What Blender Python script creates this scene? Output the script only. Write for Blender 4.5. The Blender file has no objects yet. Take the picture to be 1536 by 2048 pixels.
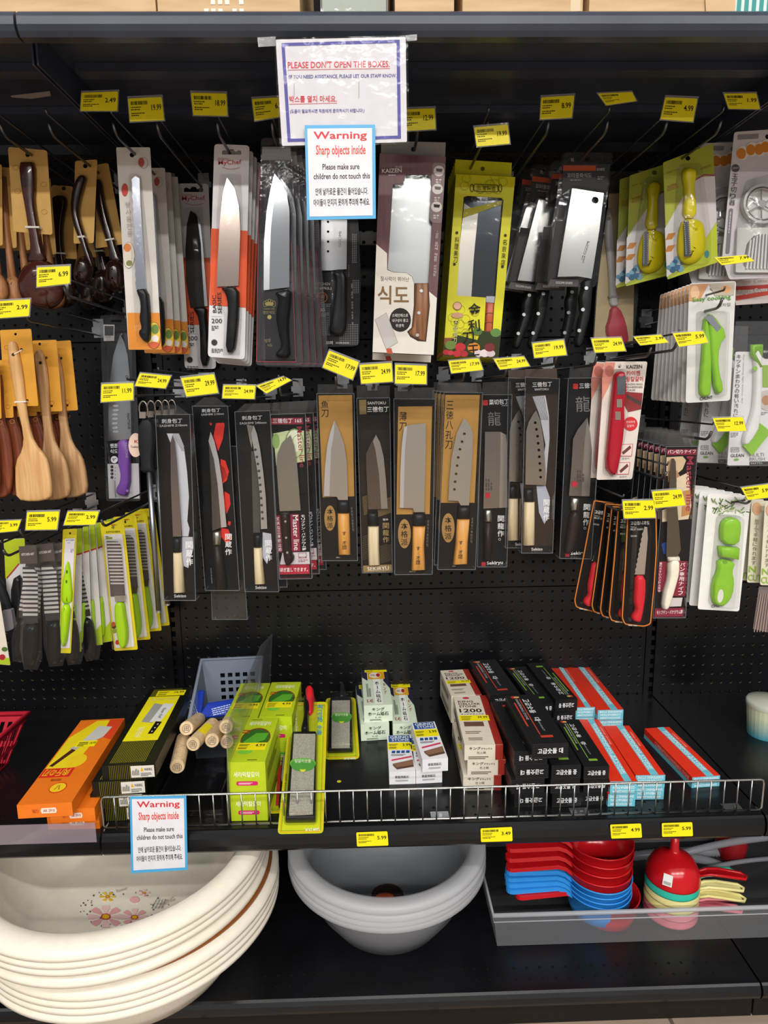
import bpy, math, random
from mathutils import Vector, Matrix
from mathutils.geometry import tessellate_polygon
random.seed(7)
SC = bpy.context.scene
COL = SC.collection
# ---------------------------------------------------------------- camera
F_PX = 1350.0
CAM = Vector((-.1156, -1.6295, 1.2466))
_th, _ps, _ro = .1788, .0236, -.0132
FW = Vector((math.sin(_ps)*math.cos(_th), math.cos(_ps)*math.cos(_th), -math.sin(_th)))
_rt = Vector((math.cos(_ps), -math.sin(_ps), 0)); _up = _rt.cross(FW)
RT = _rt*math.cos(_ro)+_up*math.sin(_ro); UP = _up*math.cos(_ro)-_rt*math.sin(_ro)
cd = bpy.data.cameras.new('camera'); cam = bpy.data.objects.new('camera', cd); COL.objects.link(cam)
cam.matrix_world = Matrix(((RT.x, UP.x, -FW.x, CAM.x), (RT.y, UP.y, -FW.y, CAM.y), (RT.z, UP.z, -FW.z, CAM.z), (0, 0, 0, 1)))
cd.sensor_fit = 'VERTICAL'; cd.sensor_height = 36; cd.lens = 36*F_PX/2048; cd.clip_start = .02
SC.camera = cam
# ---------------------------------------------------------------- world, ceiling and fill lamps, exposure
w = bpy.data.worlds.new('store_ambient'); SC.world = w; w.use_nodes = True
w.node_tree.nodes['Background'].inputs[0].default_value = (.96, .98, 1, 1)
w.node_tree.nodes['Background'].inputs[1].default_value = .30
def area(name, loc, sx, sy, power, rot=(0, 0, 0), col=(1, .97, .92)):
    l = bpy.data.lights.new(name, 'AREA'); l.shape = 'RECTANGLE'; l.size = sx; l.size_y = sy; l.energy = power; l.color = col
    o = bpy.data.objects.new(name, l); COL.objects.link(o); o.location = loc; o.rotation_euler = rot
for yy, pw in ((-1.2, 8), (-3.2, 42), (-6.0, 185), (-9.0, 125)):  # two far rows added at low angle to brighten goods under the top shelf
    for xx in (-2.0, 0.35, 2.7):
        area('ceiling_strip_and_fill', (xx, yy, 4.2), 1.9, .22, pw)
SC.view_settings.view_transform = 'Standard'; SC.view_settings.look = 'None'
SC.view_settings.exposure = 0.0; SC.view_settings.gamma = 1.0; SC.view_settings.use_curve_mapping = False

# ---------------------------------------------------------------- pixel rays (photo frame 1536x2048)
def ray(p): return FW+RT*((p[0]-768)/F_PX)-UP*((p[1]-1024)/F_PX)
def aty(p, y):
    d = ray(p); return CAM+d*((y-CAM.y)/d.y)
def atz(p, z):
    d = ray(p); return CAM+d*((z-CAM.z)/d.z)
# reading frames: (x origin, y origin, scale) of the enlarged crops the shapes were measured in
PX = (0, 0, 1); A1 = (0, 0, 3); A2 = (512, 0, 3); A3 = (1024, 0, 3); A4 = (0, 270, 3.84); B1 = (220, 250, 4.014); B2 = (490, 260, 4.014)
B3 = (740, 270, 4.097); B4 = (1030, 280, 4.268); B5 = (1250, 240, 5.371); C1 = (0, 600, 4.653); C2 = (270, 740, 3.938)
C3 = (610, 690, 4.2655); C4 = (860, 690, 4.2657); C5 = (1160, 660, 3.412); C6 = (0, 1000, 4.3886)
D1 = (0, 1270, 2.743); D2 = (440, 1320, 3.339); D3 = (860, 1300, 3.84); D4 = (1080, 1300, 3.368); D5 = (0, 1660, 2.743)
D6 = (540, 1660, 3.339); D7 = (960, 1640, 2.667)
def px(cr, p): return (cr[0]+p[0]/cr[2], cr[1]+p[1]/cr[2])
# ---------------------------------------------------------------- materials
def lin(h):
    h = h.lstrip('#'); c = [int(h[i:i+2], 16)/255 for i in (0, 2, 4)]
    return tuple(x/12.92 if x <= .04045 else ((x+.055)/1.055)**2.4 for x in c)+(1,)
MATS = {}
def _new(key):
    m = bpy.data.materials.new(key); m.use_nodes = True; MATS[key] = m
    return m, m.node_tree, m.node_tree.nodes['Principled BSDF']
def _noise(nt, scale, detail=3, stretch=None, coord='Object'):
    tc = nt.nodes.new('ShaderNodeTexCoord'); n = nt.nodes.new('ShaderNodeTexNoise')
    n.inputs['Scale'].default_value = scale; n.inputs['Detail'].default_value = detail
    if stretch:
        mp = nt.nodes.new('ShaderNodeMapping'); mp.inputs['Scale'].default_value = stretch
        nt.links.new(tc.outputs[coord], mp.inputs[0]); nt.links.new(mp.outputs[0], n.inputs['Vector'])
    else: nt.links.new(tc.outputs[coord], n.inputs['Vector'])
    return n
def _ramp(nt, src, c0, c1, p0=.3, p1=.7):
    r = nt.nodes.new('ShaderNodeValToRGB'); e = r.color_ramp.elements
    e[0].position = p0; e[0].color = c0; e[1].position = p1; e[1].color = c1
    nt.links.new(src.outputs['Fac'], r.inputs[0]); return r
def mat(key):
    """'#rrggbb', '#rrggbb/rough', 'metal#rrggbb/rough', 'clear/tint-alpha', or a named material"""
    if key in MATS: return MATS[key]
    if key[0] == '#':
        h, _, r = key.partition('/'); m, nt, b = _new(key); c = lin(h)
        n = _noise(nt, 60, 2); k = .94
        rp = _ramp(nt, n, tuple(x*k for x in c[:3])+(1,), c)
        nt.links.new(rp.outputs[0], b.inputs['Base Color'])
        b.inputs['Roughness'].default_value = float(r or .5); b.inputs['Specular IOR Level'].default_value = .4 if sum(c[:3]) > .12 else .24
        return m
    if key.startswith('metal#'):
        h, _, r = key[5:].partition('/'); m, nt, b = _new(key); c = lin(h)
        b.inputs['Base Color'].default_value = c; b.inputs['Metallic'].default_value = 1
        n = _noise(nt, 40, 4, (16, 16, 1)); rr = float(r or .3)
        mr = nt.nodes.new('ShaderNodeMapRange'); mr.inputs['To Min'].default_value = rr*.94; mr.inputs['To Max'].default_value = rr*1.06
        nt.links.new(n.outputs['Fac'], mr.inputs['Value']); nt.links.new(mr.outputs[0], b.inputs['Roughness'])
        return m
    if key.startswith('clear'):       # clear/alpha#tint : thin plastic sheet
        soft = key.startswith('clearm'); a, _, tint = key.partition('/')[2].partition('#'); m, nt, b = _new(key); c = lin(tint or 'ffffff')
        out = nt.nodes['Material Output']; nt.nodes.remove(b)
        tr = nt.nodes.new('ShaderNodeBsdfTransparent'); gl = nt.nodes.new('ShaderNodeBsdfGlossy'); df = nt.nodes.new('ShaderNodeBsdfDiffuse')
        gl.inputs['Roughness'].default_value = .07; df.inputs[0].default_value = c
        tr.inputs[0].default_value = (.97, .97, .97, 1)
        fr = nt.nodes.new('ShaderNodeFresnel'); fr.inputs[0].default_value = 1.42
        n = _noise(nt, 22, 3); bp = nt.nodes.new('ShaderNodeBump'); bp.inputs['Strength'].default_value = .16; bp.inputs['Distance'].default_value = .01
        nt.links.new(n.outputs['Fac'], bp.inputs['Height']); nt.links.new(bp.outputs[0], gl.inputs['Normal']); nt.links.new(bp.outputs[0], fr.inputs['Normal'])
        m1 = nt.nodes.new('ShaderNodeMixShader'); m2 = nt.nodes.new('ShaderNodeMixShader')
        m1.inputs[0].default_value = float(a or .03)
        nt.links.new(tr.outputs[0], m1.inputs[1]); nt.links.new(df.outputs[0], m1.inputs[2])
        mn = nt.nodes.new('ShaderNodeMath'); mn.operation = 'MINIMUM'; mn.inputs[1].default_value = .16; ml = nt.nodes.new('ShaderNodeMath'); ml.operation = 'MULTIPLY'; ml.inputs[1].default_value = .1 if soft else .55
        nt.links.new(fr.outputs[0], ml.inputs[0]); nt.links.new(ml.outputs[0], mn.inputs[0]); nt.links.new(mn.outputs[0], m2.inputs[0]); nt.links.new(m1.outputs[0], m2.inputs[1]); nt.links.new(gl.outputs[0], m2.inputs[2])
        nt.links.new(m2.outputs[0], out.inputs[0]); return m
    if key.startswith('wood'):        # wood#light#dark/rough
        _, a, rest = key.split('#'); d, _, r = rest.partition('/'); m, nt, b = _new(key)
        n = _noise(nt, 30, 5, (5, 5, .35)); rp = _ramp(nt, n, lin(d), lin(a), .35, .62)
        nt.links.new(rp.outputs[0], b.inputs['Base Color']); b.inputs['Roughness'].default_value = float(r or .5)
        return m
    if key.startswith('milk'):        # milk#tint/alpha : translucent polypropylene
        h, _, a = key[4:].partition('/'); m, nt, b = _new(key); c = lin(h)
        out = nt.nodes['Material Output']; b.inputs['Base Color'].default_value = c; b.inputs['Roughness'].default_value = .28
        tl = nt.nodes.new('ShaderNodeBsdfTranslucent'); tl.inputs[0].default_value = c
        tr = nt.nodes.new('ShaderNodeBsdfTransparent'); tr.inputs[0].default_value = (.93, .95, .97, 1)
        m1 = nt.nodes.new('ShaderNodeMixShader'); m1.inputs[0].default_value = .35
        m2 = nt.nodes.new('ShaderNodeMixShader'); m2.inputs[0].default_value = float(a or .5)
        nt.links.new(b.outputs[0], m1.inputs[1]); nt.links.new(tl.outputs[0], m1.inputs[2])
        nt.links.new(tr.outputs[0], m2.inputs[1]); nt.links.new(m1.outputs[0], m2.inputs[2]); nt.links.new(m2.outputs[0], out.inputs[0])
        return m
    raise KeyError(key)
def _special():
    m, nt, b = _new('black_metal'); n = _noise(nt, 9, 6); rp = _ramp(nt, n, lin('#0b0c0e'), lin('#121316'))
    nt.links.new(rp.outputs[0], b.inputs['Base Color']); b.inputs['Roughness'].default_value = .24; b.inputs['Specular IOR Level'].default_value = .35
    n2 = _noise(nt, 900, 2); bp = nt.nodes.new('ShaderNodeBump'); bp.inputs['Strength'].default_value = .05; bp.inputs['Distance'].default_value = .001
    nt.links.new(n2.outputs['Fac'], bp.inputs['Height']); nt.links.new(bp.outputs[0], b.inputs['Normal'])
    m, nt, b = _new('slate_bounce_metal'); n = _noise(nt, 9, 6); rp = _ramp(nt, n, lin('#2a303e'), lin('#363d4e'))  # shelf paint tone lifted bluish, bounce light on its underside put into colour
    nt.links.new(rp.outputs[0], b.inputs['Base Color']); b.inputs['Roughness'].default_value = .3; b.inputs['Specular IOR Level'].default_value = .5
    m, nt, b = _new('carton'); n = _noise(nt, 14, 5, (1, 1, 6)); rp = _ramp(nt, n, lin('#cba87c'), lin('#dabb92'))
    nt.links.new(rp.outputs[0], b.inputs['Base Color']); b.inputs['Roughness'].default_value = .8
    m, nt, b = _new('kraft_card'); n = _noise(nt, 25, 4); rp = _ramp(nt, n, lin('#c59a4e'), lin('#d3a95c'))
    nt.links.new(rp.outputs[0], b.inputs['Base Color']); b.inputs['Roughness'].default_value = .6
    m, nt, b = _new('floor_tile'); n = _noise(nt, 5, 6); rp = _ramp(nt, n, lin('#8c7a6b'), lin('#a18d7c'))
    tc = nt.nodes.new('ShaderNodeTexCoord'); br = nt.nodes.new('ShaderNodeTexBrick'); br.offset = 0
    br.inputs['Scale'].default_value = 1; br.inputs['Brick Width'].default_value = .45; br.inputs['Row Height'].default_value = .45; br.inputs['Mortar Size'].default_value = .004
    br.inputs['Mortar'].default_value = lin('#5f544b'); nt.links.new(tc.outputs['Object'], br.inputs['Vector'])
    nt.links.new(rp.outputs[0], br.inputs['Color1']); nt.links.new(rp.outputs[0], br.inputs['Color2'])
    nt.links.new(br.outputs[0], b.inputs['Base Color']); b.inputs['Roughness'].default_value = .3
    m, nt, b = _new('lacquer'); n = _noise(nt, 20, 4, (3, 3, .6)); rp = _ramp(nt, n, lin('#33140f'), lin('#4a2018'))
    nt.links.new(rp.outputs[0], b.inputs['Base Color']); b.inputs['Roughness'].default_value = .22; b.inputs['Coat Weight'].default_value = .5
    m, nt, b = _new('dark_lacquer'); n = _noise(nt, 20, 4, (3, 3, .6)); rp = _ramp(nt, n, lin('#1d100d'), lin('#2d1813'))
    nt.links.new(rp.outputs[0], b.inputs['Base Color']); b.inputs['Roughness'].default_value = .22; b.inputs['Coat Weight'].default_value = .5
    m, nt, b = _new('oxblood_board'); n = _noise(nt, 40, 5, (8, 8, .5)); rp = _ramp(nt, n, lin('#5a3438'), lin('#6d4347'))
    nt.links.new(rp.outputs[0], b.inputs['Base Color']); b.inputs['Roughness'].default_value = .45
    m, nt, b = _new('whetstone'); n = _noise(nt, 700, 3); rp = _ramp(nt, n, lin('#8a867a'), lin('#b2ad9f'), .35, .65)
    nt.links.new(rp.outputs[0], b.inputs['Base Color']); b.inputs['Roughness'].default_value = .85
    m, nt, b = _new('tub_print'); tc = nt.nodes.new('ShaderNodeTexCoord'); sp = nt.nodes.new('ShaderNodeSeparateXYZ'); nt.links.new(tc.outputs['Object'], sp.inputs[0])
    n = _noise(nt, 30, 4); ad = nt.nodes.new('ShaderNodeMath'); ad.operation = 'MULTIPLY_ADD'; ad.inputs[1].default_value = .02; nt.links.new(n.outputs['Fac'], ad.inputs[0]); nt.links.new(sp.outputs['Z'], ad.inputs[2])
    rp = nt.nodes.new('ShaderNodeValToRGB'); e = rp.color_ramp.elements; e[0].position = .012; e[0].color = lin('#3f8fa0'); e[1].position = .06; e[1].color = lin('#c8cfae'); nt.links.new(ad.outputs[0], rp.inputs[0]); nt.links.new(rp.outputs[0], b.inputs['Base Color'])
_special()
# ---------------------------------------------------------------- mesh helpers
def mesh_obj(name, verts, faces, mats, parent=None, fm=None, smooth=False, loc=None):
    me = bpy.data.meshes.new(name); me.from_pydata([tuple(v) for v in verts], [], faces)
    for m in (mats if isinstance(mats, (list, tuple)) else [mats]): me.materials.append(mat(m) if isinstance(m, str) else m)
    if fm: me.polygons.foreach_set('material_index', fm)
    if smooth: me.polygons.foreach_set('use_smooth', [True]*len(me.polygons))
    me.update(); o = bpy.data.objects.new(name, me); COL.objects.link(o)
    if parent: o.parent = parent
    if loc is not None: o.location = loc
    return o
def tag(o, label, cat, group=None, kind=None):
    if label: o['label'] = label
    if cat: o['category'] = cat
    if group: o['group'] = group
    if kind: o['kind'] = kind
    return o
def empty(name, loc, label, cat, group=None, rot=None):
    o = bpy.data.objects.new(name, None); COL.objects.link(o); o.location = loc; o.empty_display_size = .02
    if rot: o.rotation_euler = rot
    return tag(o, label, cat, group)
def box_geo(x0, y0, z0, x1, y1, z1):
    v = [(x0, y0, z0), (x1, y0, z0), (x1, y1, z0), (x0, y1, z0), (x0, y0, z1), (x1, y0, z1), (x1, y1, z1), (x0, y1, z1)]
    return v, [(0, 3, 2, 1), (4, 5, 6, 7), (0, 1, 5, 4), (1, 2, 6, 5), (2, 3, 7, 6), (3, 0, 4, 7)]
def boxes_geo(lst):
    V, Fc = [], []
    for b in lst:
        v, f = box_geo(*b); o = len(V); V += v; Fc += [tuple(i+o for i in q) for q in f]
    return V, Fc
def tube_geo(path, r, n=8, closed=False):
    P = [Vector(p) for p in path]; V, Fc = [], []; k = len(P); prev = None
    for i, p in enumerate(P):
        if closed: t = (P[(i+1) % k]-P[i-1])
        else: t = P[min(i+1, k-1)]-P[max(i-1, 0)]
        t.normalize()
        a = prev if prev is not None else (Vector((0, 0, 1)) if abs(t.z) < .9 else Vector((1, 0, 0)))
        s = t.cross(a); s = s.normalized() if s.length > 1e-6 else t.orthogonal().normalized()
        u = s.cross(t).normalized(); prev = u
        rr = r[i] if isinstance(r, (list, tuple)) else r
        for j in range(n):
            c = 2*math.pi*j/n; V.append(p+s*math.cos(c)*rr+u*math.sin(c)*rr)
    for i in range(k if closed else k-1):
        for j in range(n):
            a, b = i*n+j, i*n+(j+1) % n; c, d = ((i+1) % k)*n+(j+1) % n, ((i+1) % k)*n+j
            Fc.append((a, d, c, b))
    if not closed: Fc.append(tuple(range(n))); Fc.append(tuple(reversed(range((k-1)*n, k*n))))
    return V, Fc
def lathe_geo(prof, n=64, closed=False):
    V, Fc = [], []; k = len(prof)
    for i in range(n):
        c, s = math.cos(2*math.pi*i/n), math.sin(2*math.pi*i/n)
        for r, z in prof: V.append((r*c, r*s, z))
    for i in range(n):
        for j in range(k if closed else k-1):
            a = i*k+j; b = i*k+(j+1) % k; c = ((i+1) % n)*k+(j+1) % k; d = ((i+1) % n)*k+j
            Fc.append((a, d, c, b))
    return V, Fc
def merge(*gs):
    V, Fc = [], []
    for v, f in gs:
        o = len(V); V += [Vector(p) for p in v]; Fc += [tuple(i+o for i in q) for q in f]
    return V, Fc
def rrect(x0, y0, x1, y1, r, n=4):
    out = []
    for cx, cy, a in ((x1-r, y0+r, -90), (x1-r, y1-r, 0), (x0+r, y1-r, 90), (x0+r, y0+r, 180)):
        for i in range(n+1):
            t = math.radians(a+90*i/n); out.append((cx+r*math.cos(t), cy+r*math.sin(t)))
    return out
def rquad(q, r, n=3):
    """rounded corners of a polygon"""
    out = []; k = len(q)
    for i in range(k):
        p = Vector(q[i]); a = Vector(q[i-1])-p; b = Vector(q[(i+1) % k])-p
        ra = min(r, a.length*.45); rb = min(r, b.length*.45)
        A = p+a.normalized()*ra; B = p+b.normalized()*rb
        for j in range(n+1):
            t = j/n; out.append(tuple(A*(1-t)**2+p*2*t*(1-t)+B*t*t))
    return out
def ell(cx, cy, rx, ry=None, n=16, rot=0):
    ry = ry or rx; c, s = math.cos(math.radians(rot)), math.sin(math.radians(rot)); o = []
    for i in range(n):
        a = 2*math.pi*i/n; x, y = rx*math.cos(a), ry*math.sin(a); o.append((cx+x*c-y*s, cy+x*s+y*c))
    return o
def smooth_pts(pts, it=2):
    """Chaikin rounding of a closed outline"""
    for _ in range(it):
        o = []
        for i in range(len(pts)):
            a, b = pts[i], pts[(i+1) % len(pts)]
            o.append((a[0]*.75+b[0]*.25, a[1]*.75+b[1]*.25)); o.append((a[0]*.25+b[0]*.75, a[1]*.25+b[1]*.75))
        pts = o
    return pts
def s2area(p): return sum(p[i-1][0]*p[i][1]-p[i][0]*p[i-1][1] for i in range(len(p)))
def inset(p, d):
    """move outline inwards by d (2D)"""
    n = len(p); sg = 1 if s2area(p) > 0 else -1; o = []
    for i in range(n):
        a, b, c = Vector(p[i-1]), Vector(p[i]), Vector(p[(i+1) % n])
        e1, e2 = (b-a), (c-b)
        if e1.length < 1e-9 or e2.length < 1e-9: o.append(tuple(b)); continue
        e1.normalize(); e2.normalize()
        n1 = Vector((-e1.y, e1.x))*sg; n2 = Vector((-e2.y, e2.x))*sg; m = n1+n2
        if m.length < 1e-6: m = n1
        m.normalize(); k = max(.45, m.dot(n1)); o.append(tuple(b+m*(d/k)))
    return o
def half_width(p):
    """for every outline point, half the distance straight across the shape"""
    n = len(p); sg = 1 if s2area(p) > 0 else -1; out = []
    for i in range(n):
        a, b, c = Vector(p[i-1]), Vector(p[i]), Vector(p[(i+1) % n]); e = (c-a)
        if e.length < 1e-9: out.append(1e-4); continue
        e.normalize(); d = Vector((-e.y, e.x))*sg; best = 1e9
        for j in range(n):
            if j in (i, (i-1) % n): continue
            q, r = Vector(p[j]), Vector(p[(j+1) % n]); f = r-q; den = d.x*f.y-d.y*f.x
            if abs(den) < 1e-12: continue
            w = q-b; t = (w.x*f.y-w.y*f.x)/den; u = (w.x*d.y-w.y*d.x)/den
            if t > 1e-6 and -1e-6 <= u <= 1+1e-6 and t < best: best = t
        out.append(best*.5 if best < 1e8 else 1e-4)
    for _ in range(3): out = [min(out[i], (out[i-1]+out[i]+out[(i+1) % n])/3) for i in range(n)]
    return out
def inset_v(p, ds):
    n = len(p); sg = 1 if s2area(p) > 0 else -1; o = []
    for i in range(n):
        a, b, c = Vector(p[i-1]), Vector(p[i]), Vector(p[(i+1) % n]); e = c-a
        if e.length < 1e-9: o.append(p[i]); continue
        e.normalize(); o.append(tuple(b+Vector((-e.y, e.x))*sg*ds[i]))
    return o
TXT = {}
def text_geo(s, bold=0, serif=0):
    """flat glyph mesh normalised to a unit box (0..1, 0..1)"""
    bold = min(bold, .017); k = (s, bold)
    if k in TXT: return TXT[k]
    c = bpy.data.curves.new('t', 'FONT'); c.body = s; c.resolution_u = 2; c.fill_mode = 'FRONT'; c.offset = bold
    o = bpy.data.objects.new('t', c); me = bpy.data.meshes.new_from_object(o)
    V = [Vector(v.co) for v in me.vertices]; Fc = [tuple(p.vertices) for p in me.polygons]
    bpy.data.objects.remove(o); bpy.data.meshes.remove(me); bpy.data.curves.remove(c)
    if V:
        x0, x1 = min(v.x for v in V), max(v.x for v in V); y0, y1 = min(v.y for v in V), max(v.y for v in V)
        sx, sy = max(x1-x0, 1e-6), max(y1-y0, 1e-6); V = [((v.x-x0)/sx, (v.y-y0)/sy) for v in V]
    TXT[k] = (V, Fc); return TXT[k]
# ---------------------------------------------------------------- a thing with parts and printed surfaces
class Thing:
    def __init__(s, name, label, cat, y=None, cr=PX, o=None, yaw=0, pitch=0, group=None, M=None):
        """y: depth of the plane the thing hangs in; o: anchor in reading-frame units; yaw/pitch turn that plane (degrees)"""
        s.cr = cr; s.P = {}; s.lay = 0
        if M is None:
            O = aty(px(cr, o), y); M = Matrix.Translation(O) @ Matrix.Rotation(math.radians(yaw), 4, 'Z') @ Matrix.Rotation(math.radians(pitch), 4, 'X')
        s.M = M; s.Mi = M.inverted(); s.nw = (M.to_3x3() @ Vector((0, -1, 0))).normalized(); s.O = M.translation.copy()
        s.e = bpy.data.objects.new(name, None); COL.objects.link(s.e); s.e.matrix_world = M; s.e.empty_display_size = .02
        tag(s.e, label, cat, group)
    def L(s, p, w=0, cr=None):
        d = ray(px(cr or s.cr, p)); n = s.nw; t = ((s.O+n*w)-CAM).dot(n)/d.dot(n)
        return s.Mi @ (CAM+d*t)
    def flat(s, pts, w=0): return [(q.x, q.z) for q in (s.L(p, w) for p in pts)]
    def add(s, name, V, Fc, m, smooth=False, parent=None, fm=None, label=None):
        o = mesh_obj(name, V, Fc, m, parent or s.e, fm, smooth)
        if label: o['label'] = label
        return o
    def poly(s, name, pts, w0, w1, m, holes=(), parent=None, label=None, smooth=False):
        """extruded outline between offsets w0 (back) and w1 (front) towards the viewer"""
        wm = (w0+w1)/2
        return s.slab(name, s.flat(pts, wm), w0, w1, m, [s.flat(h, wm) for h in holes], parent, label)
    def slab(s, name, P, w0, w1, m, holes=(), parent=None, label=None):
        loops = [P]+list(holes); flatp = [q for l in loops for q in l]
        tris = tessellate_polygon([[Vector((x, z, 0)) for x, z in l] for l in loops]); n = len(flatp)
        V = [Vector((x, -w1, z)) for x, z in flatp]+[Vector((x, -w0, z)) for x, z in flatp]; Fc = []
        for t in tris:
            a, b, c = [Vector(flatp[i]) for i in t]
            t = tuple(t) if (b-a).cross(c-a) > 0 else tuple(reversed(t))
            Fc.append(t); Fc.append(tuple(i+n for i in reversed(t)))
        off = 0
        for k, l in enumerate(loops):
            ccw = s2area(l) > 0; m_ = len(l)
            for i in range(m_):
                a, b = off+i, off+(i+1) % m_
                f = (a, a+n, b+n, b)
                if ccw == (k > 0): f = tuple(reversed(f))
                Fc.append(f)
            off += m_
        return s.add(name, V, Fc, m, parent=parent, label=label)
    def puff(s, name, pts, w0, h, m, ins=None, rings=4, parent=None, label=None, flat_top=False, smooth=True):
        """rounded solid over an outline: rises h above w0; ins = how far in (px) the top ring sits"""
        P = s.flat(pts, w0); xs = [p[0] for p in P]; zs = [p[1] for p in P]
        hw = half_width(P); sg_ = s2area(P)
        convex = all((Vector(P[i])-Vector(P[i-1])).cross(Vector(P[(i+1) % len(P)])-Vector(P[i]))*sg_ > -1e-9 for i in range(len(P)))
        lim = ins/s.cr[2]/1000. if ins else (1e9 if convex else .0055)
        ds = [min(h_*.86, lim) for h_ in hw]
        V, Fc = [], []; n = len(P); ccw = s2area(P) > 0
        for k in range(rings+1):
            a = math.pi/2*k/rings; q = inset_v(P, [d*(1-math.cos(a)) for d in ds]) if k else P
            V += [Vector((x, -(w0+h*math.sin(a)), z)) for x, z in q]
        for k in range(rings):
            for i in range(n):
                f = (k*n+i, k*n+(i+1) % n, (k+1)*n+(i+1) % n, (k+1)*n+i)
                Fc.append(f if ccw else tuple(reversed(f)))
        top = tuple(range(rings*n, rings*n+n)); tri = tessellate_polygon([[Vector((V[i].x, V[i].z, 0)) for i in top]])
        for t in tri:
            a, b, c = [V[top[i]] for i in t]; cr = (b.x-a.x)*(c.z-a.z)-(b.z-a.z)*(c.x-a.x)
            f = tuple(top[i] for i in t); Fc.append(f if cr > 0 else tuple(reversed(f)))
        bt = tessellate_polygon([[Vector((V[i].x, V[i].z, 0)) for i in range(n)]])
        for t in bt:
            a, b, c = [V[i] for i in t]; cr = (b.x-a.x)*(c.z-a.z)-(b.z-a.z)*(c.x-a.x)
            Fc.append(tuple(reversed(t)) if cr > 0 else tuple(t))
        return s.add(name, V, Fc, m, smooth=smooth, parent=parent, label=label)
    # ---- printing (flat colour patches and lettering a hair above a face)
    def _put(s, m, V, Fc, n, key='surface_print', parent=None):
        out = []
        for f in Fc:
            a, b, c = V[f[0]], V[f[1]], V[f[2]]; out.append(tuple(f) if (b-a).cross(c-a).dot(n) > 0 else tuple(reversed(f)))
        s.P.setdefault((key, parent), []).append((m, V, out))
    def up_(s, w):
        """each print layer sits a hair above the one before"""
        s.lay += 1; return w+s.lay*3e-5
    def pr(s, m, pts, w=.0012, lay=True, **k):
        if lay: w = s.up_(w)
        V = [s.L(p, w) for p in pts]
        tri = tessellate_polygon([[Vector((v.x, v.z, 0)) for v in V]]); s._put(m, V, [tuple(t) for t in tri], Vector((0, -1, 0)), **k)
    def line(s, m, a, b, t, w=.0012, **k):
        a, b = Vector(a), Vector(b); d = (b-a).normalized(); n = Vector((-d.y, d.x))*t/2
        s.pr(m, [a+n, b+n, b-n, a-n], w, **k)
    def outline(s, m, pts, t, w=.0012, **k):
        q = inset([tuple(p) for p in pts], t); n = len(pts); w = s.up_(w)
        for i in range(n): s.pr(m, [pts[i], pts[(i+1) % n], q[(i+1) % n], q[i]], w, False, **k)
    def tx(s, st, p0, p1, h, m, w=.0014, bold=0, **k):
        """lettering from lower-left p0 to lower-right p1, h tall (reading-frame units)"""
        a, b = Vector(p0), Vector(p1); d = (b-a).normalized(); u = a+Vector((d.y, -d.x))*h
        w += s.lay*3e-5
        A, B, U = s.L(a, w), s.L(b, w), s.L(u, w); V, Fc = text_geo(st, bold)
        if V: s._put(m, [A+(B-A)*x+(U-A)*y for x, y in V], Fc, Vector((0, -1, 0)), **k)
    def vt(s, st, p0, p1, wd, m, w=.0014, bold=0, **k):
        """upright characters stacked from p0 (top centre) to p1 (bottom centre), wd wide"""
        a, b = Vector(p0), Vector(p1); n = len(st); st_ = (b-a)/n; d = st_.normalized(); r = Vector((d.y, -d.x))
        if r.x < 0: r = -r
        for i, ch in enumerate(st):
            if ch == ' ': continue
            hh = st_.length*.84; ww = wd
            if ch in '・ヽ、': hh *= .3; ww *= .3
            if ch == 'ー': ww *= .16
            q = a+st_*(i+.92-(.3 if ch in '・ヽ' else 0))-r*ww/2
            s.tx(ch, q, q+r*ww, hh, m, w, bold, **k)
    def fine(s, m, p0, p1, h, rows=1, gap=2.0, w=.0013, seed=1, **k):
        """rows of fine print too small to read: broken hairlines"""
        rnd = random.Random(seed); a, b = Vector(p0), Vector(p1); d = (b-a); Ln = d.length; d.normalize(); dn = Vector((-d.y, d.x)); w = s.up_(w)
        for r in range(rows):
            q = a+dn*(r*h*gap); x = 0; end = Ln*(1 if r < rows-1 else rnd.uniform(.5, .9))
            while x < end:
                l = min(rnd.uniform(1.2, 4)*h, end-x); c = q+d*x; e = c+d*l
                s.pr(m, [c, e, e+dn*h, c+dn*h], w, False, **k); x += l+h*.7
    def bars(s, m, p0, p1, h, n=22, w=.0013, seed=1, **k):
        rnd = random.Random(seed); a, b = Vector(p0), Vector(p1); d = (b-a)/n; dn = Vector((-d.y, d.x)).normalized()*h; w = s.up_(w)
        for i in range(n):
            c = a+d*i; t = d*rnd.uniform(.25, .8); s.pr(m, [c, c+t, c+t+dn, c+dn], w, False, **k)
    SUB = dict(rivet=('handle',), dimple=('blade',), blade_bevel=('blade',), blade_edge=('blade',), blade_ridge=('blade', 'blade_plate'), handle_ring=('handle',), hang_hole=('handle', 'turner'), sheath_hole=('sheath',), box_edge_glint=('clear_box',), spoke=('cutter_ring',),
               slicer_rib=('slicer_frame',), bristle_tuft=('handle',), eyelet=('handle',), thumb_dent=('body',), handle_hole=('body',), sharpening_ring=('body',), grip_plate=('body',), scraper_tip=('handle',), stone=('holder',), rod_tip=('rod',), ring=('handle',))
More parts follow.
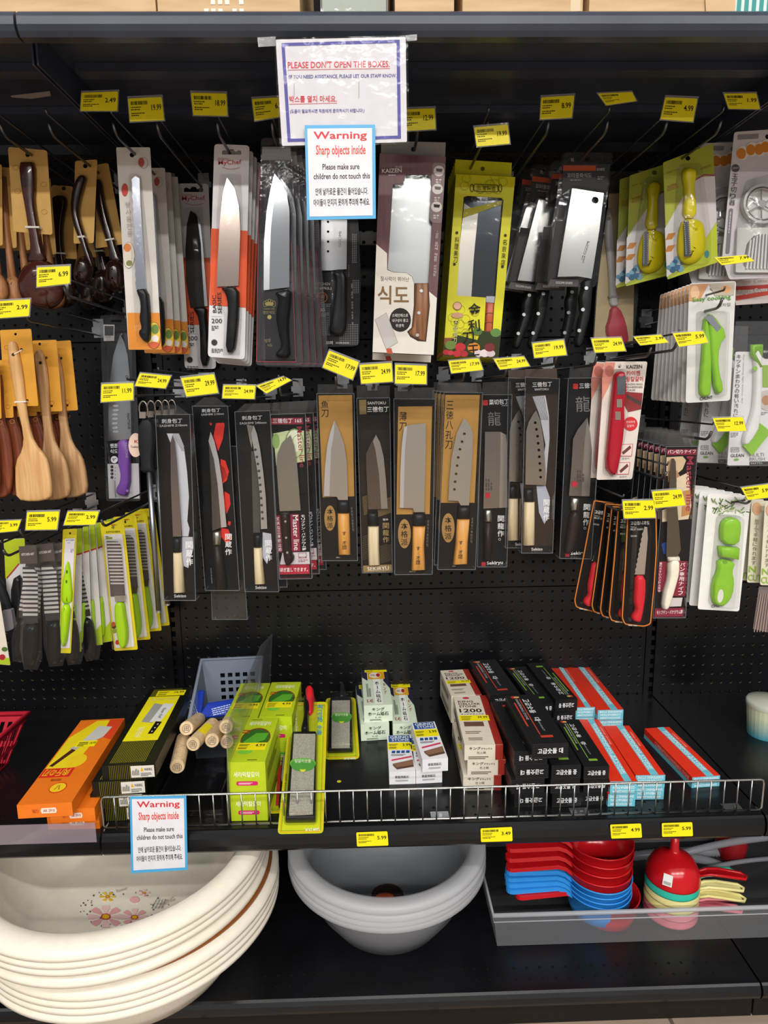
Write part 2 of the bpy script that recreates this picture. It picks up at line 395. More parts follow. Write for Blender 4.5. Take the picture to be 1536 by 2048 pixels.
    def done(s):
        """link the collected print, one mesh for each block of print that stands apart"""
        for (key, parent), puts in s.P.items():
            B = [(Vector([min(v[i] for v in V) for i in range(3)]), Vector([max(v[i] for v in V) for i in range(3)])) for m, V, Fc in puts]
            g = list(range(len(puts)))
            def root(i):
                while g[i] != i: g[i] = g[g[i]]; i = g[i]
                return i
            for i in range(len(puts)):
                for j in range(i):
                    if root(i) != root(j):
                        (a, b), (c, d) = B[i], B[j]
                        if sum(max(0, a[k]-d[k], c[k]-b[k])**2 for k in range(3)) < .018**2: g[root(i)] = root(j)
            cl = {}
            for i in range(len(puts)): cl.setdefault(root(i), []).append(puts[i])
            for grp in cl.values():
                V, Fc, fm, ms = [], [], [], []
                for m, v, f in grp:
                    if m not in ms: ms.append(m)
                    o = len(V); V += v; Fc += [tuple(q+o for q in p) for p in f]; fm += [ms.index(m)]*len(f)
                s.add(key, V, Fc, ms, fm=fm, parent=parent)
        s.P = {}; by = {c.name.split('.')[0]: c for c in s.e.children}
        for c in list(s.e.children):          # pieces of a part hang below that part
            for k in s.SUB.get(c.name.split('.')[0], ()):
                if k in by and by[k] is not c: c.parent = by[k]; break
        return s
    def dup(s, off, label=None, rot=0, yaw=0, skip=()):
        """a copy of the thing and its parts, moved by off (world), rolled by rot degrees"""
        e = s.e.copy(); COL.objects.link(e)
        e.matrix_world = Matrix.Translation(Vector(off)) @ s.M @ Matrix.Rotation(math.radians(yaw), 4, 'Z') @ Matrix.Rotation(math.radians(rot), 4, 'Y')
        if label: e['label'] = label
        for c in s.e.children:
            if c.name.split('.')[0] in skip: continue
            d = c.copy(); COL.objects.link(d); d.parent = e
            for g in c.children:
                h = g.copy(); COL.objects.link(h); h.parent = d
        return e
# ================================================================ the shelving and the room
IN = .0254
ZS, DS, ZT, DT, ZB, DB = .46, .518, 1.7564, .534, .134, .554      # tool shelf, top shelf, base deck
v, f = box_geo(-7, -11, 0, 7, 2, .044); o = mesh_obj('floor', v, f, 'floor_tile'); tag(o, 'beige stone-look tiled shop floor', 'floor', kind='structure')
v, f = box_geo(-7, .06, .044, 7, .12, 3.5); tag(mesh_obj('wall_back', v, f, '#0b0b0c/.8'), 'dark partition behind the black shelving', 'wall', kind='structure')
def peg_panel(x0, x1, z0, z1, parent, name='pegboard_panel', nohole=0):
    """a black board punched with a one-inch grid of round holes, each hole a real recess"""
    nx, nz = int(round((x1-x0)/IN)), int(round((z1-z0)/IN)); sx, sz = (x1-x0)/nx, (z1-z0)/nz; r = .0041; K = 8; t = .003
    V, Fc, fm = [], [], []; idx = {}
    def gv(i, j):
        if (i, j) not in idx: idx[(i, j)] = len(V); V.append((x0+i*sx, 0, z0+j*sz))
        return idx[(i, j)]
    for i in range(nx):
        for j in range(nz):
            c = [gv(i, j), gv(i+1, j), gv(i+1, j+1), gv(i, j+1)]; cx, cz = x0+(i+.5)*sx, z0+(j+.5)*sz
            b = len(V)
            for k in range(K):
                a = -math.pi*.75+2*math.pi*k/K; V.append((cx+r*math.cos(a), 0, cz+r*math.sin(a)))
            for k in range(K):
                a = -math.pi*.75+2*math.pi*k/K; V.append((cx+r*math.cos(a), t, cz+r*math.sin(a)))
            for e in range(4):
                p = b+2*e; q = b+(2*e+2) % K
                Fc.append((c[e], c[(e+1) % 4], q, p+1, p))
            for k in range(K): Fc.append((b+k, b+(k+1) % K, b+K+(k+1) % K, b+K+k))
            fm += [0]*4+[1]*K
    o = mesh_obj(name, V, Fc, ['black_metal', '#7d6a52/.7'], parent, fm)
    v, f = box_geo(x0, .0045, z0, x1, .008, z1); mesh_obj('backing_sheet', v, f, '#08080a/.7', parent)
    return o
def lip_profile(y, z0, h):   # rolled front edge of a metal shelf (y, z)
    return [(y+.018, z0+h), (y+.004, z0+h), (y, z0+h-.003), (y-.004, z0+h*.72), (y-.005, z0+h*.4), (y-.002, z0+.006), (y+.003, z0), (y+.02, z0)]
def extrude_x(prof, x0, x1):
    n = len(prof); V = [(x0, y, z) for y, z in prof]+[(x1, y, z) for y, z in prof]
    Fc = [(i, i+n, (i+1) % n+n, (i+1) % n) for i in range(n)]+[tuple(range(n)), tuple(reversed(range(n, 2*n)))]
    return V, Fc
bays = [(-1.83, -.61, 'left neighbouring'), (-.61, .61, 'middle'), (.61, 1.83, 'right neighbouring')]
for x0, x1, nm in bays:
    g = empty('pegboard_bay', ((x0+x1)/2, 0, 0), f'black perforated back wall of the {nm} shelf bay', 'pegboard', 'pegboard bays')
    g.location = (0, 0, 0)
    zz = ZS-.012
    for k, (za, zb) in enumerate(((zz, zz+12*IN), (zz+12.12*IN, zz+36*IN), (zz+36.12*IN, zz+52*IN))):
        a, b = (x0+.02, x1-.02)
        if x0 < -1: a = x1-.02-24*IN
        if x1 > 1: b = x0+.02+20*IN
        peg_panel(a, b, za, zb, g)
    if x0 < -1: a = x1-.02-24*IN
    v, f = box_geo(x0+.02 if x0 > -1 else a, 0, 0.046, x1-.02 if x1 < 1 else b, .006, zz-.004); mesh_obj('lower_panel', v, f, 'black_metal', g)
for xx, nm in ((-.61, 'left'), (.61, 'right')):
    u = empty('upright', (xx, 0, 0), f'black slotted steel upright at the {nm} end of the middle bay', 'upright', 'uprights')
    mesh_obj('post', *box_geo(-.019, -.003, .046, -.006, .03, 1.9), 'black_metal', u); mesh_obj('post', *box_geo(.006, -.003, .046, .019, .03, 1.9), 'black_metal', u)
    mesh_obj('slot_web', *boxes_geo([(-.006, .002, .046+k*IN*1., .006, .006, .046+k*IN*1.+IN*.45) for k in range(72)]), 'black_metal', u)
    mesh_obj('slot_back', *box_geo(-.006, .018, .046, .006, .02, 1.9), '#050506/.8', u)
def shelf(x0, x1, z, D, lh, name, label, holes=True, SM='black_metal'):
    s = empty(name, ((x0+x1)/2, -D, z), label, 'shelf'); s.location = (0, 0, 0)
    g = .002
    mesh_obj('shelf_top', *box_geo(x0+g, -D+.012, z-.002, x1-g, -.001, z), SM, s)
    mesh_obj('front_lip', *extrude_x(lip_profile(-D, z-lh, lh+.0005), x0+g, x1-g), SM, s, smooth=False)
    mesh_obj('end_bracket', *box_geo(x0+g, -D+.05, z-.05, x0+g+.003, -.003, z-.002), SM, s)
    mesh_obj('end_bracket', *box_geo(x1-g-.003, -D+.05, z-.05, x1-g, -.003, z-.002), SM, s)
    mesh_obj('stiffener', *boxes_geo([(x0+.02, -D*.33-.03, z-.016, x1-.02, -D*.33, z-.0025), (x0+.02, -D*.66-.03, z-.016, x1-.02, -D*.66, z-.0025)]), SM, s)
    if holes:   # a row of punched slots near the front
        V, Fc = [], []
        for i in range(int((x1-x0)/IN)-1):
            for yy, rr in ((-D+.055, .0032), (-D+.03, .0026)):
                cx = x0+IN*(i+1); b = len(V)
                V.extend((cx+rr*math.cos(k*math.pi/4), yy+rr*math.sin(k*math.pi/4), z+.0003) for k in range(8)); Fc.append(tuple(range(b, b+8)))
        mesh_obj('punched_hole', V, Fc, '#030303/.9', s)
    return s
for x0, x1, nm in bays:
    shelf(x0, x1, ZT+.034, DT, .034, 'top_shelf', f'black steel top shelf of the {nm} bay under the cartons', holes=False, SM='slate_bounce_metal')
    shelf(x0, x1, ZS, DS, .043, 'tool_shelf', f'black steel shelf of the {nm} bay below the hanging tools')
    b = shelf(x0, x1, ZB, DB, .034, 'base_shelf', f'black bottom deck of the {nm} bay near the floor')
    mesh_obj('kick_plate', *box_geo(x0+.002, -DB+.02, .0445, x1-.002, -DB+.03, ZB-.034), '#17130f/.5', b)
# ---- cartons standing on the top shelf (only their lower edge shows)
zt = ZT+.0345
def carton(pa, pb, y, h, d, label, m='carton', name='cardboard_carton'):
    a, b = aty((pa, 25), y).x, aty((pb, 25), y).x
    c = empty(name, ((a+b)/2, y+d/2, zt), label, 'box', 'cartons on the top shelf')
    w = (b-a)/2
    mesh_obj('box_body', *box_geo(-w, -d/2, 0, w, d/2, h), m, c)
    return c, w, d
c, w, d = carton(-160, 312, -.44, .3, .36, 'tan cardboard carton with white stencil marks, leftmost on the top shelf')
v, f = boxes_geo([(.0+i*.012, -d/2-.0006, .012, .009+i*.012, -d/2, .02+.004*(i % 3)) for i in range(-2, 4)]); mesh_obj('stencil_print', v, f, '#efe6da', c)
c, w, d = carton(316, 600, -.44, .3, .36, 'pale cardboard carton with white shipping marks, left of the wrapped pack')
v, f = boxes_geo([(-w*.35+i*.011, -d/2-.0006, .006+j*.012, -w*.35+.007+i*.011, -d/2, .012+j*.012) for i in range(6) for j in range(5) if (i*3+j) % 4]); mesh_obj('stencil_print', v, f, '#f2ece0', c)
c, w, d = carton(645, 772, -.45, .22, .2, 'clear plastic wrapped pack of green goods between the cartons', '#9aa694/.4', 'wrapped_pack')
mesh_obj('plastic_wrap', *box_geo(-w-.003, -d/2-.003, 0, w+.003, d/2+.003, .224), 'clear/.18', c)
for k in range(3): mesh_obj('inner_pack', *box_geo(-w+.004, -d/2-.001, .01+k*.05, w-.004, -d/2, .03+k*.05), '#4d6b50', c)
carton(790, 908, -.45, .28, .34, 'plain tan carton just right of the wrapped pack')
c, w, d = carton(925, 1165, -.44, .3, .36, 'tan carton with taped edge, above the yellow cleaver boxes')
mesh_obj('tape', *box_geo(w-.02, -d/2-.0006, 0, w-.004, -d/2, .3), '#d9c29a/.3', c)
c, w, d = carton(1178, 1432, -.44, .3, .36, 'tan carton with torn flap, left of the teal box')
mesh_obj('torn_flap', [(w-.012, -d/2-.004, .0), (w+.022, -d/2-.02, .0), (w+.02, -d/2-.02, .05), (w+.012, -d/2-.018, .12), (w-.015, -d/2-.004, .13), (w-.02, -d/2-.003, .06)], [(0, 1, 2, 5), (5, 2, 3, 4)], '#dcb98c', c)
c, w, d = carton(1466, 1640, -.45, .24, .3, 'teal box with white stripes at the right end of the top shelf', '#12918f/.4', 'teal_box')
v, f = boxes_geo([(-w+i*.012, -d/2-.0006, 0, -w+.005+i*.012, -d/2, .24) for i in range(5)]); mesh_obj('stripe_print', v, f, '#d8e6e2', c)
# ================================================================ hooks and price tags
def hook(tip, y_tip, label, z=None, back=True, up=.03):
    """double-wire peg hook: lower product wire with an upturned end, upper wire carrying a tag plate"""
    T = aty(tip, y_tip)
    if z: T.z = z
    e = empty('peg_hook', (T.x, 0, T.z), label, 'hook', 'wire peg hooks')
    mesh_obj('product_wire', *tube_geo([(0, -.002, 0), (0, y_tip+.02, 0), (0, y_tip+.012, .0015), (0, y_tip+.004, .006), (0, y_tip-.003, .016)], .0027, 8), 'metal#6f7074/.4', e, smooth=True)
    mesh_obj('tag_wire', *tube_geo([(0, -.002, up), (0, y_tip-.006, up), (0, y_tip-.01, up+.006)], .002, 6), 'metal#6f7074/.4', e, smooth=True)
    V, Fc = boxes_geo([(-.012, -.004, -.006, .012, -.0005, .006), (-.016, -.003, .006, .016, -.0005, .018), (-.012, -.004, .018, .012, -.0005, up+.006)])
    if back: mesh_obj('bracket', V, Fc, 'metal#b9bcc0/.3', e)
    return e
def price_tag(cr, q, price, label, y=-.362, plate=None, pm='clear/.25#c9ccd4', seed=1, plain=False, bend=True):
    """yellow shelf label with barcode, fine print and price; q = corners TL,TR,BR,BL"""
    c = (sum(p[0] for p in q)/4, sum(p[1] for p in q)/4)
    t = Thing('price_tag', label, 'price tag', y, cr, c, group='yellow price tags')
    if plate: t.poly('tag_holder', plate, -.0016, -.0006, pm)
    t.poly('card', rquad(q, 2.4*cr[2]), -.0004, .0003, '#f3e410/.45')
    TL, TR, BR, BL = [Vector(p) for p in q]
    def uv(u, v): return TL*(1-u)*(1-v)+TR*u*(1-v)+BR*u*v+BL*(1-u)*v
    d = '#2c2a16'
    W = (TR-TL).length; H = (BL-TL).length
    if not plain:
        for i in range(26):
            r = random.Random(seed*31+i); u = .07+.5*i/26; a, b = u, u+.019*r.uniform(.3, .85)
            t.pr(d, [uv(a, .13), uv(b, .13), uv(b, .29), uv(a, .29)], .0006, False)
        for k, (v, e) in enumerate(((.37, .34), (.47, .30), (.63, .46), (.72, .28))):
            r = random.Random(seed*7+k); u = .06
            while u < e:
                l = r.uniform(.02, .06); t.pr(d, [uv(u, v), uv(u+l, v), uv(u+l, v+.045), uv(u, v+.045)], .0006, False); u += l+.012
    if price: t.tx(price, uv(.66, .56), uv(.95, .56), H*.26, d, .0007, .016)
    t.done(); return t
tags = [
 (A1, [(490, 557), (708, 549), (703, 665), (483, 665)], '2.49', 'dim yellow price tag reading 2.49 at the upper left'),
 (A1, [(768, 592), (970, 582), (985, 720), (780, 730)], '19.99', 'yellow price tag reading 19.99 above the black-bladed chef knife card'),
 (A1, [(1145, 557), (1358, 562), (1365, 695), (1160, 690)], '18.99', 'yellow price tag reading 18.99 above the orange and white chef knife'),
 (A2, [(-24, 595), (176, 582), (190, 692), (-8, 725)], '6.99', 'yellow price tag half hidden behind the left edge of the large notice'),
 (A2, [(868, 658), (1072, 650), (1077, 775), (873, 787)], '12.99', 'yellow price tag reading 12.99 behind the right edge of the notice'),
 (A2, [(1308, 765), (1510, 747), (1522, 862), (1325, 880)], '19.99', 'yellow price tag reading 19.99 above the yellow cleaver box'),
 (A3, [(175, 585), (373, 573), (358, 705), (168, 715)], '8.99', 'yellow price tag reading 8.99, fourth from right in the top row'),
 (A3, [(515, 562), (720, 552), (745, 605), (565, 632)], '', 'shaded yellow price tag tilted up, without readable price'),
 (A3, [(920, 584), (1112, 592), (1085, 730), (890, 715)], '4.99', 'yellow price tag reading 4.99, leaning, near the upper right'),
 (A3, [(1270, 562), (1465, 560), (1487, 655), (1300, 652)], '1.99', 'dim yellow price tag reading 1.99 at the upper right corner'),
 (A4, [(285, 1018), (537, 1006), (537, 1140), (283, 1168)], '6.99', 'yellow price tag reading 6.99 in front of the brown rice scoop'),
 (A4, [(-60, 1280), (232, 1262), (222, 1390), (-60, 1410)], '2.99', 'yellow price tag reading 2.99 at the left edge above the bamboo turners'),
 (B5, [(958, 1478), (1300, 1450), (1390, 1515), (1040, 1560)], '7.99', 'small slanting yellow tag reading 7.99 below the egg slicer'),
 (C1, [(945, 785), (1240, 772), (1240, 930), (940, 950)], '11.99', 'yellow price tag reading 11.99 across the purple-handled knife pack'),
 (C2, [(40, 25), (283, 48), (240, 145), (0, 125)], '24.99', 'yellow tag reading 24.99 left of the 29.99 tag'),
 (C2, [(362, 64), (622, 32), (655, 180), (405, 210)], '29.99', 'yellow price tag reading 29.99 above the red-splashed sashimi knife box'),
 (C2, [(697, 120), (948, 122), (940, 228), (688, 222)], '24.99', 'yellow price tag reading 24.99 just right of the 29.99 tag'),
 (C2, [(955, 125), (1170, 52), (1232, 80), (1035, 185)], '14.99', 'yellow tag twisted upward, reading 14.99, above the maroon santoku pack'),
 (C3, [(205, 47), (460, 147), (405, 295), (150, 190)], '17.99', 'strongly tilted yellow tag reading 17.99 above the fish knife box'),
 (C3, [(465, 170), (738, 152), (748, 312), (480, 330)], '24.99', 'yellow tag reading 24.99 above the dark santoku box with gold base'),
 (C3, [(770, 167), (1035, 177), (1035, 333), (768, 328)], '17.99', 'straight yellow tag reading 17.99 above the square-ended knife box'),
 (C4, [(158, 137), (415, 114), (452, 212), (182, 242)], '17.99', 'yellow tag reading 17.99 right under the yellow cleaver box'),
 (C4, [(543, 120), (800, 99), (850, 180), (595, 210)], '24.99', 'yellow tag reading 24.99 just right of the yellow cleaver box'),
 (B4, [(147, 1737), (415, 1707), (440, 1835), (165, 1860)], '19.99', 'yellow tag reading 19.99 under the hanging cleaver handles'),
 (B4, [(650, 1697), (905, 1687), (945, 1800), (680, 1815)], '24.99', 'yellow tag reading 24.99 under the red silicone spatula'),
 (C5, [(365, 47), (550, 32), (605, 85), (410, 105)], '2.99', 'yellow tag reading 2.99 left of the green peeler cards'),
 (C5, [(632, 22), (840, 7), (875, 85), (675, 115)], '5.99', 'yellow tag reading 5.99 in front of the green peeler cards'),
 (C5, [(905, 602), (1110, 594), (1135, 688), (940, 692)], '12.99', 'yellow tag reading 12.99 in front of the multi brush cards'),
 (C5, [(1100, 1077), (1300, 1050), (1310, 1140), (1145, 1160)], '5.99', 'yellow price tag cut off by the right edge of the photo'),
 (C6, [(-60, 187), (185, 177), (150, 270), (-60, 290)], '3.99', 'yellow tag reading 3.99 at the left edge above the black crinkle cutters'),
 (C6, [(240, 107), (520, 100), (500, 258), (225, 262)], '5.99', 'yellow tag reading 5.99 above the bagged crinkle cutters'),
 (C6, [(595, 102), (868, 100), (835, 215), (560, 220)], '2.99', 'yellow tag reading 2.99 above the green paring knife cards'),
 (C5, [(290, 1167), (505, 1162), (515, 1280), (300, 1285)], '2.99', 'yellow tag reading 2.99 on the red-handled fruit knife pack'),
 (C5, [(490, 1102), (690, 1087), (720, 1195), (510, 1215)], '24.99', 'yellow tag reading 24.99 across the bread knife pack'),
 (D2, [(910, 1152), (1118, 1144), (1125, 1238), (915, 1245)], '5.99', 'yellow shelf-edge tag reading 5.99 above the clear bowls'),
 (PX, [(961, 1657), (1024, 1654), (1025, 1682), (962, 1684)], '3.49', 'yellow shelf-edge tag reading 3.49 above the red dippers'),
 (D4, [(472, 1177), (680, 1169), (687, 1263), (480, 1270)], '4.99', 'yellow shelf-edge tag reading 4.99 right of the middle of the shelf lip'),
 (D4, [(820, 1167), (1025, 1160), (1030, 1253), (822, 1258)], '5.99', 'yellow shelf-edge tag reading 5.99, rightmost on the shelf lip'),
]
for i, (cr, q, p, lb) in enumerate(tags):
    onlip = cr in (D2, D4, PX)
    d = Vector(q[3])-Vector(q[0]); k = .10
    pl = None if onlip else [tuple(Vector(q[0])-d*.1-(Vector(q[1])-Vector(q[0]))*.02), tuple(Vector(q[1])-d*.1+(Vector(q[1])-Vector(q[0]))*.03), tuple(Vector(q[2])+d*.05+(Vector(q[1])-Vector(q[0]))*.03), tuple(Vector(q[3])+d*.05-(Vector(q[1])-Vector(q[0]))*.02)]
    price_tag(cr, q, p, lb, y=(-DS-.0068 if onlip else -.362), plate=pl, seed=i+1)
# a tag plate flipped up so only its edge shows, far upper left
t = Thing('price_tag', 'tag plate seen edge-on at the far upper left', 'price tag', -.362, A1, (180, 575), group='yellow price tags')
t.poly('tag_holder', [(62, 575), (300, 548), (305, 575), (190, 592), (70, 584)], -.001, .0004, '#8d7f78'); t.done()
Z1 = 1.692
hooks = [  # lower wire end (photo px), height, label
 ((2, 258), Z1, 'peg hook carrying the brown rice scoop card at the far upper left'), ((100, 263), Z1, 'peg hook carrying the dark ladle cards'),
 ((228, 258), Z1, 'peg hook carrying the serrated bread knife cards'), ((316, 267), Z1, 'peg hook of the black-bladed chef knife card, below the 19.99 tag'),
 ((436, 265), Z1, 'peg hook carrying the orange and white chef knife'), ((545, 268), Z1, 'peg hook carrying the black damask chef knife packs, left of the notice'),
 ((836, 262), Z1, 'peg hook carrying the oxblood cleaver box, right of the notice'), ((975, 285), Z1, 'peg hook carrying the yellow cleaver boxes'),
 ((1096, 267), Z1, 'peg hook below the 8.99 tag carrying rear cleaver packs'), ((1214, 265), Z1, 'peg hook carrying the steel cleaver in clear pack'),
 ((1332, 268), Z1, 'peg hook carrying the red silicone spatula'), ((1440, 262), Z1, 'peg hook carrying the yellow peeler cards at the upper right'),
 ((52, 640), None, 'peg hook below the 2.99 tag at the left edge'), ((130, 590), None, 'peg hook below the 6.99 tag on the left'),
 ((260, 792), None, 'peg hook carrying the purple-handled knife pack and steel rods'), ((322, 775), None, 'peg hook carrying the first sashimi knife box'),
 ((418, 792), None, 'peg hook carrying the red-splashed sashimi knife box'), ((490, 797), None, 'peg hook carrying the dimpled sashimi knife box'),
 ((560, 790), None, 'peg hook carrying the maroon santoku packs'), ((672, 770), None, 'peg hook carrying the fish knife box'),
 ((748, 775), None, 'peg hook carrying the gold-based santoku box'), ((825, 776), None, 'peg hook carrying the square-ended knife box'),
 ((928, 760), None, 'peg hook carrying the eight-hole santoku boxes'), ((1012, 752), None, 'peg hook carrying the vegetable knife box'),
 ((1112, 728), None, 'peg hook carrying the holed santoku with pale handle'), ((1192, 730), None, 'peg hook carrying the dragon santoku box'),
 ((1300, 712), None, 'peg hook carrying the red ring sharpener cards'), ((1352, 700), None, 'peg hook in front of the green peeler cards'),
 ((1442, 615), None, 'peg hook carrying the green peeler cards'), ((1420, 880), None, 'peg hook carrying the multi brush cards'),
 ((1242, 1024), None, 'peg hook carrying the red-handled fruit knife packs'), ((1330, 960), None, 'peg hook carrying the bread knife packs'),
 ((1500, 1010), None, 'peg hook carrying the green handheld peelers'), ((205, 1055), None, 'peg hook carrying the yellow crinkle knife cards'),
 ((42, 1075), None, 'peg hook carrying the green paring knife cards'), ((10, 1115), None, 'peg hook carrying the bagged crinkle cutters'),
]
for tip, z, lb in hooks: hook(tip, -.345, lb, z)
# ================================================================ top row of hanging goods
STEEL = 'metal#cfd2d6/.22'; MIRROR = 'metal#d9dce0/.09'; GREYST = 'metal#a7a9aa/.3'; BLK = '#141517/.32'; CLR = 'clear/.003#dfe3ea'; DULL = 'clear/.03#dfe3ea'
def ORD(i): return ('front', 'second', 'third', 'fourth', 'fifth', 'sixth', 'seventh', 'eighth', 'ninth')[i]
def rivets(T, pts, r, w, m='metal#d0d0d0/.3', name='rivet'):
    for p in pts: T.poly(name, ell(p[0], p[1], r, n=10), w-.002, w+.0012, m)
# ---- brown rice scoop on a kraft card
t = Thing('rice_scoop', 'large brown lacquered wooden scoop on a kraft card at the upper left', 'scoop', -.238, A4, (212, 150))
t.poly('card', rquad([(62, 92), (362, 118), (405, 768), (105, 742)], 22), -.001, 0, 'kraft_card', [ell(214, 150, 20)])
t.puff('handle', smooth_pts([(152, 215), (215, 208), (280, 215), (282, 400), (275, 520), (305, 700), (335, 880), (372, 985), (222, 985), (245, 880), (225, 720), (200, 560), (170, 400)], 1), .001, .011, 'lacquer')
t.puff('bowl', smooth_pts([(225, 960), (370, 960), (440, 1030), (500, 1170), (490, 1270), (410, 1338), (300, 1345), (195, 1285), (135, 1190), (145, 1075)], 2), .003, .024, 'lacquer')
t.poly('tie', [(205, 704), (312, 706), (312, 720), (205, 720)], .0, .013, '#d9d5cc')
for c in ((335, 380), (340, 590), (135, 430), (120, 250)): t.outline('#b0752f', ell(c[0], c[1], 24, 20, 14), 3, .0004)
t.done()
# ---- wooden spoons on kraft cards, cut by the left edge
t = Thing('wooden_spoon', 'reddish wooden spoon on a kraft card, frontmost at the left edge', 'spoon', -.2, A4, (-20, 260), group='wooden spoons at the left edge')
t.poly('card', rquad([(-150, 215), (14, 225), (22, 850), (-140, 850)], 18), -.001, 0, 'kraft_card')
t.puff('handle', [(-90, 300), (-50, 300), (-30, 700), (0, 950), (20, 1090), (-50, 1090), (-60, 900), (-80, 600)], .001, .009, 'wood#b98052#8f5a36/.5')
t.puff('bowl', smooth_pts([(-50, 1060), (20, 1060), (65, 1150), (75, 1230), (40, 1290), (-60, 1300), (-100, 1200)], 2), .002, .016, 'wood#b98052#8f5a36/.5')
t.done()
for i in range(1, 5): t.dup((.0135*i, .022*i, .0), f'reddish wooden spoon on a kraft card at the left edge, {ORD(i)} from the front', rot=-1.2*i)
# ---- dark ladles on kraft cards
t = Thing('soup_ladle', 'dark wooden ladle hanging lowest between the scoop and the other ladles', 'ladle', -.07, A4, (490, 410))
t.poly('card', rquad([(398, 385), (560, 395), (592, 955), (345, 935)], 16), -.001, 0, 'kraft_card', [ell(490, 410, 16)])
t.puff('handle', smooth_pts([(400, 500), (430, 468), (500, 465), (525, 510), (500, 640), (488, 760), (500, 920), (535, 1080), (430, 1080), (428, 900), (415, 740), (400, 600)], 1), .001, .012, 'dark_lacquer')
t.puff('bowl', smooth_pts([(430, 1050), (540, 1050), (600, 1180), (590, 1300), (480, 1340), (390, 1280), (390, 1150)], 2), .002, .02, 'dark_lacquer')
t.poly('tie', [(425, 905), (512, 908), (512, 918), (425, 916)], 0, .0135, '#bdb8b0'); t.done()
t = Thing('soup_ladle', 'dark wooden ladle with long curved handle on a narrow kraft card', 'ladle', -.173, A4, (655, 240))
t.poly('card', rquad([(577, 200), (748, 188), (720, 830), (565, 835)], 16), -.001, 0, 'kraft_card', [ell(656, 238, 18)])
t.puff('handle', smooth_pts([(600, 330), (640, 305), (675, 330), (650, 410), (622, 520), (612, 600), (635, 690), (665, 780), (700, 900), (745, 1020), (690, 1030), (650, 900), (605, 790), (565, 680), (548, 560), (560, 430)], 1), .004, .012, 'dark_lacquer')
t.puff('bowl', smooth_pts([(620, 930), (700, 930), (740, 1040), (715, 1130), (640, 1160), (575, 1120), (575, 1020)], 2), .002, .026, 'dark_lacquer')
t.poly('tie', [(605, 783), (660, 778), (662, 792), (607, 797)], 0, .017, '#cfcac0'); t.done()
t = Thing('soup_ladle', 'dark wooden ladle on a tilted kraft card beside the bread knife', 'ladle', -.13, A4, (780, 250))
t.poly('card', rquad([(745, 228), (832, 215), (948, 838), (735, 872)], 16), -.001, 0, 'kraft_card')
t.puff('handle', smooth_pts([(722, 360), (755, 340), (792, 355), (805, 480), (845, 650), (880, 780), (925, 930), (960, 980), (850, 990), (835, 860), (780, 700), (735, 530)], 1), .003, .012, 'dark_lacquer')
t.puff('bowl', smooth_pts([(850, 950), (950, 950), (1000, 1080), (975, 1200), (880, 1222), (810, 1150), (810, 1040)], 2), .002, .03, 'dark_lacquer')
t.poly('tie', [(815, 808), (885, 796), (887, 808), (817, 820)], 0, .016, '#cfcac0'); t.done()
for i in (1, 2): t.dup((-.03*i, .05*i, -.012*i), f'shaded dark ladle bowl low behind the others, {ORD(i)} in depth', rot=5*i)
# ---- serrated bread knife, white and orange card
t = Thing('bread_knife_pack', 'serrated bread knife with black handle on a white and orange blister card, front', 'knife', -.24, B1, (178, 240), group='white and orange bread knife cards')
t.poly('card', rquad([(50, 180), (322, 180), (415, 1805), (150, 1805)], 12), -.001, 0, '#d9d5cf', [ell(178, 240, 20)])
t.pr('#e08c2c', [(138, 1508), (397, 1508), (415, 1803), (151, 1803)]); t.pr('#c43b34', ell(118, 520, 26, 52)); t.pr('#b9504a', ell(250, 300, 24, 38)); t.outline('#555555', ell(270, 305, 34, 44), 2)
t.pr('#ece3d2', ell(150, 1045, 48, 105, 20)); t.pr('#e4853a', ell(140, 985, 30, 34)); t.pr('#7f8a4d', ell(155, 1110, 26, 24)); t.outline('#3d3a36', ell(150, 1045, 48, 105, 20), 2)
t.pr('#e9c84a', ell(350, 1680, 50, 100, 20)); t.pr('#6c8a3c', ell(362, 1640, 30, 40)); t.pr('#efe9df', ell(362, 1715, 28, 28)); t.pr('#d9643e', ell(348, 1765, 48, 26)); t.outline('#2d2a22', ell(352, 1690, 58, 110, 22), 3)
t.tx('빵칼', (195, 1650), (245, 1650), 46, '#f0b46a', bold=.01)
t.vt('빵사용전용', (140, 610), (160, 900), 40, '#b8b4ae')
t.poly('blade', [(172, 440), (205, 410), (238, 430), (246, 640), (262, 900), (290, 1315), (212, 1315), (205, 1270)]+[(205-33*k/24+(6 if k % 2 else 0), 1270-830*k/24) for k in range(1, 24)], .004, .0056, 'metal#d6d9e4/.15')
t.puff('handle', smooth_pts([(220, 1315), (312, 1315), (330, 1500), (334, 1660), (328, 1735), (285, 1748), (238, 1690), (240, 1650), (262, 1635), (240, 1560), (252, 1480), (245, 1400), (222, 1352)], 1), .001, .013, BLK)
t.puff('blister', rquad([(158, 400), (250, 400), (340, 1300), (352, 1760), (225, 1755), (190, 1320)], 30), .0005, .016, CLR, ins=18, rings=2); t.done()
for i, (dx, dy) in enumerate(((-.007, .12), (-.003, .15), (.003, .18))): t.dup((dx, dy, 0), f'serrated bread knife on white and orange card, {ORD(i+1)} from the front', rot=-.5*i)
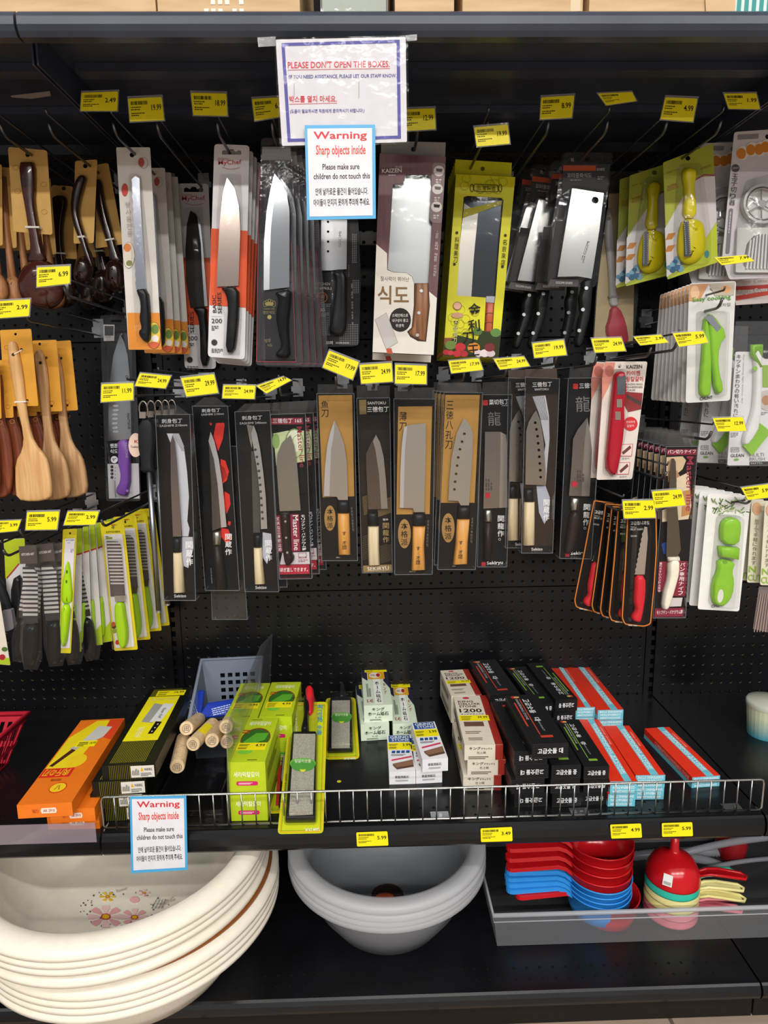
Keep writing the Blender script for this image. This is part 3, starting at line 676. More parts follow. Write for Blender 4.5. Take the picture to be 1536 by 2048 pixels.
# ---- orange and white chef knife cards
def chef(pts_card, hole, orange, blade, handle, name_at, basic, two, y, label, bladem, edge=None):
    t = Thing('chef_knife_pack', label, 'knife', y, B1, hole[0], group='orange and white chef knife cards')
    slot = [(hole[0][0]-78, hole[0][1]+16), (hole[0][0]-78, hole[0][1]-12), (hole[0][0]-60, hole[0][1]-22), (hole[0][0]-30, hole[0][1]-6), (hole[0][0]-16, hole[0][1]-26), (hole[0][0]+14, hole[0][1]-26), (hole[0][0]+28, hole[0][1]-6), (hole[0][0]+58, hole[0][1]-20), (hole[0][0]+76, hole[0][1]-10), (hole[0][0]+76, hole[0][1]+16)]
    t.poly('card', rquad(pts_card, 30), -.001, 0, '#e4e2e6', [slot])
    t.pr('#e2531b', orange); x, yy = name_at
    t.tx('MyChef', (x, yy), (x+185, yy-6), 46, '#c83a34', bold=.004); t.tx('DORCO', (x-4, yy-48), (x+80, yy-46), 18, '#c46a60')
    pts = [(x+30+9*k, yy+8+.9*k*(16-k)*.28) for k in range(17)]
    for a, b in zip(pts, pts[1:]): t.line('#c83a34', a, b, 3)
    t.tx('BASIC', (basic[0], basic[1]), (basic[0]-4, basic[1]-140), 30, '#231f20', bold=.008); t.tx('SERIES', (basic[0]+42, basic[1]+8), (basic[0]+38, basic[1]-162), 32, '#231f20', bold=.008)
    t.tx('200', two, (two[0]+84, two[1]), 36, '#231f20', bold=.006); t.fine('#55504e', (two[0], two[1]+22), (two[0]+55, two[1]+22), 7, 3, seed=3)
    t.pr('#3a3634', ell(two[0]+22, two[1]+155, 24)); t.fine('#55504e', (two[0], two[1]+205), (two[0]+90, two[1]+208), 6, 3, seed=5); t.line('#cfc8c4', (two[0]-4, two[1]-56), (two[0]+80, two[1]-55), 3)
    bl = t.poly('blade', blade, .004, .006, bladem)
    if edge: t.poly('blade_edge', edge, .003, .0065, STEEL)
    t.puff('handle', smooth_pts(handle, 1), .002, .013, BLK)
    t.puff('blister', inset([(p[0], p[1]) for p in blister_of(blade, handle)], -18), .0005, .016, CLR, ins=14, rings=2)
    t.done(); return t
def blister_of(bl, hd):
    xs0 = sorted(bl+hd, key=lambda p: p[1]); y0, y1 = xs0[0][1], xs0[-1][1]; L_, R_ = [], []
    for k in range(7):
        a, b = y0+(y1-y0)*k/7-30, y0+(y1-y0)*(k+1)/7+30; q = [p[0] for p in bl+hd if a <= p[1] <= b]
        if len(q) >= 2: L_.append((min(q), (a+b)/2)); R_.append((max(q), (a+b)/2))
    L_[0] = (L_[0][0], y0); R_[0] = (R_[0][0], y0); L_[-1] = (L_[-1][0], y1); R_[-1] = (R_[-1][0], y1)
    return L_+R_[::-1]
chef([(535, 470), (790, 470), (852, 1958), (600, 1955)], ((672, 522),), [(562, 1062), (800, 1065), (838, 1605), (582, 1602)],
     [(645, 690), (690, 715), (728, 800), (745, 950), (765, 1200), (785, 1455), (645, 1465), (612, 1250), (606, 1000), (618, 800)],
     [(665, 1468), (785, 1455), (785, 1560), (802, 1700), (800, 1932), (728, 1935), (725, 1700), (715, 1560), (690, 1500)],
     (578, 618), (634, 1660), (618, 1730), -.03, 'chef knife with matte black blade on an orange and white card', '#2a2523/.35',
     [(700, 725), (728, 800), (745, 950), (765, 1200), (785, 1455), (760, 1456), (740, 1150), (730, 950)])
t = chef([(838, 152), (1120, 165), (1082, 1882), (785, 1860)], ((978, 222),), [(812, 830), (1106, 850), (1092, 1465), (800, 1445)],
     [(940, 425), (1000, 510), (1035, 650), (1047, 850), (1032, 1290), (858, 1298), (865, 1100), (880, 800), (905, 560)],
     [(885, 1305), (1040, 1290), (1042, 1500), (1025, 1700), (1005, 1832), (928, 1826), (940, 1620), (950, 1450), (930, 1350)],
     (870, 330), (855, 1505), (815, 1590), -.252, 'chef knife with shiny steel blade on an orange and white card, front', 'metal#dfc9bd/.14')
for i in (1, 2, 3): t.dup((.004*i, .018*i, -.004*i), f'shiny chef knife on orange and white card, {ORD(i)} from the front', rot=.4*i)
# ---- black damask-box chef knife in clear shell, left of the notice
t = Thing('chef_knife_pack', 'mirror-polished chef knife in a clear pack with thin red border, front', 'knife', -.285, B2, (240, 125), group='red-bordered chef knife packs')
t.poly('clear_shell', rquad([(130, 65), (370, 65), (462, 1890), (88, 1890)], 30), -.001, 0, 'clear/.22#6c6a70', [ell(240, 125, 50, 12)])
t.poly('insert_card', [(150, 1300), (392, 1300), (408, 1850), (165, 1850)], .0003, .001, '#131214/.35'); t.poly('header_card', [(140, 135), (362, 135), (372, 245), (135, 245)], .0003, .001, '#8f8a8c')
t.puff('tray', rquad([(140, 240), (370, 240), (415, 1850), (125, 1850)], 20), .0006, .004, 'clear/.1#7c7b82', ins=10, rings=2)
t.poly('blade', [(237, 355), (290, 420), (335, 510), (358, 650), (356, 1262), (150, 1287), (153, 900), (175, 650), (205, 480)], .006, .008, MIRROR)
t.poly('blade_bevel', [(237, 355), (248, 420), (228, 600), (208, 800), (200, 1050), (196, 1282), (150, 1287), (153, 900), (175, 650), (205, 480)], .0055, .0084, 'metal#e8eaee/.2')
t.puff('handle', smooth_pts([(235, 1300), (380, 1270), (372, 1400), (350, 1550), (360, 1700), (372, 1830), (255, 1828), (250, 1785), (300, 1740), (268, 1620), (245, 1480), (275, 1360)], 1), .003, .014, '#1a1c1f/.2')
for a, b in (((115, 300), (92, 1860)), ((92, 1860), (408, 1862)), ((408, 1862), (372, 900))): t.line('#b0353d', a, b, 4, .0012)
t.pr('#a89a4a', ell(195, 1395, 36, 16), .0014)
for k in range(5): t.outline('#a89a4a', ell(160+18*k, 1380-abs(2-k)*-8, 14, 26, 10), 3, .0015)
t.tx('DAMASK STEEL', (150, 1442), (240, 1442), 12, '#a89a4a', .0015); t.tx('명인식도', (146, 1478), (240, 1478), 26, '#a89a4a', .0015); t.pr('#c3b85a', ell(196, 1502, 17), .0015)
t.tx('명장', (160, 1708), (210, 1700), 28, '#a58f5e', .0015); t.tx('식도', (180, 1742), (222, 1738), 24, '#a58f5e', .0015); t.done()
for i in range(1, 5): t.dup((.009*i, .02*i, -.002), f'chef knife in clear red-bordered pack left of the notice, {ORD(i)} from the front', rot=-.4*i)
# ---- large black kitchen knife pack below the warning sheet
t = Thing('kitchen_knife_pack', 'grey dotted blister pack with large kitchen knife, under the warning sheet', 'knife', -.15, B2, (720, 250))
t.poly('card', rquad([(528, 300), (890, 300), (930, 1180), (915, 1735), (580, 1745), (548, 1690), (530, 1180)], 40), -.001, 0, '#2b2b2d/.35')
for (xa, xb, ya, yb) in ((530, 608, 735, 950), (860, 915, 835, 1075), (830, 855, 1085, 1195), (865, 925, 1205, 1330), (545, 690, 1430, 1660), (760, 920, 1560, 1735)):
    for i in range(int((xb-xa)/14)):
        for j in range(int((yb-ya)/14)): t.pr('#a5a5a7', [(xa+14*i, ya+14*j), (xa+14*i+7, ya+14*j), (xa+14*i+7, ya+14*j+7), (xa+14*i, ya+14*j+7)], .0005, False)
t.poly('blade', [(640, 320), (720, 290), (818, 330), (820, 700), (816, 1118), (760, 1120), (690, 1128), (608, 1128), (612, 700), (620, 420)], .005, .007, 'metal#cdcdd0/.26', [ell(667, y_, 10, n=10) for y_ in (578, 658, 738, 817, 897, 975)])
t.tx('GGOMI', (770, 940), (775, 815), 22, '#8d8d90', .0074)
t.puff('handle', smooth_pts([(700, 1140), (818, 1118), (820, 1400), (818, 1642), (710, 1647), (666, 1612), (698, 1500), (720, 1300), (722, 1200)], 1), .003, .014, '#26272a/.28')
t.tx('KITCHEN', (562, 1248), (682, 1248), 24, '#d8d8da'); t.tx('KNIFE(L)', (562, 1286), (694, 1286), 26, '#f0f0f0', bold=.01)
t.outline('#d9843a', ell(618, 1345, 44, n=20), 6); t.tx('1.8T', (592, 1352), (646, 1352), 28, '#d9843a', bold=.01); t.fine('#d9843a', (600, 1362), (636, 1362), 6)
t.tx('No.GG301', (576, 1423), (680, 1423), 18, '#c8c8ca'); t.tx('330', (578, 1458), (640, 1458), 28, '#f0f0f0', bold=.012); t.line('#d8d8da', (575, 1398), (690, 1398), 3); t.fine('#a0a0a2', (578, 1468), (672, 1468), 6, 3)
t.tx('꼬미', (645, 1722), (704, 1722), 28, '#f2f2f2', bold=.015); t.tx('GGOMI KNIVES', (728, 1716), (838, 1716), 14, '#d8d8da', bold=.01)
t.vt('모든 요리에 편리한 주방용 칼', (858, 1232), (864, 1560), 13, '#c8c8ca')
t.puff('blister', rquad([(590, 300), (840, 300), (845, 1120), (840, 1660), (655, 1662), (600, 1140)], 30), .0005, .017, CLR, ins=16, rings=2); t.done()
# ---- window boxes
def window_box(t, outer, win, depth, m, hang=None, hm='#a9a6a4', hole=None):
    P = t.flat(outer, depth); W = [t.flat(w_, depth) for w_ in win]
    t.slab('front_panel', P, depth-.001, depth, m, W)
    n = len(P); V = [Vector((x, -depth, z)) for x, z in P]+[Vector((x, 0, z)) for x, z in P]
    t.add('box_side', V, [(i, (i+1) % n, n+(i+1) % n, n+i) for i in range(n)], m)
    t.slab('back_panel', P, -.001, 0, '#b9b4ae')
    if hang: t.poly('hang_tab', hang, -.002, -.001, hm, [ell(hole[0], hole[1], hole[2], n=14)])
t = Thing('cleaver_box', 'oxblood and white window box with wood-handled cleaver, right of the notice', 'knife box', -.255, B3, (355, 118), group='oxblood cleaver boxes')
win = [(290, 325), (500, 325), (512, 560), (510, 720), (495, 1000), (480, 1215), (487, 1400), (458, 1690), (392, 1686), (332, 1650), (308, 1612), (345, 1580), (362, 1400), (363, 1215), (345, 1160), (300, 1128), (190, 1122), (145, 1100), (165, 800), (188, 405), (258, 398), (282, 372)]
window_box(t, [(80, 150), (622, 180), (520, 1803), (20, 1780)], [win], .02, 'oxblood_board', [(92, 48), (620, 62), (615, 185), (90, 160)], hole=(355, 118, 20))
W2 = .0206
whole = [(52, 895), (140, 970), (140, 1105), (190, 1126), (300, 1131), (342, 1162), (360, 1215), (358, 1400), (340, 1578), (303, 1612), (330, 1655), (392, 1690), (460, 1695), (491, 1400), (484, 1283), (548, 1335), (521, 1802), (21, 1779)]
t.pr('#e9e4da', whole, W2); t.pr('#8b7578', rquad([(512, 228), (620, 232), (588, 725), (512, 722), (488, 690)], 25), W2)
for c, m_ in (((565, 295), '#5f5354'), ((553, 442), '#6a5c5d'), ((545, 588), '#2b2526')):
    t.pr('#ded9d4', ell(c[0], c[1], 44, n=20), W2+.0002); t.pr(m_, [(c[0]-24, c[1]-22), (c[0]+30, c[1]-16), (c[0]+22, c[1]+8), (c[0]-20, c[1]+4)], W2+.0004)
    t.fine('#d9cfcf', (c[0]-26, c[1]+66), (c[0]+20, c[1]+66), 12, 2, 1.6, W2+.0003)
t.tx('KAIZEN', (98, 312), (260, 306), 34, '#ece8e4', W2, bold=.02); t.tx('카이젠', (205, 272), (262, 270), 16, '#d9cfcf', W2); t.fine('#d9cfcf', (150, 326), (258, 326), 6, 1, 2, W2)
t.vt('・모든 요리에 적합한 사각식도', (552, 778), (528, 1156), 24, '#e4dcd8', W2)
t.tx('절사력이 뛰어난', (85, 1196), (320, 1202), 38, '#4a4038', W2); t.tx('식도', (62, 1388), (318, 1390), 155, '#84643d', W2, bold=.02)
t.pr('#272021', ell(248, 1515, 88, 98, 20), W2)
for k, st in enumerate(('스테인레스로', '내구성이 좋고', '위생적')): t.tx(st, (182+(28 if k == 2 else 0), 1492+42*k), (312-(36 if k == 2 else 0), 1492+42*k), 28, '#efeae6', W2+.0003, bold=.005)
t.pr('#c9c6c2', [(38, 1512), (135, 1455), (230, 1700), (132, 1758)], W2+.0002); t.outline('#aaa6a2', [(38, 1512), (135, 1455), (230, 1700), (132, 1758)], 4, W2+.0003); t.pr('#c2512f', [(132, 1752), (175, 1746), (188, 1794), (142, 1790)], W2+.0003)
t.poly('blade', [(288, 330), (502, 322), (515, 720), (490, 1218), (360, 1220), (300, 1132), (140, 1118), (160, 800), (186, 400)], .006, .0085, GREYST)
t.puff('handle', [(362, 1216), (484, 1216), (490, 1400), (462, 1695), (390, 1690), (325, 1652), (300, 1612), (340, 1575), (358, 1400)], .004, .012, 'wood#b5743a#6d3f1d/.45')
rivets(t, ((420, 1278), (400, 1458), (388, 1640)), 14, .0165); t.poly('window_film', win, .0185, .0188, 'clear/.015#e8ecdf'); t.done()
t.dup((.0, .06, -.012), 'oxblood cleaver box half hidden behind the front one', rot=0)
t = Thing('cleaver_box', 'bright yellow window box with orange-handled cleaver, front', 'knife box', -.146, B3, (920, 275), group='yellow cleaver boxes')
win = [(768, 508), (800, 498), (1078, 516), (1094, 534), (1060, 900), (1028, 1330), (1018, 1400), (1000, 1700), (1008, 1735), (985, 1762), (918, 1746), (930, 1690), (946, 1400), (950, 1332), (712, 1316), (735, 900)]
YB = '#e0dc10/.45'
window_box(t, [(705, 320), (1190, 345), (1052, 1832), (600, 1815)], [win], .018, YB, [(700, 200), (1162, 228), (1156, 350), (694, 330)], YB, (922, 278, 18))
W2 = .0186
for k in range(140):
    r = random.Random(k); v_ = r.random(); yy = 340+v_*1460; lo, hi = 705-105*v_+42, 1190-138*v_-42; x = lo+r.random()*(hi-lo)
    if (yy > 450 and yy < 1385 and x > 672 and x < 1138-100*v_) or (yy > 1280 and x > 880): continue
    t.outline('#a9a912', ell(x, yy, 36, n=14), 3, W2)
t.outline('#2b2a10', rquad([(848, 400), (1050, 408), (1055, 470), (850, 462)], 18), 5, W2); t.tx('台灣製造', (880, 452), (1030, 456), 40, '#2b2a10', W2)
for c in (835, 1068): t.outline('#2b2a10', ell(c, 435, 16, 34, 10), 5, W2)
t.vt('料理美刀', (716, 830), (698, 1050), 34, '#33310f', W2); t.vt('名廚來店', (1108, 850), (1088, 1072), 34, '#33310f', W2)
for c in ((712, 800), (692, 1058), (1110, 822), (1086, 1078)): t.pr('#33310f', ell(c[0], c[1], 12, n=8), W2)
t.vt('不鏽鋼刀', (706, 1515), (694, 1710), 30, '#f1ec9a', W2+.0005)
for k in range(4): t.pr('#3d3a12', ell(706-4*k, 1535+50*k, 17, n=12), W2)
t.pr('#e8b39a', ell(716, 1400, 36, 34), W2); t.pr('#c99b7a', ell(716, 1478, 50, 22), W2); t.outline('#7a4a2c', ell(716, 1400, 36, 34), 4, W2+.0002)
t.pr('#8f4a32', [(610, 1662), (700, 1662), (690, 1722), (606, 1722)], W2)
t.pr('#2f3a16', [(608, 1720), (720, 1640), (880, 1680), (910, 1600), (1072, 1640), (1056, 1800), (1052, 1828), (602, 1812)], W2)
for c, r_, m_ in (((660, 1722), 46, '#6d8a34'), ((880, 1610), 40, '#50762c'), ((1030, 1620), 44, '#5b8a3a'), ((850, 1742), 52, '#e08a1f'), ((740, 1738), 44, '#c9202c'), ((625, 1780), 28, '#b81c28'), ((660, 1785), 26, '#d0303a'), ((715, 1792), 34, '#c4202e'), ((770, 1800), 32, '#b81c28'), ((890, 1790), 36, '#e3d3d6'), ((940, 1800), 40, '#eee0e0'), ((990, 1800), 36, '#d9c6cc'), ((980, 1740), 44, '#7a1a1a')):
    t.pr(m_, ell(c[0], min(c[1], 1812-r_*.6), r_, r_*.8, 14), W2+.0003)
for ch, x, yy, s_ in (('金', 812, 1482, 100), ('利', 808, 1612, 96), ('刀', 762, 1715, 96), ('王', 808, 1812, 88)): t.tx(ch, (x, yy), (x+s_, yy-8), s_, '#15130a', W2+.0008, bold=.012)
t.poly('inner_tray', [(770, 500), (1096, 515), (1060, 900), (1030, 1400), (1005, 1765), (915, 1750), (945, 1340), (705, 1320)], .0005, .002, '#1a1c22/.3')
t.poly('blade', [(772, 560), (1088, 530), (1060, 900), (1025, 1335), (712, 1316), (735, 900)], .006, .008, 'metal#5b6068/.12')
t.poly('blade_edge', [(772, 560), (885, 640), (850, 1000), (830, 1326), (712, 1316), (735, 900)], .0065, .0084, 'metal#b0aca4/.3')
t.poly('inner_flap', [(768, 610), (1085, 535), (1080, 570), (760, 680)], .009, .0095, YB)
t.poly('ferrule', [(950, 1322), (1024, 1325), (1018, 1378), (948, 1372)], .006, .014, STEEL)
t.puff('handle', [(946, 1372), (1018, 1378), (1012, 1500), (1000, 1690), (1010, 1735), (985, 1764), (914, 1746), (930, 1690), (940, 1500)], .005, .011, 'wood#d9602a#b8431c/.35')
for k in range(4): t.poly('handle_ring', [(942-3*k, 1455+75*k), (1014-3*k, 1460+75*k), (1014-3*k, 1468+75*k), (942-3*k, 1463+75*k)], .006, .0165, '#8a3212')
t.poly('window_film', win, .0166, .0169, 'clear/.01#dfe6da'); t.done()
for i in range(1, 7): t.dup((.0, .0205*i, -.0005*i), f'bright yellow window cleaver box, {ORD(i)} from the front')
# ---- steel cleaver in clear pack with rivet handle
t = Thing('cleaver_pack', 'large steel cleaver with black riveted handle in clear pack, front', 'knife', -.193, B4, (612, 170), group='clear-packed cleavers')
t.poly('clear_shell', rquad([(405, 105), (838, 110), (760, 700), (690, 1260), (272, 1250), (340, 600)], 40), -.001, 0, 'clear/.05#8b8b92', [ell(612, 170, 18)])
t.poly('header_card', [(412, 212), (812, 205), (775, 470), (480, 408), (400, 470)], .0004, .001, '#3b3a3d/.4'); t.pr('#b5512c', [(412, 216), (690, 218), (690, 262), (410, 262)]); t.tx('KNIFE', (700, 262), (765, 262), 22, '#c9c9cc'); t.tx('꼬미중화식도', (445, 322), (655, 322), 40, '#b5b5ba', bold=.01); t.fine('#9a9aa0', (470, 338), (640, 338), 8, 1); t.fine('#9a9aa0', (705, 310), (768, 310), 9, 2)
t.tx('특', (475, 190), (505, 190), 34, '#a8a8ac')
t.poly('side_card', [(345, 690), (420, 690), (365, 1170), (300, 1190), (285, 1180)], .0004, .001, '#2a2527/.35')
t.poly('blade', [(488, 415), (755, 455), (720, 760), (652, 1185), (540, 1165), (362, 1168), (380, 1050), (425, 780)], .006, .009, 'metal#e3e2de/.16', [ell(682, 515, 30, n=18)])
t.tx('GGOMI', (604, 980), (640, 868), 24, '#77716a', .0096); t.fine('#8a847c', (600, 990), (585, 1050), 8, 2, w=.0096)
t.poly('foot_card', [(300, 1190), (545, 1192), (540, 1252), (278, 1250)], .0004, .001, '#45403f/.4'); t.tx('GGOMI KNIFE', (348, 1226), (490, 1232), 20, '#d8d8da')
t.puff('handle', smooth_pts([(558, 1200), (655, 1180), (648, 1330), (632, 1500), (590, 1650), (560, 1775), (490, 1765), (520, 1600), (548, 1450), (532, 1350), (560, 1280)], 1), .001, .016, '#1b1c1e/.4')
rivets(t, ((607, 1265), (578, 1448), (547, 1627)), 16, .0172)
t.puff('blister', rquad([(470, 390), (780, 440), (700, 1200), (340, 1200), (390, 800)], 30), .001, .014, CLR, ins=16, rings=2); t.done()
t.dup((-.008, .055, -.0), 'black-handled cleaver in clear pack, second from the front', rot=1)
t.dup((-.04, .085, .0), 'black-handled cleaver in clear pack leaning at the left, upper of two', rot=6); t.dup((-.055, .112, -.0), 'black-handled cleaver in clear pack, leftmost and rearmost', rot=8)
# ---- red silicone spatula in a bag with a tan board
t = Thing('spatula_pack', 'red silicone spatula with silver handle and tan card in clear bag', 'spatula', -.045, B4, (860, 340))
t.poly('card', [(800, 458), (1032, 450), (1005, 1745), (672, 1725), (700, 1290), (745, 900), (790, 640)], -.001, 0, '#c5b185')
t.poly('bag', [(810, 270), (1062, 268), (1060, 460), (1045, 1000), (1055, 1300), (1010, 1770), (660, 1750), (690, 1290), (735, 900), (790, 600)], .012, .0124, 'clear/.02#f0f0ea')
t.poly('bag_top', [(810, 272), (1062, 270), (1056, 430), (800, 446)], .0125, .0135, 'clear/.3#4a4a4e')
t.tx('Simple &amp; Co'.replace('&amp;', '&'), (958, 540), (985, 700), 26, '#8a3a48', bold=.004); t.vt('20@', (972, 720), (965, 850), 26, '#8a5a58')
t.puff('handle', smooth_pts([(775, 600), (800, 575), (820, 600), (838, 800), (852, 1100), (868, 1330), (884, 1422), (800, 1425), (802, 1300), (782, 1000), (755, 830)], 1), .001, .009, '#c9c9cc/.3')
t.poly('ring', [(797, 1330), (880, 1335), (880, 1350), (797, 1346)], .001, .0115, '#8a8a8e')
t.puff('head', smooth_pts([(812, 1420), (886, 1425), (945, 1560), (972, 1740), (890, 1752), (800, 1745), (765, 1610), (795, 1530)], 1), .001, .01, '#b81c38/.4'); t.poly('hang_hole', ell(800, 672, 16), .0095, .0104, '#8a7f66'); t.done()
# ---- yellow citrus peelers on lime cards
t = Thing('peeler_pack', 'yellow toothed peeler on a lime and white card, front', 'peeler', -.199, B5, (675, 410), group='yellow peeler cards')
t.poly('card', rquad([(408, 458), (945, 250), (997, 1530), (455, 1715)], 14), -.001, 0, '#a8b238', [ell(675, 412, 26)])
t.pr('#d5d2d4', [(428, 1165), (612, 842), (700, 700), (800, 615), (966, 602), (985, 1090), (880, 1250), (700, 1500), (560, 1600), (447, 1690), (445, 1560)], .0004)
t.pr('#c2cf2e', [(985, 1100), (996, 1528), (480, 1704), (700, 1560), (850, 1290)], .0005); t.line('#a52a63', (762, 640), (850, 590), 14, .0006); t.line('#a52a63', (848, 590), (965, 596), 14, .0006)
for c in ((485, 1240), (480, 1370)): t.pr('#c07d2a', [(c[0]-50, c[1]+50), (c[0]-20, c[1]-20), (c[0]+60, c[1]-30), (c[0]+20, c[1]+40)], .0006)
for k in range(14):
    r = random.Random(k+3); t.pr(r.choice(['#3f6f9a', '#5a8fb0', '#2f5f86', '#7ab0c4']), ell(470+r.random()*150, 1480+r.random()*140, 22+r.random()*16, n=10), .0006+.00003*k)
t.pr('#3f8f92', ell(880, 1440, 26, 40), .0006); t.tx('EASY peeler', (455, 580), (610, 520), 16, '#5c6a1c', .0006); t.tx('감자껍질칼', (810, 540), (925, 500), 26, '#a8502c', .0006); t.outline('#b0503c', [(456, 745), (575, 705), (578, 722), (460, 765)], 4, .0006); t.tx('SUPER', (460, 735), (560, 700), 26, '#b0503c', .0006)
t.tx('TO BE HAND', (780, 1615), (940, 1560), 16, '#4a5618', .0007)
YP = '#e2d40a/.3'
t.puff('handle', smooth_pts([(600, 600), (640, 515), (740, 530), (757, 600), (735, 700), (745, 850), (757, 1065), (608, 1065), (625, 850), (632, 740)], 1), .001, .012, YP)
t.puff('body', smooth_pts([(610, 1065), (780, 1058), (850, 1140), (862, 1400), (800, 1515), (690, 1568), (595, 1540), (550, 1420), (562, 1230)], 1), .001, .016, YP)
t.poly('blade', rquad([(632, 1085), (682, 1075), (706, 1465), (640, 1470)], 18), .0165, .0192, '#4a4d52/.3')
for k in range(17):
    for x0, sg in ((634, 1), (684, -1)):
        x = x0+(k*1.3); yy = 1110+k*20; t.pr('#d9dcdf', [(x, yy), (x+12*sg, yy+5), (x, yy+10)], .0194, False)
t.puff('blister', rquad([(560, 480), (790, 480), (890, 1200), (890, 1560), (520, 1600), (520, 1150)], 60), .0006, .0225, CLR, ins=30, rings=2); t.done()
t.dup((-.035, .075, -.004), 'yellow toothed peeler on lime card, second and partly hidden', rot=5, yaw=-10); t.dup((-.045, .105, -.003), 'yellow toothed peeler on lime card, third and nearly hidden', rot=5, yaw=-10)
# ---- egg slicer cards
t = Thing('egg_slicer_pack', 'white two-way egg slicer on a pale card at the right edge, front', 'egg slicer', -.21, B5, (1530, 180), group='egg slicer cards')
t.poly('card', rquad([(1172, 130), (1660, 95), (1640, 1690), (1118, 1715), (1042, 1480)], 30), -.001, 0, '#d5d0d4', [ell(1530, 180, 26)])
t.pr('#8f8b92', [(1215, 160), (1435, 148), (1432, 200), (1215, 212)])
for c in ((1250, 355), (1350, 315), (1440, 310), (1510, 285)):
    t.pr('#ece6dd', ell(c[0]+16, c[1], 66, 78, 18), .0008); t.pr('#d88a2c', ell(c[0], c[1]+5, 50, 60, 16), .001)
t.pr('#56545a', ell(1188, 518, 42, n=18)); t.tx('2WAY', (1156, 528), (1222, 522), 20, '#e6e4e8'); t.vt('玉子切り器', (1186, 572), (1148, 922), 62, '#3f3c42'); t.pr('#7d7a82', rquad([(1120, 950), (1162, 950), (1122, 1435), (1082, 1435)], 18))
t.fine('#d5d0d4', (1140, 985), (1104, 1400), 10, 1)
t.puff('blister', rquad([(1290, 650), (1660, 560), (1640, 1680), (1120, 1690), (1190, 1150)], 60), .0006, .02, DULL, ins=30, rings=2)
def ring(t, name, cx, cy, ro, ri, w0, w1, m): t.poly(name, ell(cx, cy, ro, n=36), w0, w1, m, [ell(cx, cy, ri, n=36)])
ring(t, 'cutter_ring', 1468, 905, 212, 185, .004, .016, '#c9c8c6'); ring(t, 'inner_ring', 1468, 905, 168, 158, .004, .012, '#bdbcba'); t.poly('hub', ell(1466, 905, 42), .004, .012, '#aeadab'); t.poly('disc', ell(1468, 905, 160, n=28), .002, .004, '#e4e2e0')
for a in range(0, 360, 60):
    ca, sa = math.cos(math.radians(a+30)), math.sin(math.radians(a+30)); b = (1466+ca*40, 905+sa*40); c = (1466+ca*165, 905+sa*165)
    t.poly('spoke', [(b[0]-sa*4, b[1]+ca*4), (c[0]-sa*4, c[1]+ca*4), (c[0]+sa*4, c[1]-ca*4), (b[0]+sa*4, b[1]-ca*4)], .009, .012, '#9b9a98')
t.poly('slicer_frame', rquad([(1200, 1160), (1640, 1160), (1640, 1640), (1180, 1640)], 20), .002, .008, '#dddbd9', [rquad([(1250, 1560), (1300, 1330), (1380, 1240), (1640, 1230), (1640, 1600), (1300, 1600)], 30)])
for k in range(9): t.poly('slicer_rib', [(1290+38*k, 1600), (1310+38*k, 1600), (1350+34*k, 1225+max(0, 3-k)*22), (1334+34*k, 1225+max(0, 3-k)*22)], .004, .012, '#e8e6e4')
t.done(); t.dup((-.042, .05, -.006), 'white egg slicer on pale card behind the front one', rot=2)
# ---- the big notice and the warning sheet
t = Thing('notice_sign', 'large white notice with blue border hanging from the top shelf lip', 'sign', -.566, A2, (510, 225))
sh = rquad([(118, 238), (898, 222), (906, 852), (156, 876)], 8); t.poly('sheet', sh, -.0006, 0, '#dedce2/.5')
t.poly('plastic_sleeve', rquad([(108, 228), (912, 212), (918, 862), (142, 888)], 8), .0012, .0016, 'clearm/.005#ffffff')
for a, b in (((8, 225), (118, 282)), ((898, 212), (965, 248))): t.poly('tape_tab', [(a[0], a[1]), (b[0], a[1]-6), (b[0], b[1]-6), (a[0]+6, b[1])], .0016, .002, 'clearm/.3#cfd2d8')
t.outline('#4a48a0', [(152, 258), (862, 238), (870, 832), (190, 852)], 19, .0004)
RD = '#d8283c'; BL = '#3c3c94'
t.tx("PLEASE DON'T OPEN THE BOXES.", (190, 410), (802, 402), 40, RD, .0005, bold=.01); t.line(RD, (190, 420), (803, 410), 2.5, .0005)
t.tx('(IF YOU NEED ASSISTANCE, PLEASE LET OUR STAFF KNOW.)', (193, 478), (850, 470), 28, BL, .0005, bold=.009)
t.tx('박스를 열지 마세요.', (200, 615), (485, 612), 40, RD, .0005, bold=.012); t.line(RD, (200, 625), (486, 618), 2.5, .0005); t.tx('(도움이 필요하시면 직원에게 문의하시기 바랍니다.)', (204, 684), (650, 678), 28, BL, .0005, bold=.01)
t.line('#8a7f8a', (228, 500), (229, 580), 2, .0005); t.line('#8a6f6a', (617, 490), (618, 590), 2, .0005); t.done()
def warning(cr, q, y, label, pitch=0):
    c = ((q[0][0]+q[1][0])/2, q[0][1]); t = Thing('warning_sign', label, 'sign', y, cr, c, pitch=pitch, group='blue-bordered warning sheets')
    TL, TR, BR, BL_ = [Vector(p) for p in q]
    uv = lambda u, v: tuple(TL*(1-u)*(1-v)+TR*u*(1-v)+BR*u*v+BL_*(1-u)*v)
    t.poly('sheet', q, -.0006, 0, '#4fa8dc/.4'); t.pr('#e2e0e6', [uv(.035, .035), uv(.955, .035), uv(.955, .965), uv(.04, .965)], .0004); H = (BL_-TL).length
    for st, u0, u1, v, h, m, b in (('Warning', .12, .88, .172, .105, '#cf3038', .03), ('Sharp objects inside', .15, .86, .345, .135, '#d8432c', .016), ('Please make sure', .24, .77, .472, .062, '#2e2a2c', .014), ('children do not touch this', .11, .92, .572, .062, '#2e2a2c', .014), ('안에 날카로운 물건이 들어있습니다.', .13, .89, .742, .078, '#2e2a2c', .018), ('아이들이 만지지 못하게 주의해 주세요.', .10, .915, .858, .078, '#2e2a2c', .018)):
        t.tx(st, uv(u0, v), uv(u1, v), h*H, m, .0006, bold=b)
    t.done()
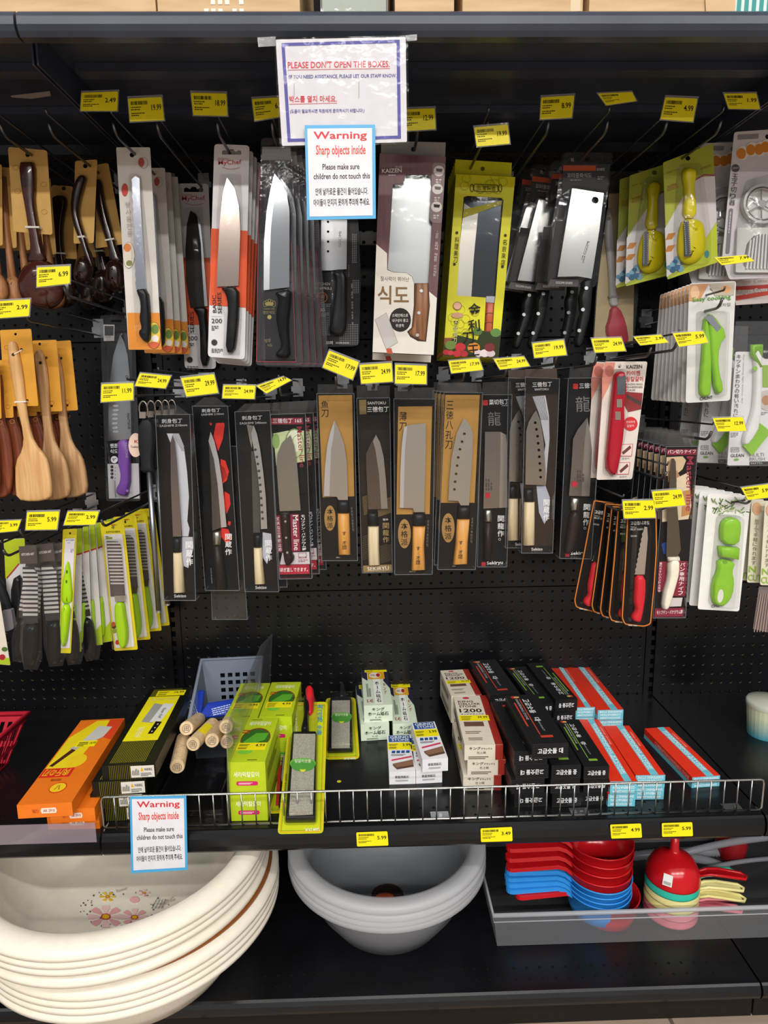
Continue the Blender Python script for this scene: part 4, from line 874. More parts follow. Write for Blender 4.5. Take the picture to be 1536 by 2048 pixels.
warning(A2, [(292, 752), (715, 748), (719, 1312), (306, 1320)], -.572, 'blue-bordered warning sheet taped over the bottom of the white notice')
warning(D1, [(712, 886), (1022, 882), (1030, 1288), (720, 1307)], -DS-.0115, 'blue-bordered warning sheet hanging on the wire fence of the tool shelf')
# ================================================================ middle row: boxed knives
WOODP = 'wood#ead9b4#d9c296/.5'; WOODO = 'wood#e3a552#d18f3e/.45'; EDGE = 'clear/.5#8d939b'
def clear_box(t, q, depth, flap=None):
    """thin clear carton: front and sides, with painted-in highlights along the folded edges, and a hang flap"""
    A = [Vector((x, -depth, z)) for x, z in t.flat(q, depth)]; B = [Vector((v.x, 0, v.z)) for v in A]; n = 4
    V = A+B; Fc = [(0, 3, 2, 1)]+[(i, (i+1) % 4, 4+(i+1) % 4, 4+i) for i in range(4)]
    t.add('clear_box', V, Fc, CLR)
    G = [tube_geo([A[i], A[(i+1) % 4]], .0007, 4) for i in range(4)]+[tube_geo([A[i], B[i]], .0006, 4) for i in range(4)]
    t.add('box_edge_glint', *merge(*G), EDGE)  # pale rods along the folds, edge highlights put into their colour
    if flap: t.poly('hang_flap', flap, 0, .0008, 'clear/.2#5f5c5a')
def knife(t, blade, ferr, hand, bm=STEEL, fm='#17181a/.35', hm=WOODP, w=.008, bevel=None, bevm='metal#dcdfe3/.3', holes=()):
    t.poly('blade', blade, w, w+.0016, bm, holes)
    if bevel: t.poly('blade_bevel', bevel, w-.0004, w+.002, bevm)
    t.puff('ferrule', ferr, w-.005, .013, fm, rings=3); t.puff('handle', hand, w-.006, .015, hm, rings=3)
def seki(t, x, y, x1, m='#e8e8ea', st='Sekizo', h=24, W=.0017): t.tx(st, (x, y), (x1, y-2), h, m, W, bold=.012)
DK = '#1a1513/.4'; INK = '#08090b/.4'
# --- sashimi knife, white brush-stroke print
t = Thing('knife_box', 'sashimi knife with pale handle in clear box, beside the sharpening steels', 'knife box', -.275, C2, (300, 300), group='boxed sashimi knives')
t.poly('insert_card', [(165, 356), (430, 356), (476, 1812), (230, 1812)], -.001, 0, DK); t.pr('#101012', [(167, 368), (430, 368), (432, 478), (170, 490)]); t.pr('#0d0d0f', [(230, 1752), (474, 1750), (476, 1810), (232, 1811)])
t.tx('刺身包丁', (210, 422), (372, 416), 36, '#dcdcde', bold=.01); t.tx('SASHIMI 210mm', (193, 450), (412, 442), 18, '#c8c8ca', bold=.006); seki(t, 308, 1792, 403)
t.pr('#c4c6d0', [(250, 500), (345, 500), (385, 600), (410, 800), (425, 1000), (412, 1190), (430, 1250), (420, 1310), (372, 1310), (350, 1000), (325, 750), (290, 600)])
for k in range(6): t.line('#2a2624', (300+12*k, 500), (372+8*k, 640), 3)
t.pr('#b9bbc6', [(372, 1315), (455, 1315), (460, 1400), (420, 1560), (385, 1545), (368, 1450)]); t.vt('関蔵作', (426, 1345), (430, 1545), 55, '#f4f4f4', bold=.015)
knife(t, [(298, 510), (280, 570), (283, 900), (300, 1312), (366, 1312), (350, 1000), (330, 720), (315, 570)], [(300, 1315), (370, 1315), (370, 1432), (303, 1432)], [(305, 1432), (370, 1432), (385, 1560), (398, 1746), (308, 1750), (305, 1560)], 'metal#8d8583/.2')
clear_box(t, [(160, 350), (432, 350), (478, 1815), (228, 1815)], .03, [(195, 280), (330, 275), (430, 352), (165, 352)]); t.done()
# --- sashimi knife with red splashes
t = Thing('knife_box', 'sashimi knife on black card with bright red splashes in clear box', 'knife box', -.2, C2, (590, 250), group='boxed sashimi knives')
t.poly('insert_card', [(455, 290), (728, 290), (817, 1732), (558, 1732)], -.001, 0, INK)
t.tx('刺身包丁', (526, 336), (672, 330), 30, '#dcdcde', bold=.01); t.tx('SASHIMI 210mm', (522, 360), (700, 352), 16, '#c8c8ca', bold=.006)
for p in ([(638, 418), (700, 415), (706, 430), (692, 540), (655, 640), (618, 520)], [(675, 700), (712, 715), (740, 800), (722, 870), (692, 895), (668, 800)], [(705, 955), (745, 980), (752, 1060), (722, 1135), (700, 1050)], [(678, 1238), (735, 1255), (764, 1330), (720, 1370), (680, 1310)], [(735, 1190), (755, 1195), (750, 1225), (730, 1220)], [(588, 415), (608, 420), (602, 438), (590, 432)]): t.pr('#e02a1c', p)
for k in range(7): t.line('#0d0e11', (640+10*k, 720+8*k), (690+6*k, 880-6*k), 3)
t.vt('関蔵作', (736, 1285), (736, 1462), 52, '#f4f4f4', bold=.012); t.tx('MADE IN JAPAN', (592, 1560), (600, 1680), 10, '#b8b8ba')
knife(t, [(597, 485), (625, 560), (660, 700), (690, 900), (722, 1235), (670, 1242), (610, 1266), (600, 900), (580, 560)], [(610, 1265), (680, 1262), (682, 1376), (615, 1378)], [(615, 1378), (684, 1376), (732, 1730), (640, 1732)], 'metal#6d6a66/.25', 'metal#b9b3ab/.35', '#25211f/.4', bevel=[(597, 485), (625, 560), (660, 700), (690, 900), (722, 1235), (680, 1240), (652, 900), (622, 700), (580, 560)])
clear_box(t, [(450, 285), (730, 285), (822, 1737), (553, 1737)], .03, [(545, 215), (640, 215), (735, 287), (455, 287)]); t.done()
t = Thing('knife_box', 'long empty clear plastic box whose end sticks out below the red-splashed box', 'knife box', -.16, C2, (740, 1700))
t.poly('back_sheet', [(560, 600), (800, 600), (882, 1962), (612, 1962)], -.001, 0, 'clear/.06#8a857d'); clear_box(t, [(560, 600), (800, 600), (885, 1965), (608, 1965)], .022); t.done()
# --- dimpled sashimi knife
t = Thing('knife_box', 'sashimi knife with a row of round dimples in clear box', 'knife box', -.2, C2, (930, 300), group='boxed sashimi knives')
t.poly('insert_card', [(790, 335), (1060, 325), (1128, 1742), (870, 1742)], -.001, 0, DK); t.pr('#101012', [(792, 340), (1060, 330), (1064, 440), (796, 450)]); t.pr('#0d0d0f', [(868, 1670), (1124, 1668), (1127, 1741), (871, 1741)])
t.tx('刺身包丁', (842, 396), (1002, 390), 34, '#dcdcde', bold=.01); t.tx('SASHIMI 240mm', (825, 430), (1036, 422), 18, '#c8c8ca', bold=.006); seki(t, 948, 1725, 1036)
t.pr('#4b463f', [(915, 640), (985, 640), (985, 1282), (932, 1282)])
t.pr('#b9bbc6', [(1005, 1278), (1072, 1290), (1080, 1400), (1040, 1528), (1003, 1470)]); t.vt('関蔵作', (1050, 1335), (1054, 1508), 50, '#f4f4f4', bold=.012); t.pr('#8f8a80', [(880, 430), (930, 440), (920, 620), (905, 560)])
knife(t, [(935, 435), (960, 500), (985, 620), (1010, 800), (1030, 1000), (1042, 1250), (992, 1252), (985, 1000), (965, 800), (940, 650), (915, 500)], [(935, 1288), (1000, 1288), (1000, 1394), (935, 1394)], [(937, 1394), (1000, 1394), (1010, 1520), (1028, 1677), (946, 1681), (940, 1540)], 'metal#c2c4c4/.3')
for c in ((948, 628), (960, 685), (968, 740), (976, 795), (981, 850), (986, 905), (989, 958), (993, 1010), (997, 1065), (1001, 1120), (1005, 1170)): t.poly('dimple', ell(c[0], c[1], 11, n=10), .0096, .0102, '#3c3a36')
clear_box(t, [(785, 330), (1062, 320), (1132, 1747), (866, 1747)], .03, [(865, 265), (1060, 262), (1066, 322), (790, 332)]); t.done()
t.dup((.014, .034, 0), 'boxed sashimi knife tucked behind the dimpled one')
# --- maroon santoku pack
def vtext_block(t, pts, m, st, a, b, wd, tm='#f2eef0', bold=.012): t.pr(m, pts); t.vt(st, a, b, wd, tm, bold=bold)
t = Thing('knife_box', 'santoku knife over a cabbage picture on maroon and black card, front', 'knife box', -.21, C2, (1250, 260), group='maroon santoku packs')
t.poly('insert_card', [(1072, 355), (1338, 350), (1388, 1632), (1142, 1638)], -.001, 0, INK); MR = '#8c1f38'
t.pr(MR, [(1070, 378), (1322, 375), (1326, 428), (1074, 430)]); t.tx('三徳包丁 165', (1085, 420), (1312, 416), 38, '#f4eef0', bold=.012)
t.pr('#c9d6a4', [(1090, 500), (1200, 478), (1330, 478), (1336, 720), (1250, 735), (1112, 752)]); t.pr('#e6ecd0', ell(1255, 560, 60, 90)); t.pr('#8fb064', ell(1110, 560, 30, 60)); t.outline('#7a9a54', ell(1255, 580, 75, 120, 20), 8); t.outline('#9cb878', ell(1280, 600, 50, 90, 20), 6)
t.tx('Master line', (1272, 448), (1300, 768), 42, '#a02a44', bold=.004)
t.pr(MR, [(1105, 1145), (1142, 1145), (1162, 1436), (1126, 1437)]); t.vt('丈夫な三本鋲止め', (1124, 1155), (1145, 1430), 26, '#f4eef0', bold=.012)
t.pr(MR, [(1222, 1135), (1290, 1135), (1302, 1428), (1235, 1432)]); t.tx('Master line', (1240, 1145), (1252, 1420), 44, '#f4eef0', bold=.006)
t.vt('モリブデン・バナジウム鋼', (1322, 1140), (1332, 1422), 30, '#f4eef0', bold=.012); t.pr('#d6cdd0', [(1160, 1440), (1372, 1432), (1378, 1528), (1142, 1532)]); t.outline('#9a3a50', [(1285, 1440), (1350, 1438), (1352, 1482), (1288, 1485)], 4); t.tx('MEDIUM', (1292, 1480), (1348, 1478), 10, '#8c1f38', bold=.01); t.fine('#7a3a48', (1285, 1495), (1360, 1493), 6, 2)
t.pr('#b01f36', [(1135, 1536), (1372, 1531), (1375, 1605), (1140, 1611)]); t.tx('研ぎ直しできます。', (1142, 1592), (1362, 1587), 34, '#f6f0f2', bold=.012)
knife(t, [(1225, 512), (1255, 600), (1275, 720), (1305, 1105), (1140, 1112), (1115, 760), (1122, 660), (1160, 570)], [(1142, 1108), (1222, 1106), (1222, 1150), (1145, 1150)], smooth_pts([(1145, 1120), (1222, 1116), (1220, 1300), (1232, 1420), (1266, 1480), (1215, 1542), (1182, 1530), (1162, 1400), (1150, 1250)], 1), 'metal#9c9a90/.28', '#241a17/.4', '#241a17/.4')
rivets(t, ((1185, 1192), (1191, 1320), (1200, 1437)), 9, .0172); clear_box(t, [(1066, 350), (1342, 344), (1394, 1642), (1138, 1648)], .028, [(1090, 255), (1370, 240), (1345, 345), (1070, 352)]); t.done()
for i in (1, 2): t.dup((.013*i, .036*i, 0), f'maroon and black santoku pack, {ORD(i)} from the front')
# --- gold-card Japanese knives
GOLD = '#b3863f/.35'
def gold_box(label, y, q, card, blade, ferr, hand, oval, ch, chp, bevel=None, holes=(), cr=C3, o=(260, 380), flap=None, sign=None, grp='gold-carded knife boxes', fine=None, base=None):
    t = Thing('knife_box', label, 'knife box', y, cr, o, group=grp)
    t.poly('insert_card', q, -.001, 0, '#15120f/.35'); t.pr(GOLD, card)
    t.vt(ch, chp[0], chp[1], 62, '#2a1c10', bold=.008)
    t.pr('#a67f45', ell(*oval, n=24)); t.vt('本格派', (oval[0], oval[1]-oval[3]*.8), (oval[0], oval[1]+oval[3]*.85), oval[2]*1.1, '#1b120a', bold=.01)
    if fine: t.vt('丈夫な八本釘打ち', fine[0], fine[1], 18, '#8f8a84')
    if base: t.fine('#9a948c', base[0], base[1], 8, 1)
    knife(t, blade, ferr, hand, 'metal#b8b4ac/.3', hm=WOODO, bevel=bevel, bevm='metal#d8dbde/.3', holes=holes)
    h = hand; cx = (h[0][0]+h[1][0])/2; yb = max(p[1] for p in h); dx = (sum(p[0] for p in h)/len(h)-cx)
    t.vt('すヽ才団', (cx+dx*1.2, yb-200), (cx+dx*1.6, yb-42), 32, '#2a1c10', .0192, bold=.006)
    clear_box(t, inset(q, -6), .03, flap); t.done(); return t
gold_box('fish knife on a gold card with orange wooden handle in clear box', -.19, [(106, 420), (412, 420), (442, 1835), (148, 1835)], [(115, 430), (402, 426), (420, 1290), (150, 1302)],
  [(252, 642), (290, 720), (335, 850), (356, 1000), (366, 1322), (286, 1322), (270, 1293), (160, 1290), (170, 1050), (190, 860), (220, 730)], [(272, 1322), (376, 1320), (379, 1432), (277, 1432)], [(277, 1432), (379, 1432), (386, 1600), (391, 1786), (285, 1788), (280, 1640)],
  (213, 1477, 48, 108), '魚刀', ((168, 470), (170, 622)), [(252, 642), (246, 760), (222, 900), (208, 1290), (160, 1290), (170, 1050), (190, 860), (220, 730)], flap=[(110, 335), (405, 335), (412, 418), (106, 418)], fine=((398, 1380), (412, 1590)), base=((265, 1808), (330, 1808)))
t = Thing('knife_box', 'santoku on dark brown card with gold base strip reading SEKIRYU', 'knife box', -.18, C3, (590, 390))
t.poly('insert_card', [(446, 460), (718, 456), (742, 1932), (494, 1940)], -.001, 0, '#241d17/.35'); t.pr('#121110', [(448, 464), (718, 460), (722, 590), (455, 596)]); t.pr('#8f7a4a', [(462, 468), (522, 466), (524, 590), (465, 592)])
t.tx('SANTOKU', (533, 508), (690, 506), 24, '#e4e0d8', bold=.01); t.tx('三徳包丁', (530, 574), (716, 570), 48, '#f0eee8', bold=.012)
for k in range(16): t.line('#9a8250', (488+k*1.0, 1300+k*10), (532, 1286+k*10), 3)
for k in range(18): t.line('#9a8250', (640, 1420+0*k), (641, 1421), 1) if k == 0 else t.line('#9a8250', (620, 1330+k*8), (735, 1290+k*8), 3)
for k in range(14): t.line('#6f6144', (490, 1640+k*15), (540, 1620+k*15), 3); t.line('#6f6144', (640, 1720+k*11), (735, 1690+k*11), 3)
t.pr('#14110f', [(632, 1470), (735, 1470), (738, 1700), (632, 1700)]); t.vt('関龍作', (690, 1512), (690, 1690), 52, '#b59a62', bold=.004); t.tx('鍛金', (664, 1500), (712, 1498), 20, '#dcd6c8', bold=.012)
t.pr('#9a7f4c', [(496, 1882), (740, 1872), (742, 1931), (496, 1939)]); t.tx('SEKIRYU', (533, 1926), (716, 1918), 32, '#f2eee4', bold=.008)
knife(t, [(605, 765), (640, 830), (670, 950), (690, 1150), (706, 1396), (540, 1402), (525, 1100), (520, 930), (560, 840)], [(530, 1424), (622, 1420), (626, 1542), (535, 1542)], [(537, 1542), (630, 1542), (633, 1700), (641, 1870), (540, 1874), (535, 1700)], 'metal#6f6760/.22', bevel=[(605, 765), (640, 830), (670, 950), (690, 1150), (706, 1396), (650, 1398), (632, 1100), (602, 900), (580, 820)], bevm='metal#a5a29c/.3')
clear_box(t, [(440, 455), (722, 450), (746, 1938), (488, 1946)], .03, [(440, 345), (725, 345), (722, 452), (442, 456)]); t.done()
gold_box('square-ended vegetable knife on a gold card with orange handle', -.225, [(764, 466), (1106, 468), (1080, 1950), (772, 1954)], [(795, 525), (1085, 522), (1064, 1442), (780, 1446)],
  [(845, 700), (900, 680), (1030, 668), (1030, 900), (1016, 1424), (935, 1426), (920, 1392), (808, 1388), (812, 1100), (825, 850)], [(920, 1428), (1026, 1428), (1022, 1542), (918, 1542)], [(918, 1542), (1026, 1542), (1016, 1700), (1026, 1910), (904, 1916), (914, 1700)],
  (848, 1610, 55, 125), '薄刀', ((838, 562), (832, 745)), [(845, 700), (872, 690), (852, 900), (840, 1389), (808, 1388), (812, 1100), (825, 850)], flap=[(762, 365), (1105, 362), (1108, 462), (764, 462)], o=(935, 400), fine=((1052, 1490), (1042, 1720)), base=((890, 1930), (990, 1930)))
t = gold_box('eight-hole santoku on a gold card with orange handle, front', -.215, [(125, 410), (444, 414), (382, 1910), (72, 1910)], [(130, 425), (425, 426), (380, 1346), (92, 1346)],
  [(290, 620), (345, 690), (368, 780), (360, 950), (332, 1368), (262, 1368), (240, 1330), (156, 1326), (165, 1150), (185, 950), (225, 760)], [(235, 1368), (346, 1368), (336, 1482), (228, 1482)], [(228, 1482), (336, 1482), (320, 1680), (316, 1862), (190, 1867), (215, 1680)],
  (155, 1560, 55, 125), '三徳八孔刀', ((172, 470), (158, 895)), None, [ell(c[0], c[1], 12, n=12) for c in ((292, 758), (273, 825), (255, 890), (240, 960), (231, 1030), (222, 1100), (213, 1167), (208, 1233))], C4, (290, 350), [(122, 325), (432, 325), (446, 410), (124, 410)], fine=((362, 1470), (352, 1690)), base=((190, 1882), (255, 1882)), grp='eight-hole santoku boxes')
for i in (1, 2, 3): t.dup((-.004*i, .034*i, .001*i), f'eight-hole santoku on a gold card, {ORD(i)} from the front')
# --- black-card knives with red seal
def seal_box(label, y, q, o, head, drag, blade, bevel, mark, ferr, hand, seki_at, base, flap, hm='#2a201d/.4', dk=INK, cn=''):
    t = Thing('knife_box', label, 'knife box', y, C4, o, group='red-seal dragon knife boxes')
    t.poly('insert_card', q, -.001, 0, dk); x, yy, x1 = head
    t.pr('#c8202a', rquad([(x-54, yy-42), (x-12, yy-42), (x-12, yy+4), (x-54, yy+4)], 8)); t.tx(cn, (x, yy), (x1, yy-8), 46, '#f0f0f0', bold=.012); t.tx('SANTOKU' if '三' in cn else 'NAKIRI', (x1-58, yy+10), (x1-6, yy+8), 9, '#c0c0c2', bold=.01)
    t.tx('龍', drag[:2], (drag[0]+drag[2], drag[1]-4), drag[2]*1.08, '#6d6d70', bold=.004)
    t.vt('関龍作', seki_at[0], seki_at[1], 54, '#f0f0f0', bold=.012); t.outline('#d8d8da', ell(seki_at[1][0]-8, seki_at[1][1]+18, 11, n=12), 3)
    bx, by, bx1 = base; t.pr('#c8202a', rquad([(bx-46, by-30), (bx-10, by-30), (bx-10, by+6), (bx-46, by+6)], 8)); t.tx('Sekiryu', (bx, by), (bx1, by-6), 36, '#f4f4f4', bold=.018)
    knife(t, blade, ferr, hand, 'metal#8f8984/.25', 'metal#bdb9b3/.3', hm, bevel=bevel, bevm='metal#aaa7a0/.3')
    t.pr('#c01f34', mark, .0104); t.fine('#4a4440', (mark[0][0], mark[0][1]-20), (mark[0][0], mark[0][1]-120), 12, 3, 1.8, .0104)
    clear_box(t, inset(q, -6), .03, flap); t.done(); return t
seal_box('square-ended vegetable knife on black card with grey dragon character', -.17, [(445, 430), (694, 430), (650, 1888), (410, 1888)], (560, 370), (505, 512, 672), (495, 690, 110),
  [(468, 740), (600, 740), (645, 765), (657, 850), (657, 1386), (455, 1396), (465, 1000)], [(600, 740), (645, 765), (657, 850), (657, 1386), (590, 1389), (598, 1000)], [(475, 1262), (515, 1262), (515, 1305), (475, 1305)],
  [(455, 1398), (526, 1396), (526, 1510), (455, 1508)], [(455, 1508), (526, 1510), (532, 1832), (455, 1832)], ((606, 1450), (602, 1640)), (485, 1882, 622), [(450, 320), (690, 310), (698, 428), (444, 428)], cn='菜切包丁')
t = Thing('knife_box', 'holed santoku with pale wooden handle and white brush print in clear box', 'knife box', -.215, C4, (950, 240), group='holed santoku boxes')
t.poly('insert_card', [(820, 280), (1100, 294), (1040, 1770), (785, 1770)], -.001, 0, '#33291f/.35'); t.poly('hang_tab', [(806, 205), (1080, 200), (1086, 288), (812, 282)], -.001, .0005, '#43362f/.4'); t.pr('#15120f', [(820, 284), (1098, 296), (1092, 420), (818, 410)]); t.pr('#1a1512', [(786, 1712), (1042, 1712), (1040, 1769), (785, 1769)])
t.tx('三徳包丁', (875, 360), (1042, 352), 42, '#f0f0f0', bold=.012); t.tx('SANTOKU', (893, 388), (1012, 385), 18, '#d8d8da', bold=.01); seki(t, 865, 1754, 960)
t.pr('#b8bac2', [(875, 440), (985, 430), (1015, 600), (1020, 800), (1002, 1000), (988, 1190), (962, 1000), (985, 850), (940, 620)])
for k in range(7): t.line('#2a221c', (885+14*k, 440), (945+10*k, 640), 3.5)
t.pr('#aeb2c0', [(908, 1200), (985, 1200), (1022, 1300), (1016, 1450), (976, 1528), (930, 1430)]); t.vt('関蔵作', (996, 1312), (990, 1502), 52, '#f4f4f4', bold=.012)
knife(t, [(905, 558), (880, 588), (840, 660), (820, 740), (813, 1190), (986, 1196), (986, 1080), (966, 800), (940, 640)], [(800, 1220), (880, 1220), (886, 1336), (796, 1336)], [(798, 1336), (890, 1336), (890, 1702), (790, 1706)], 'metal#a29c93/.25', holes=[ell(c[0], c[1], 12, n=12) for c in ((897, 663), (907, 720), (917, 778), (922, 838), (928, 896), (932, 953), (936, 1010), (940, 1068), (943, 1127))])
clear_box(t, [(814, 274), (1106, 288), (1046, 1776), (780, 1776)], .03); t.done()
t.dup((-.024, .05, 0), 'boxed santoku with grey handle half hidden behind the pale-handled one')
seal_box('pointed santoku on black card with grey dragon character and blue glint', -.215, [(1186, 290), (1472, 286), (1370, 1820), (1112, 1815)], (1330, 220), (1275, 372, 1452), (1245, 572, 122),
  [(1340, 620), (1365, 750), (1379, 900), (1376, 1000), (1360, 1290), (1185, 1286), (1205, 1050), (1220, 800), (1260, 720)], [(1340, 620), (1365, 750), (1379, 900), (1376, 1000), (1360, 1290), (1290, 1288), (1305, 1000), (1320, 800)], ell(1232, 1187, 26, n=12),
  [(1195, 1294), (1272, 1298), (1262, 1412), (1192, 1412)], smooth_pts([(1190, 1412), (1264, 1412), (1270, 1550), (1230, 1700), (1200, 1780), (1130, 1770), (1165, 1600)], 1), ((1340, 1352), (1330, 1545)), (1200, 1800, 1342), [(1195, 190), (1480, 190), (1476, 284), (1184, 288)], cn='三徳包丁')
# ================================================================ left: purple knife, steels, bamboo turners
t = Thing('purple_knife_pack', 'knife with purple handle and silver blade in clear blister pack', 'knife', -.05, C1, (1085, 195))
t.poly('clear_shell', rquad([(930, 140), (1250, 140), (1312, 1872), (990, 1872)], 30), -.001, 0, 'clear/.08#8f9096', [rquad([(1030, 185), (1130, 185), (1130, 205), (1030, 205)], 8)])
t.poly('insert_card', [(990, 1310), (1240, 1310), (1302, 1850), (1012, 1850)], .0003, .001, '#1f1e20/.4'); t.pr('#cfccd2', [(1000, 1525), (1290, 1520), (1300, 1848), (1014, 1848)])
t.pr('#d8d6da', [(962, 228), (1066, 230), (1063, 380), (965, 382)]); t.pr('#55575c', [(972, 240), (1058, 242), (1056, 332), (974, 332)]); t.tx('PANTONE', (976, 352), (1030, 350), 12, '#55575c')
t.tx('팬톤', (1025, 1376), (1096, 1376), 40, '#f0f0f2', bold=.012); t.tx('식도', (1025, 1428), (1096, 1428), 40, '#f0f0f2', bold=.012); t.pr('#f0f0f2', ell(1063, 1485, 33, n=20)); t.tx('9"', (1045, 1500), (1082, 1500), 30, '#1f1e20', bold=.01)
for k in range(4): t.pr('#2a282a', ell(1042, 1552+33*k, 14, n=12)); t.fine('#55535a', (1068, 1556+33*k), (1084, 1556+33*k), 6, 1)
t.tx('PANTONE KITCHENWARE', (1062, 1680), (1070, 1840), 12, '#4a484e', bold=.006)
t.poly('blade', [(1120, 318), (1160, 400), (1190, 520), (1207, 700), (1217, 1000), (1222, 1292), (1008, 1312), (1010, 1000), (1025, 750), (1055, 520)], .006, .008, 'metal#c3c8cc/.2')
for c in ((1075, 985), (1075, 1025), (1070, 1065), (1068, 1105), (1065, 1148), (1070, 1190), (1075, 1225)): t.poly('dimple', ell(c[0], c[1], 26, 11, 12), .0078, .0084, 'metal#e6e9ec/.3')
t.tx('PANTONE', (1178, 1055), (1190, 1200), 22, '#3a3a40', .0088, bold=.012)
t.puff('handle', smooth_pts([(1098, 1300), (1222, 1292), (1224, 1820), (1100, 1812), (1085, 1755), (1125, 1690), (1130, 1600), (1100, 1500), (1110, 1400)], 1), .002, .014, '#8450b4/.4'); t.tx('PANTONE', (1158, 1330), (1170, 1470), 24, '#c9a8e4', .0166, bold=.012); t.poly('eyelet', ell(1186, 1775, 12, n=12), .014, .0166, '#a878d0')
t.puff('blister', rquad([(1010, 290), (1225, 290), (1240, 1830), (1080, 1830), (1000, 1320)], 40), .001, .018, CLR, ins=16, rings=2); t.done()
t = Thing('sharpening_steel', 'black-handled sharpening steel with steel ring, front', 'sharpening steel', -.31, C1, (1335, 1000), group='sharpening steels')
t.puff('handle', smooth_pts([(1300, 1100), (1440, 1098), (1455, 1300), (1430, 1530), (1462, 1600), (1310, 1604), (1322, 1500), (1290, 1350)], 1), -.006, .014, '#1b1c1e/.5')
a, b = t.L((1388, 1600), 0), t.L((185, 1892), 0, C2); t.add('rod', *tube_geo([a, b], .0052, 10), 'metal#8f9296/.35', smooth=True); t.add('rod_tip', *tube_geo([b, b+(b-a).normalized()*.004], .0056, 10), 'metal#c9ccd0/.3')
c = t.L((1335, 1020), 0); t.add('ring', *tube_geo([c+Vector((math.cos(k*math.pi/8)*.008, 0, math.sin(k*math.pi/8)*.016)) for k in range(16)], .0016, 6, True), 'metal#b8b0a4/.3', smooth=True); t.poly('collar', [(1305, 1040), (1365, 1040), (1365, 1100), (1305, 1100)], -.004, .008, 'metal#b8b0a4/.3'); t.done()
for i in range(1, 5): t.dup((.001*i, .045*i, .0), f'black-handled sharpening steel, {ORD(i)} from the front', rot=-.6*i)
t = Thing('hang_tag', 'round pinkish paper tag tied beside the sharpening steel handle', 'tag', -.295, C1, (1258, 1300)); t.poly('disc', ell(1262, 1350, 66, 112, 24), -.0004, .0004, '#e0c4b4'); t.tx('KI', (1250, 1330), (1296, 1330), 28, '#b83a3a', bold=.01); t.tx('Traditional', (1216, 1376), (1310, 1376), 20, '#3a342e'); t.done()
KG = '#d8992f/.6'
def turner(name, label, y, o, card, wood, pts, holes, cr=C1, group='bamboo turners', m='wood#e0b47c#cc9a5e/.55'):
    t = Thing(name, label, 'spatula', y, cr, o, group=group)
    t.poly('card', rquad(card, 14), -.001, 0, KG, [ell(h[0], h[1], 13, n=12) for h in holes])
    for k in range(4): c = (card[0][0]+60+40*k, card[0][1]+160+140*k); t.outline('#b5722a', ell(c[0], c[1], 24, 20, 12), 4, .0004)
    t.puff('turner', smooth_pts(pts, 1), .001, .008, m); t.done(); return t
t = turner('bamboo_turner', 'pale bamboo turner on an amber card, front', -.25, (140, 320), [(0, 280), (290, 268), (358, 986), (50, 988)], None,
  [(80, 400), (120, 376), (160, 400), (190, 520), (222, 700), (247, 950), (275, 1150), (330, 1330), (440, 1450), (470, 1560), (497, 1750), (490, 1850), (320, 1880), (160, 1857), (148, 1700), (150, 1500), (215, 1390), (226, 1250), (160, 980), (110, 700), (76, 480)], ((145, 318), (200, 460), (255, 935)))
t.poly('tie', [(145, 942), (250, 938), (250, 952), (145, 956)], 0, .0095, '#e4ded2'); t.poly('hang_hole', ell(124, 508, 15, n=12), .0085, .0096, '#3a2a18'); t.line('#e4ded2', (130, 505), (205, 462), 8, .0098); t.done()
t2 = turner('bamboo_turner', 'darker-grained bamboo turner on an amber card, second from the front', -.2, (360, 410), [(300, 378), (527, 370), (582, 1035), (275, 1042)], None,
  [(330, 480), (365, 455), (405, 480), (440, 600), (460, 760), (470, 980), (490, 1180), (530, 1350), (620, 1470), (650, 1600), (672, 1800), (600, 1850), (470, 1868), (350, 1840), (345, 1560), (395, 1420), (415, 1250), (390, 1050), (350, 750), (322, 560)], ((370, 410), (432, 538), (480, 985)), m='wood#cda273#a87c50/.55')
t2.poly('hang_hole', ell(376, 585, 15, n=12), .0085, .0096, '#2a1c10'); t2.done()
for i in (1,): t2.dup((.016*i, .03*i, -.0), f'bamboo turner on an amber card, {ORD(i+1)} from the front', rot=-1.5*i)
t = turner('dark_spatula', 'reddish-brown wooden spatula at the left edge, front', -.27, (-20, 980), [(-180, 560), (-5, 560), (15, 1105), (-160, 1105)], None, [(-120, 700), (-80, 700), (-70, 1100), (-20, 1250), (5, 1450), (10, 1700), (-30, 1850), (-160, 1860), (-190, 1500)], (), group='dark spatulas at the left edge', m='wood#8f4a2c#5f2b18/.4')
for i in range(1, 7): t.dup((.013*i, .02*i, .001*i), f'reddish-brown wooden spatula at the left edge, {ORD(i)} from the front', rot=-1.0*i)
# ================================================================ right-hand cards and the third row
LIME = '#8cc81c/.3'; LIME2 = '#a5d414/.3'
t = Thing('ring_sharpener_pack', 'red ring knife sharpener on a pale printed card, front', 'sharpener', -.25, C5, (270, 245), group='red sharpener cards')
t.poly('card', rquad([(168, 215), (460, 215), (355, 1018), (112, 1022)], 14), -.001, 0, '#e2d8d0', [ell(268, 245, 14)])
t.pr('#d98c7c', [(172, 220), (240, 222), (225, 320), (190, 400), (150, 480), (150, 330)]); t.pr('#b86a5c', ell(200, 280, 30, 40)); t.pr('#8f2a2c', [(300, 420), (428, 430), (418, 540), (330, 560), (296, 500)]); t.pr('#4a3a38', [(300, 430), (420, 490), (415, 520), (298, 450)])
t.tx('KAIZEN', (318, 264), (425, 260), 24, '#3a3234', bold=.012); t.tx('카이젠', (318, 312), (412, 310), 34, '#c0262e', bold=.012); t.tx('링칼갈이', (316, 352), (432, 350), 34, '#c0262e', bold=.012)
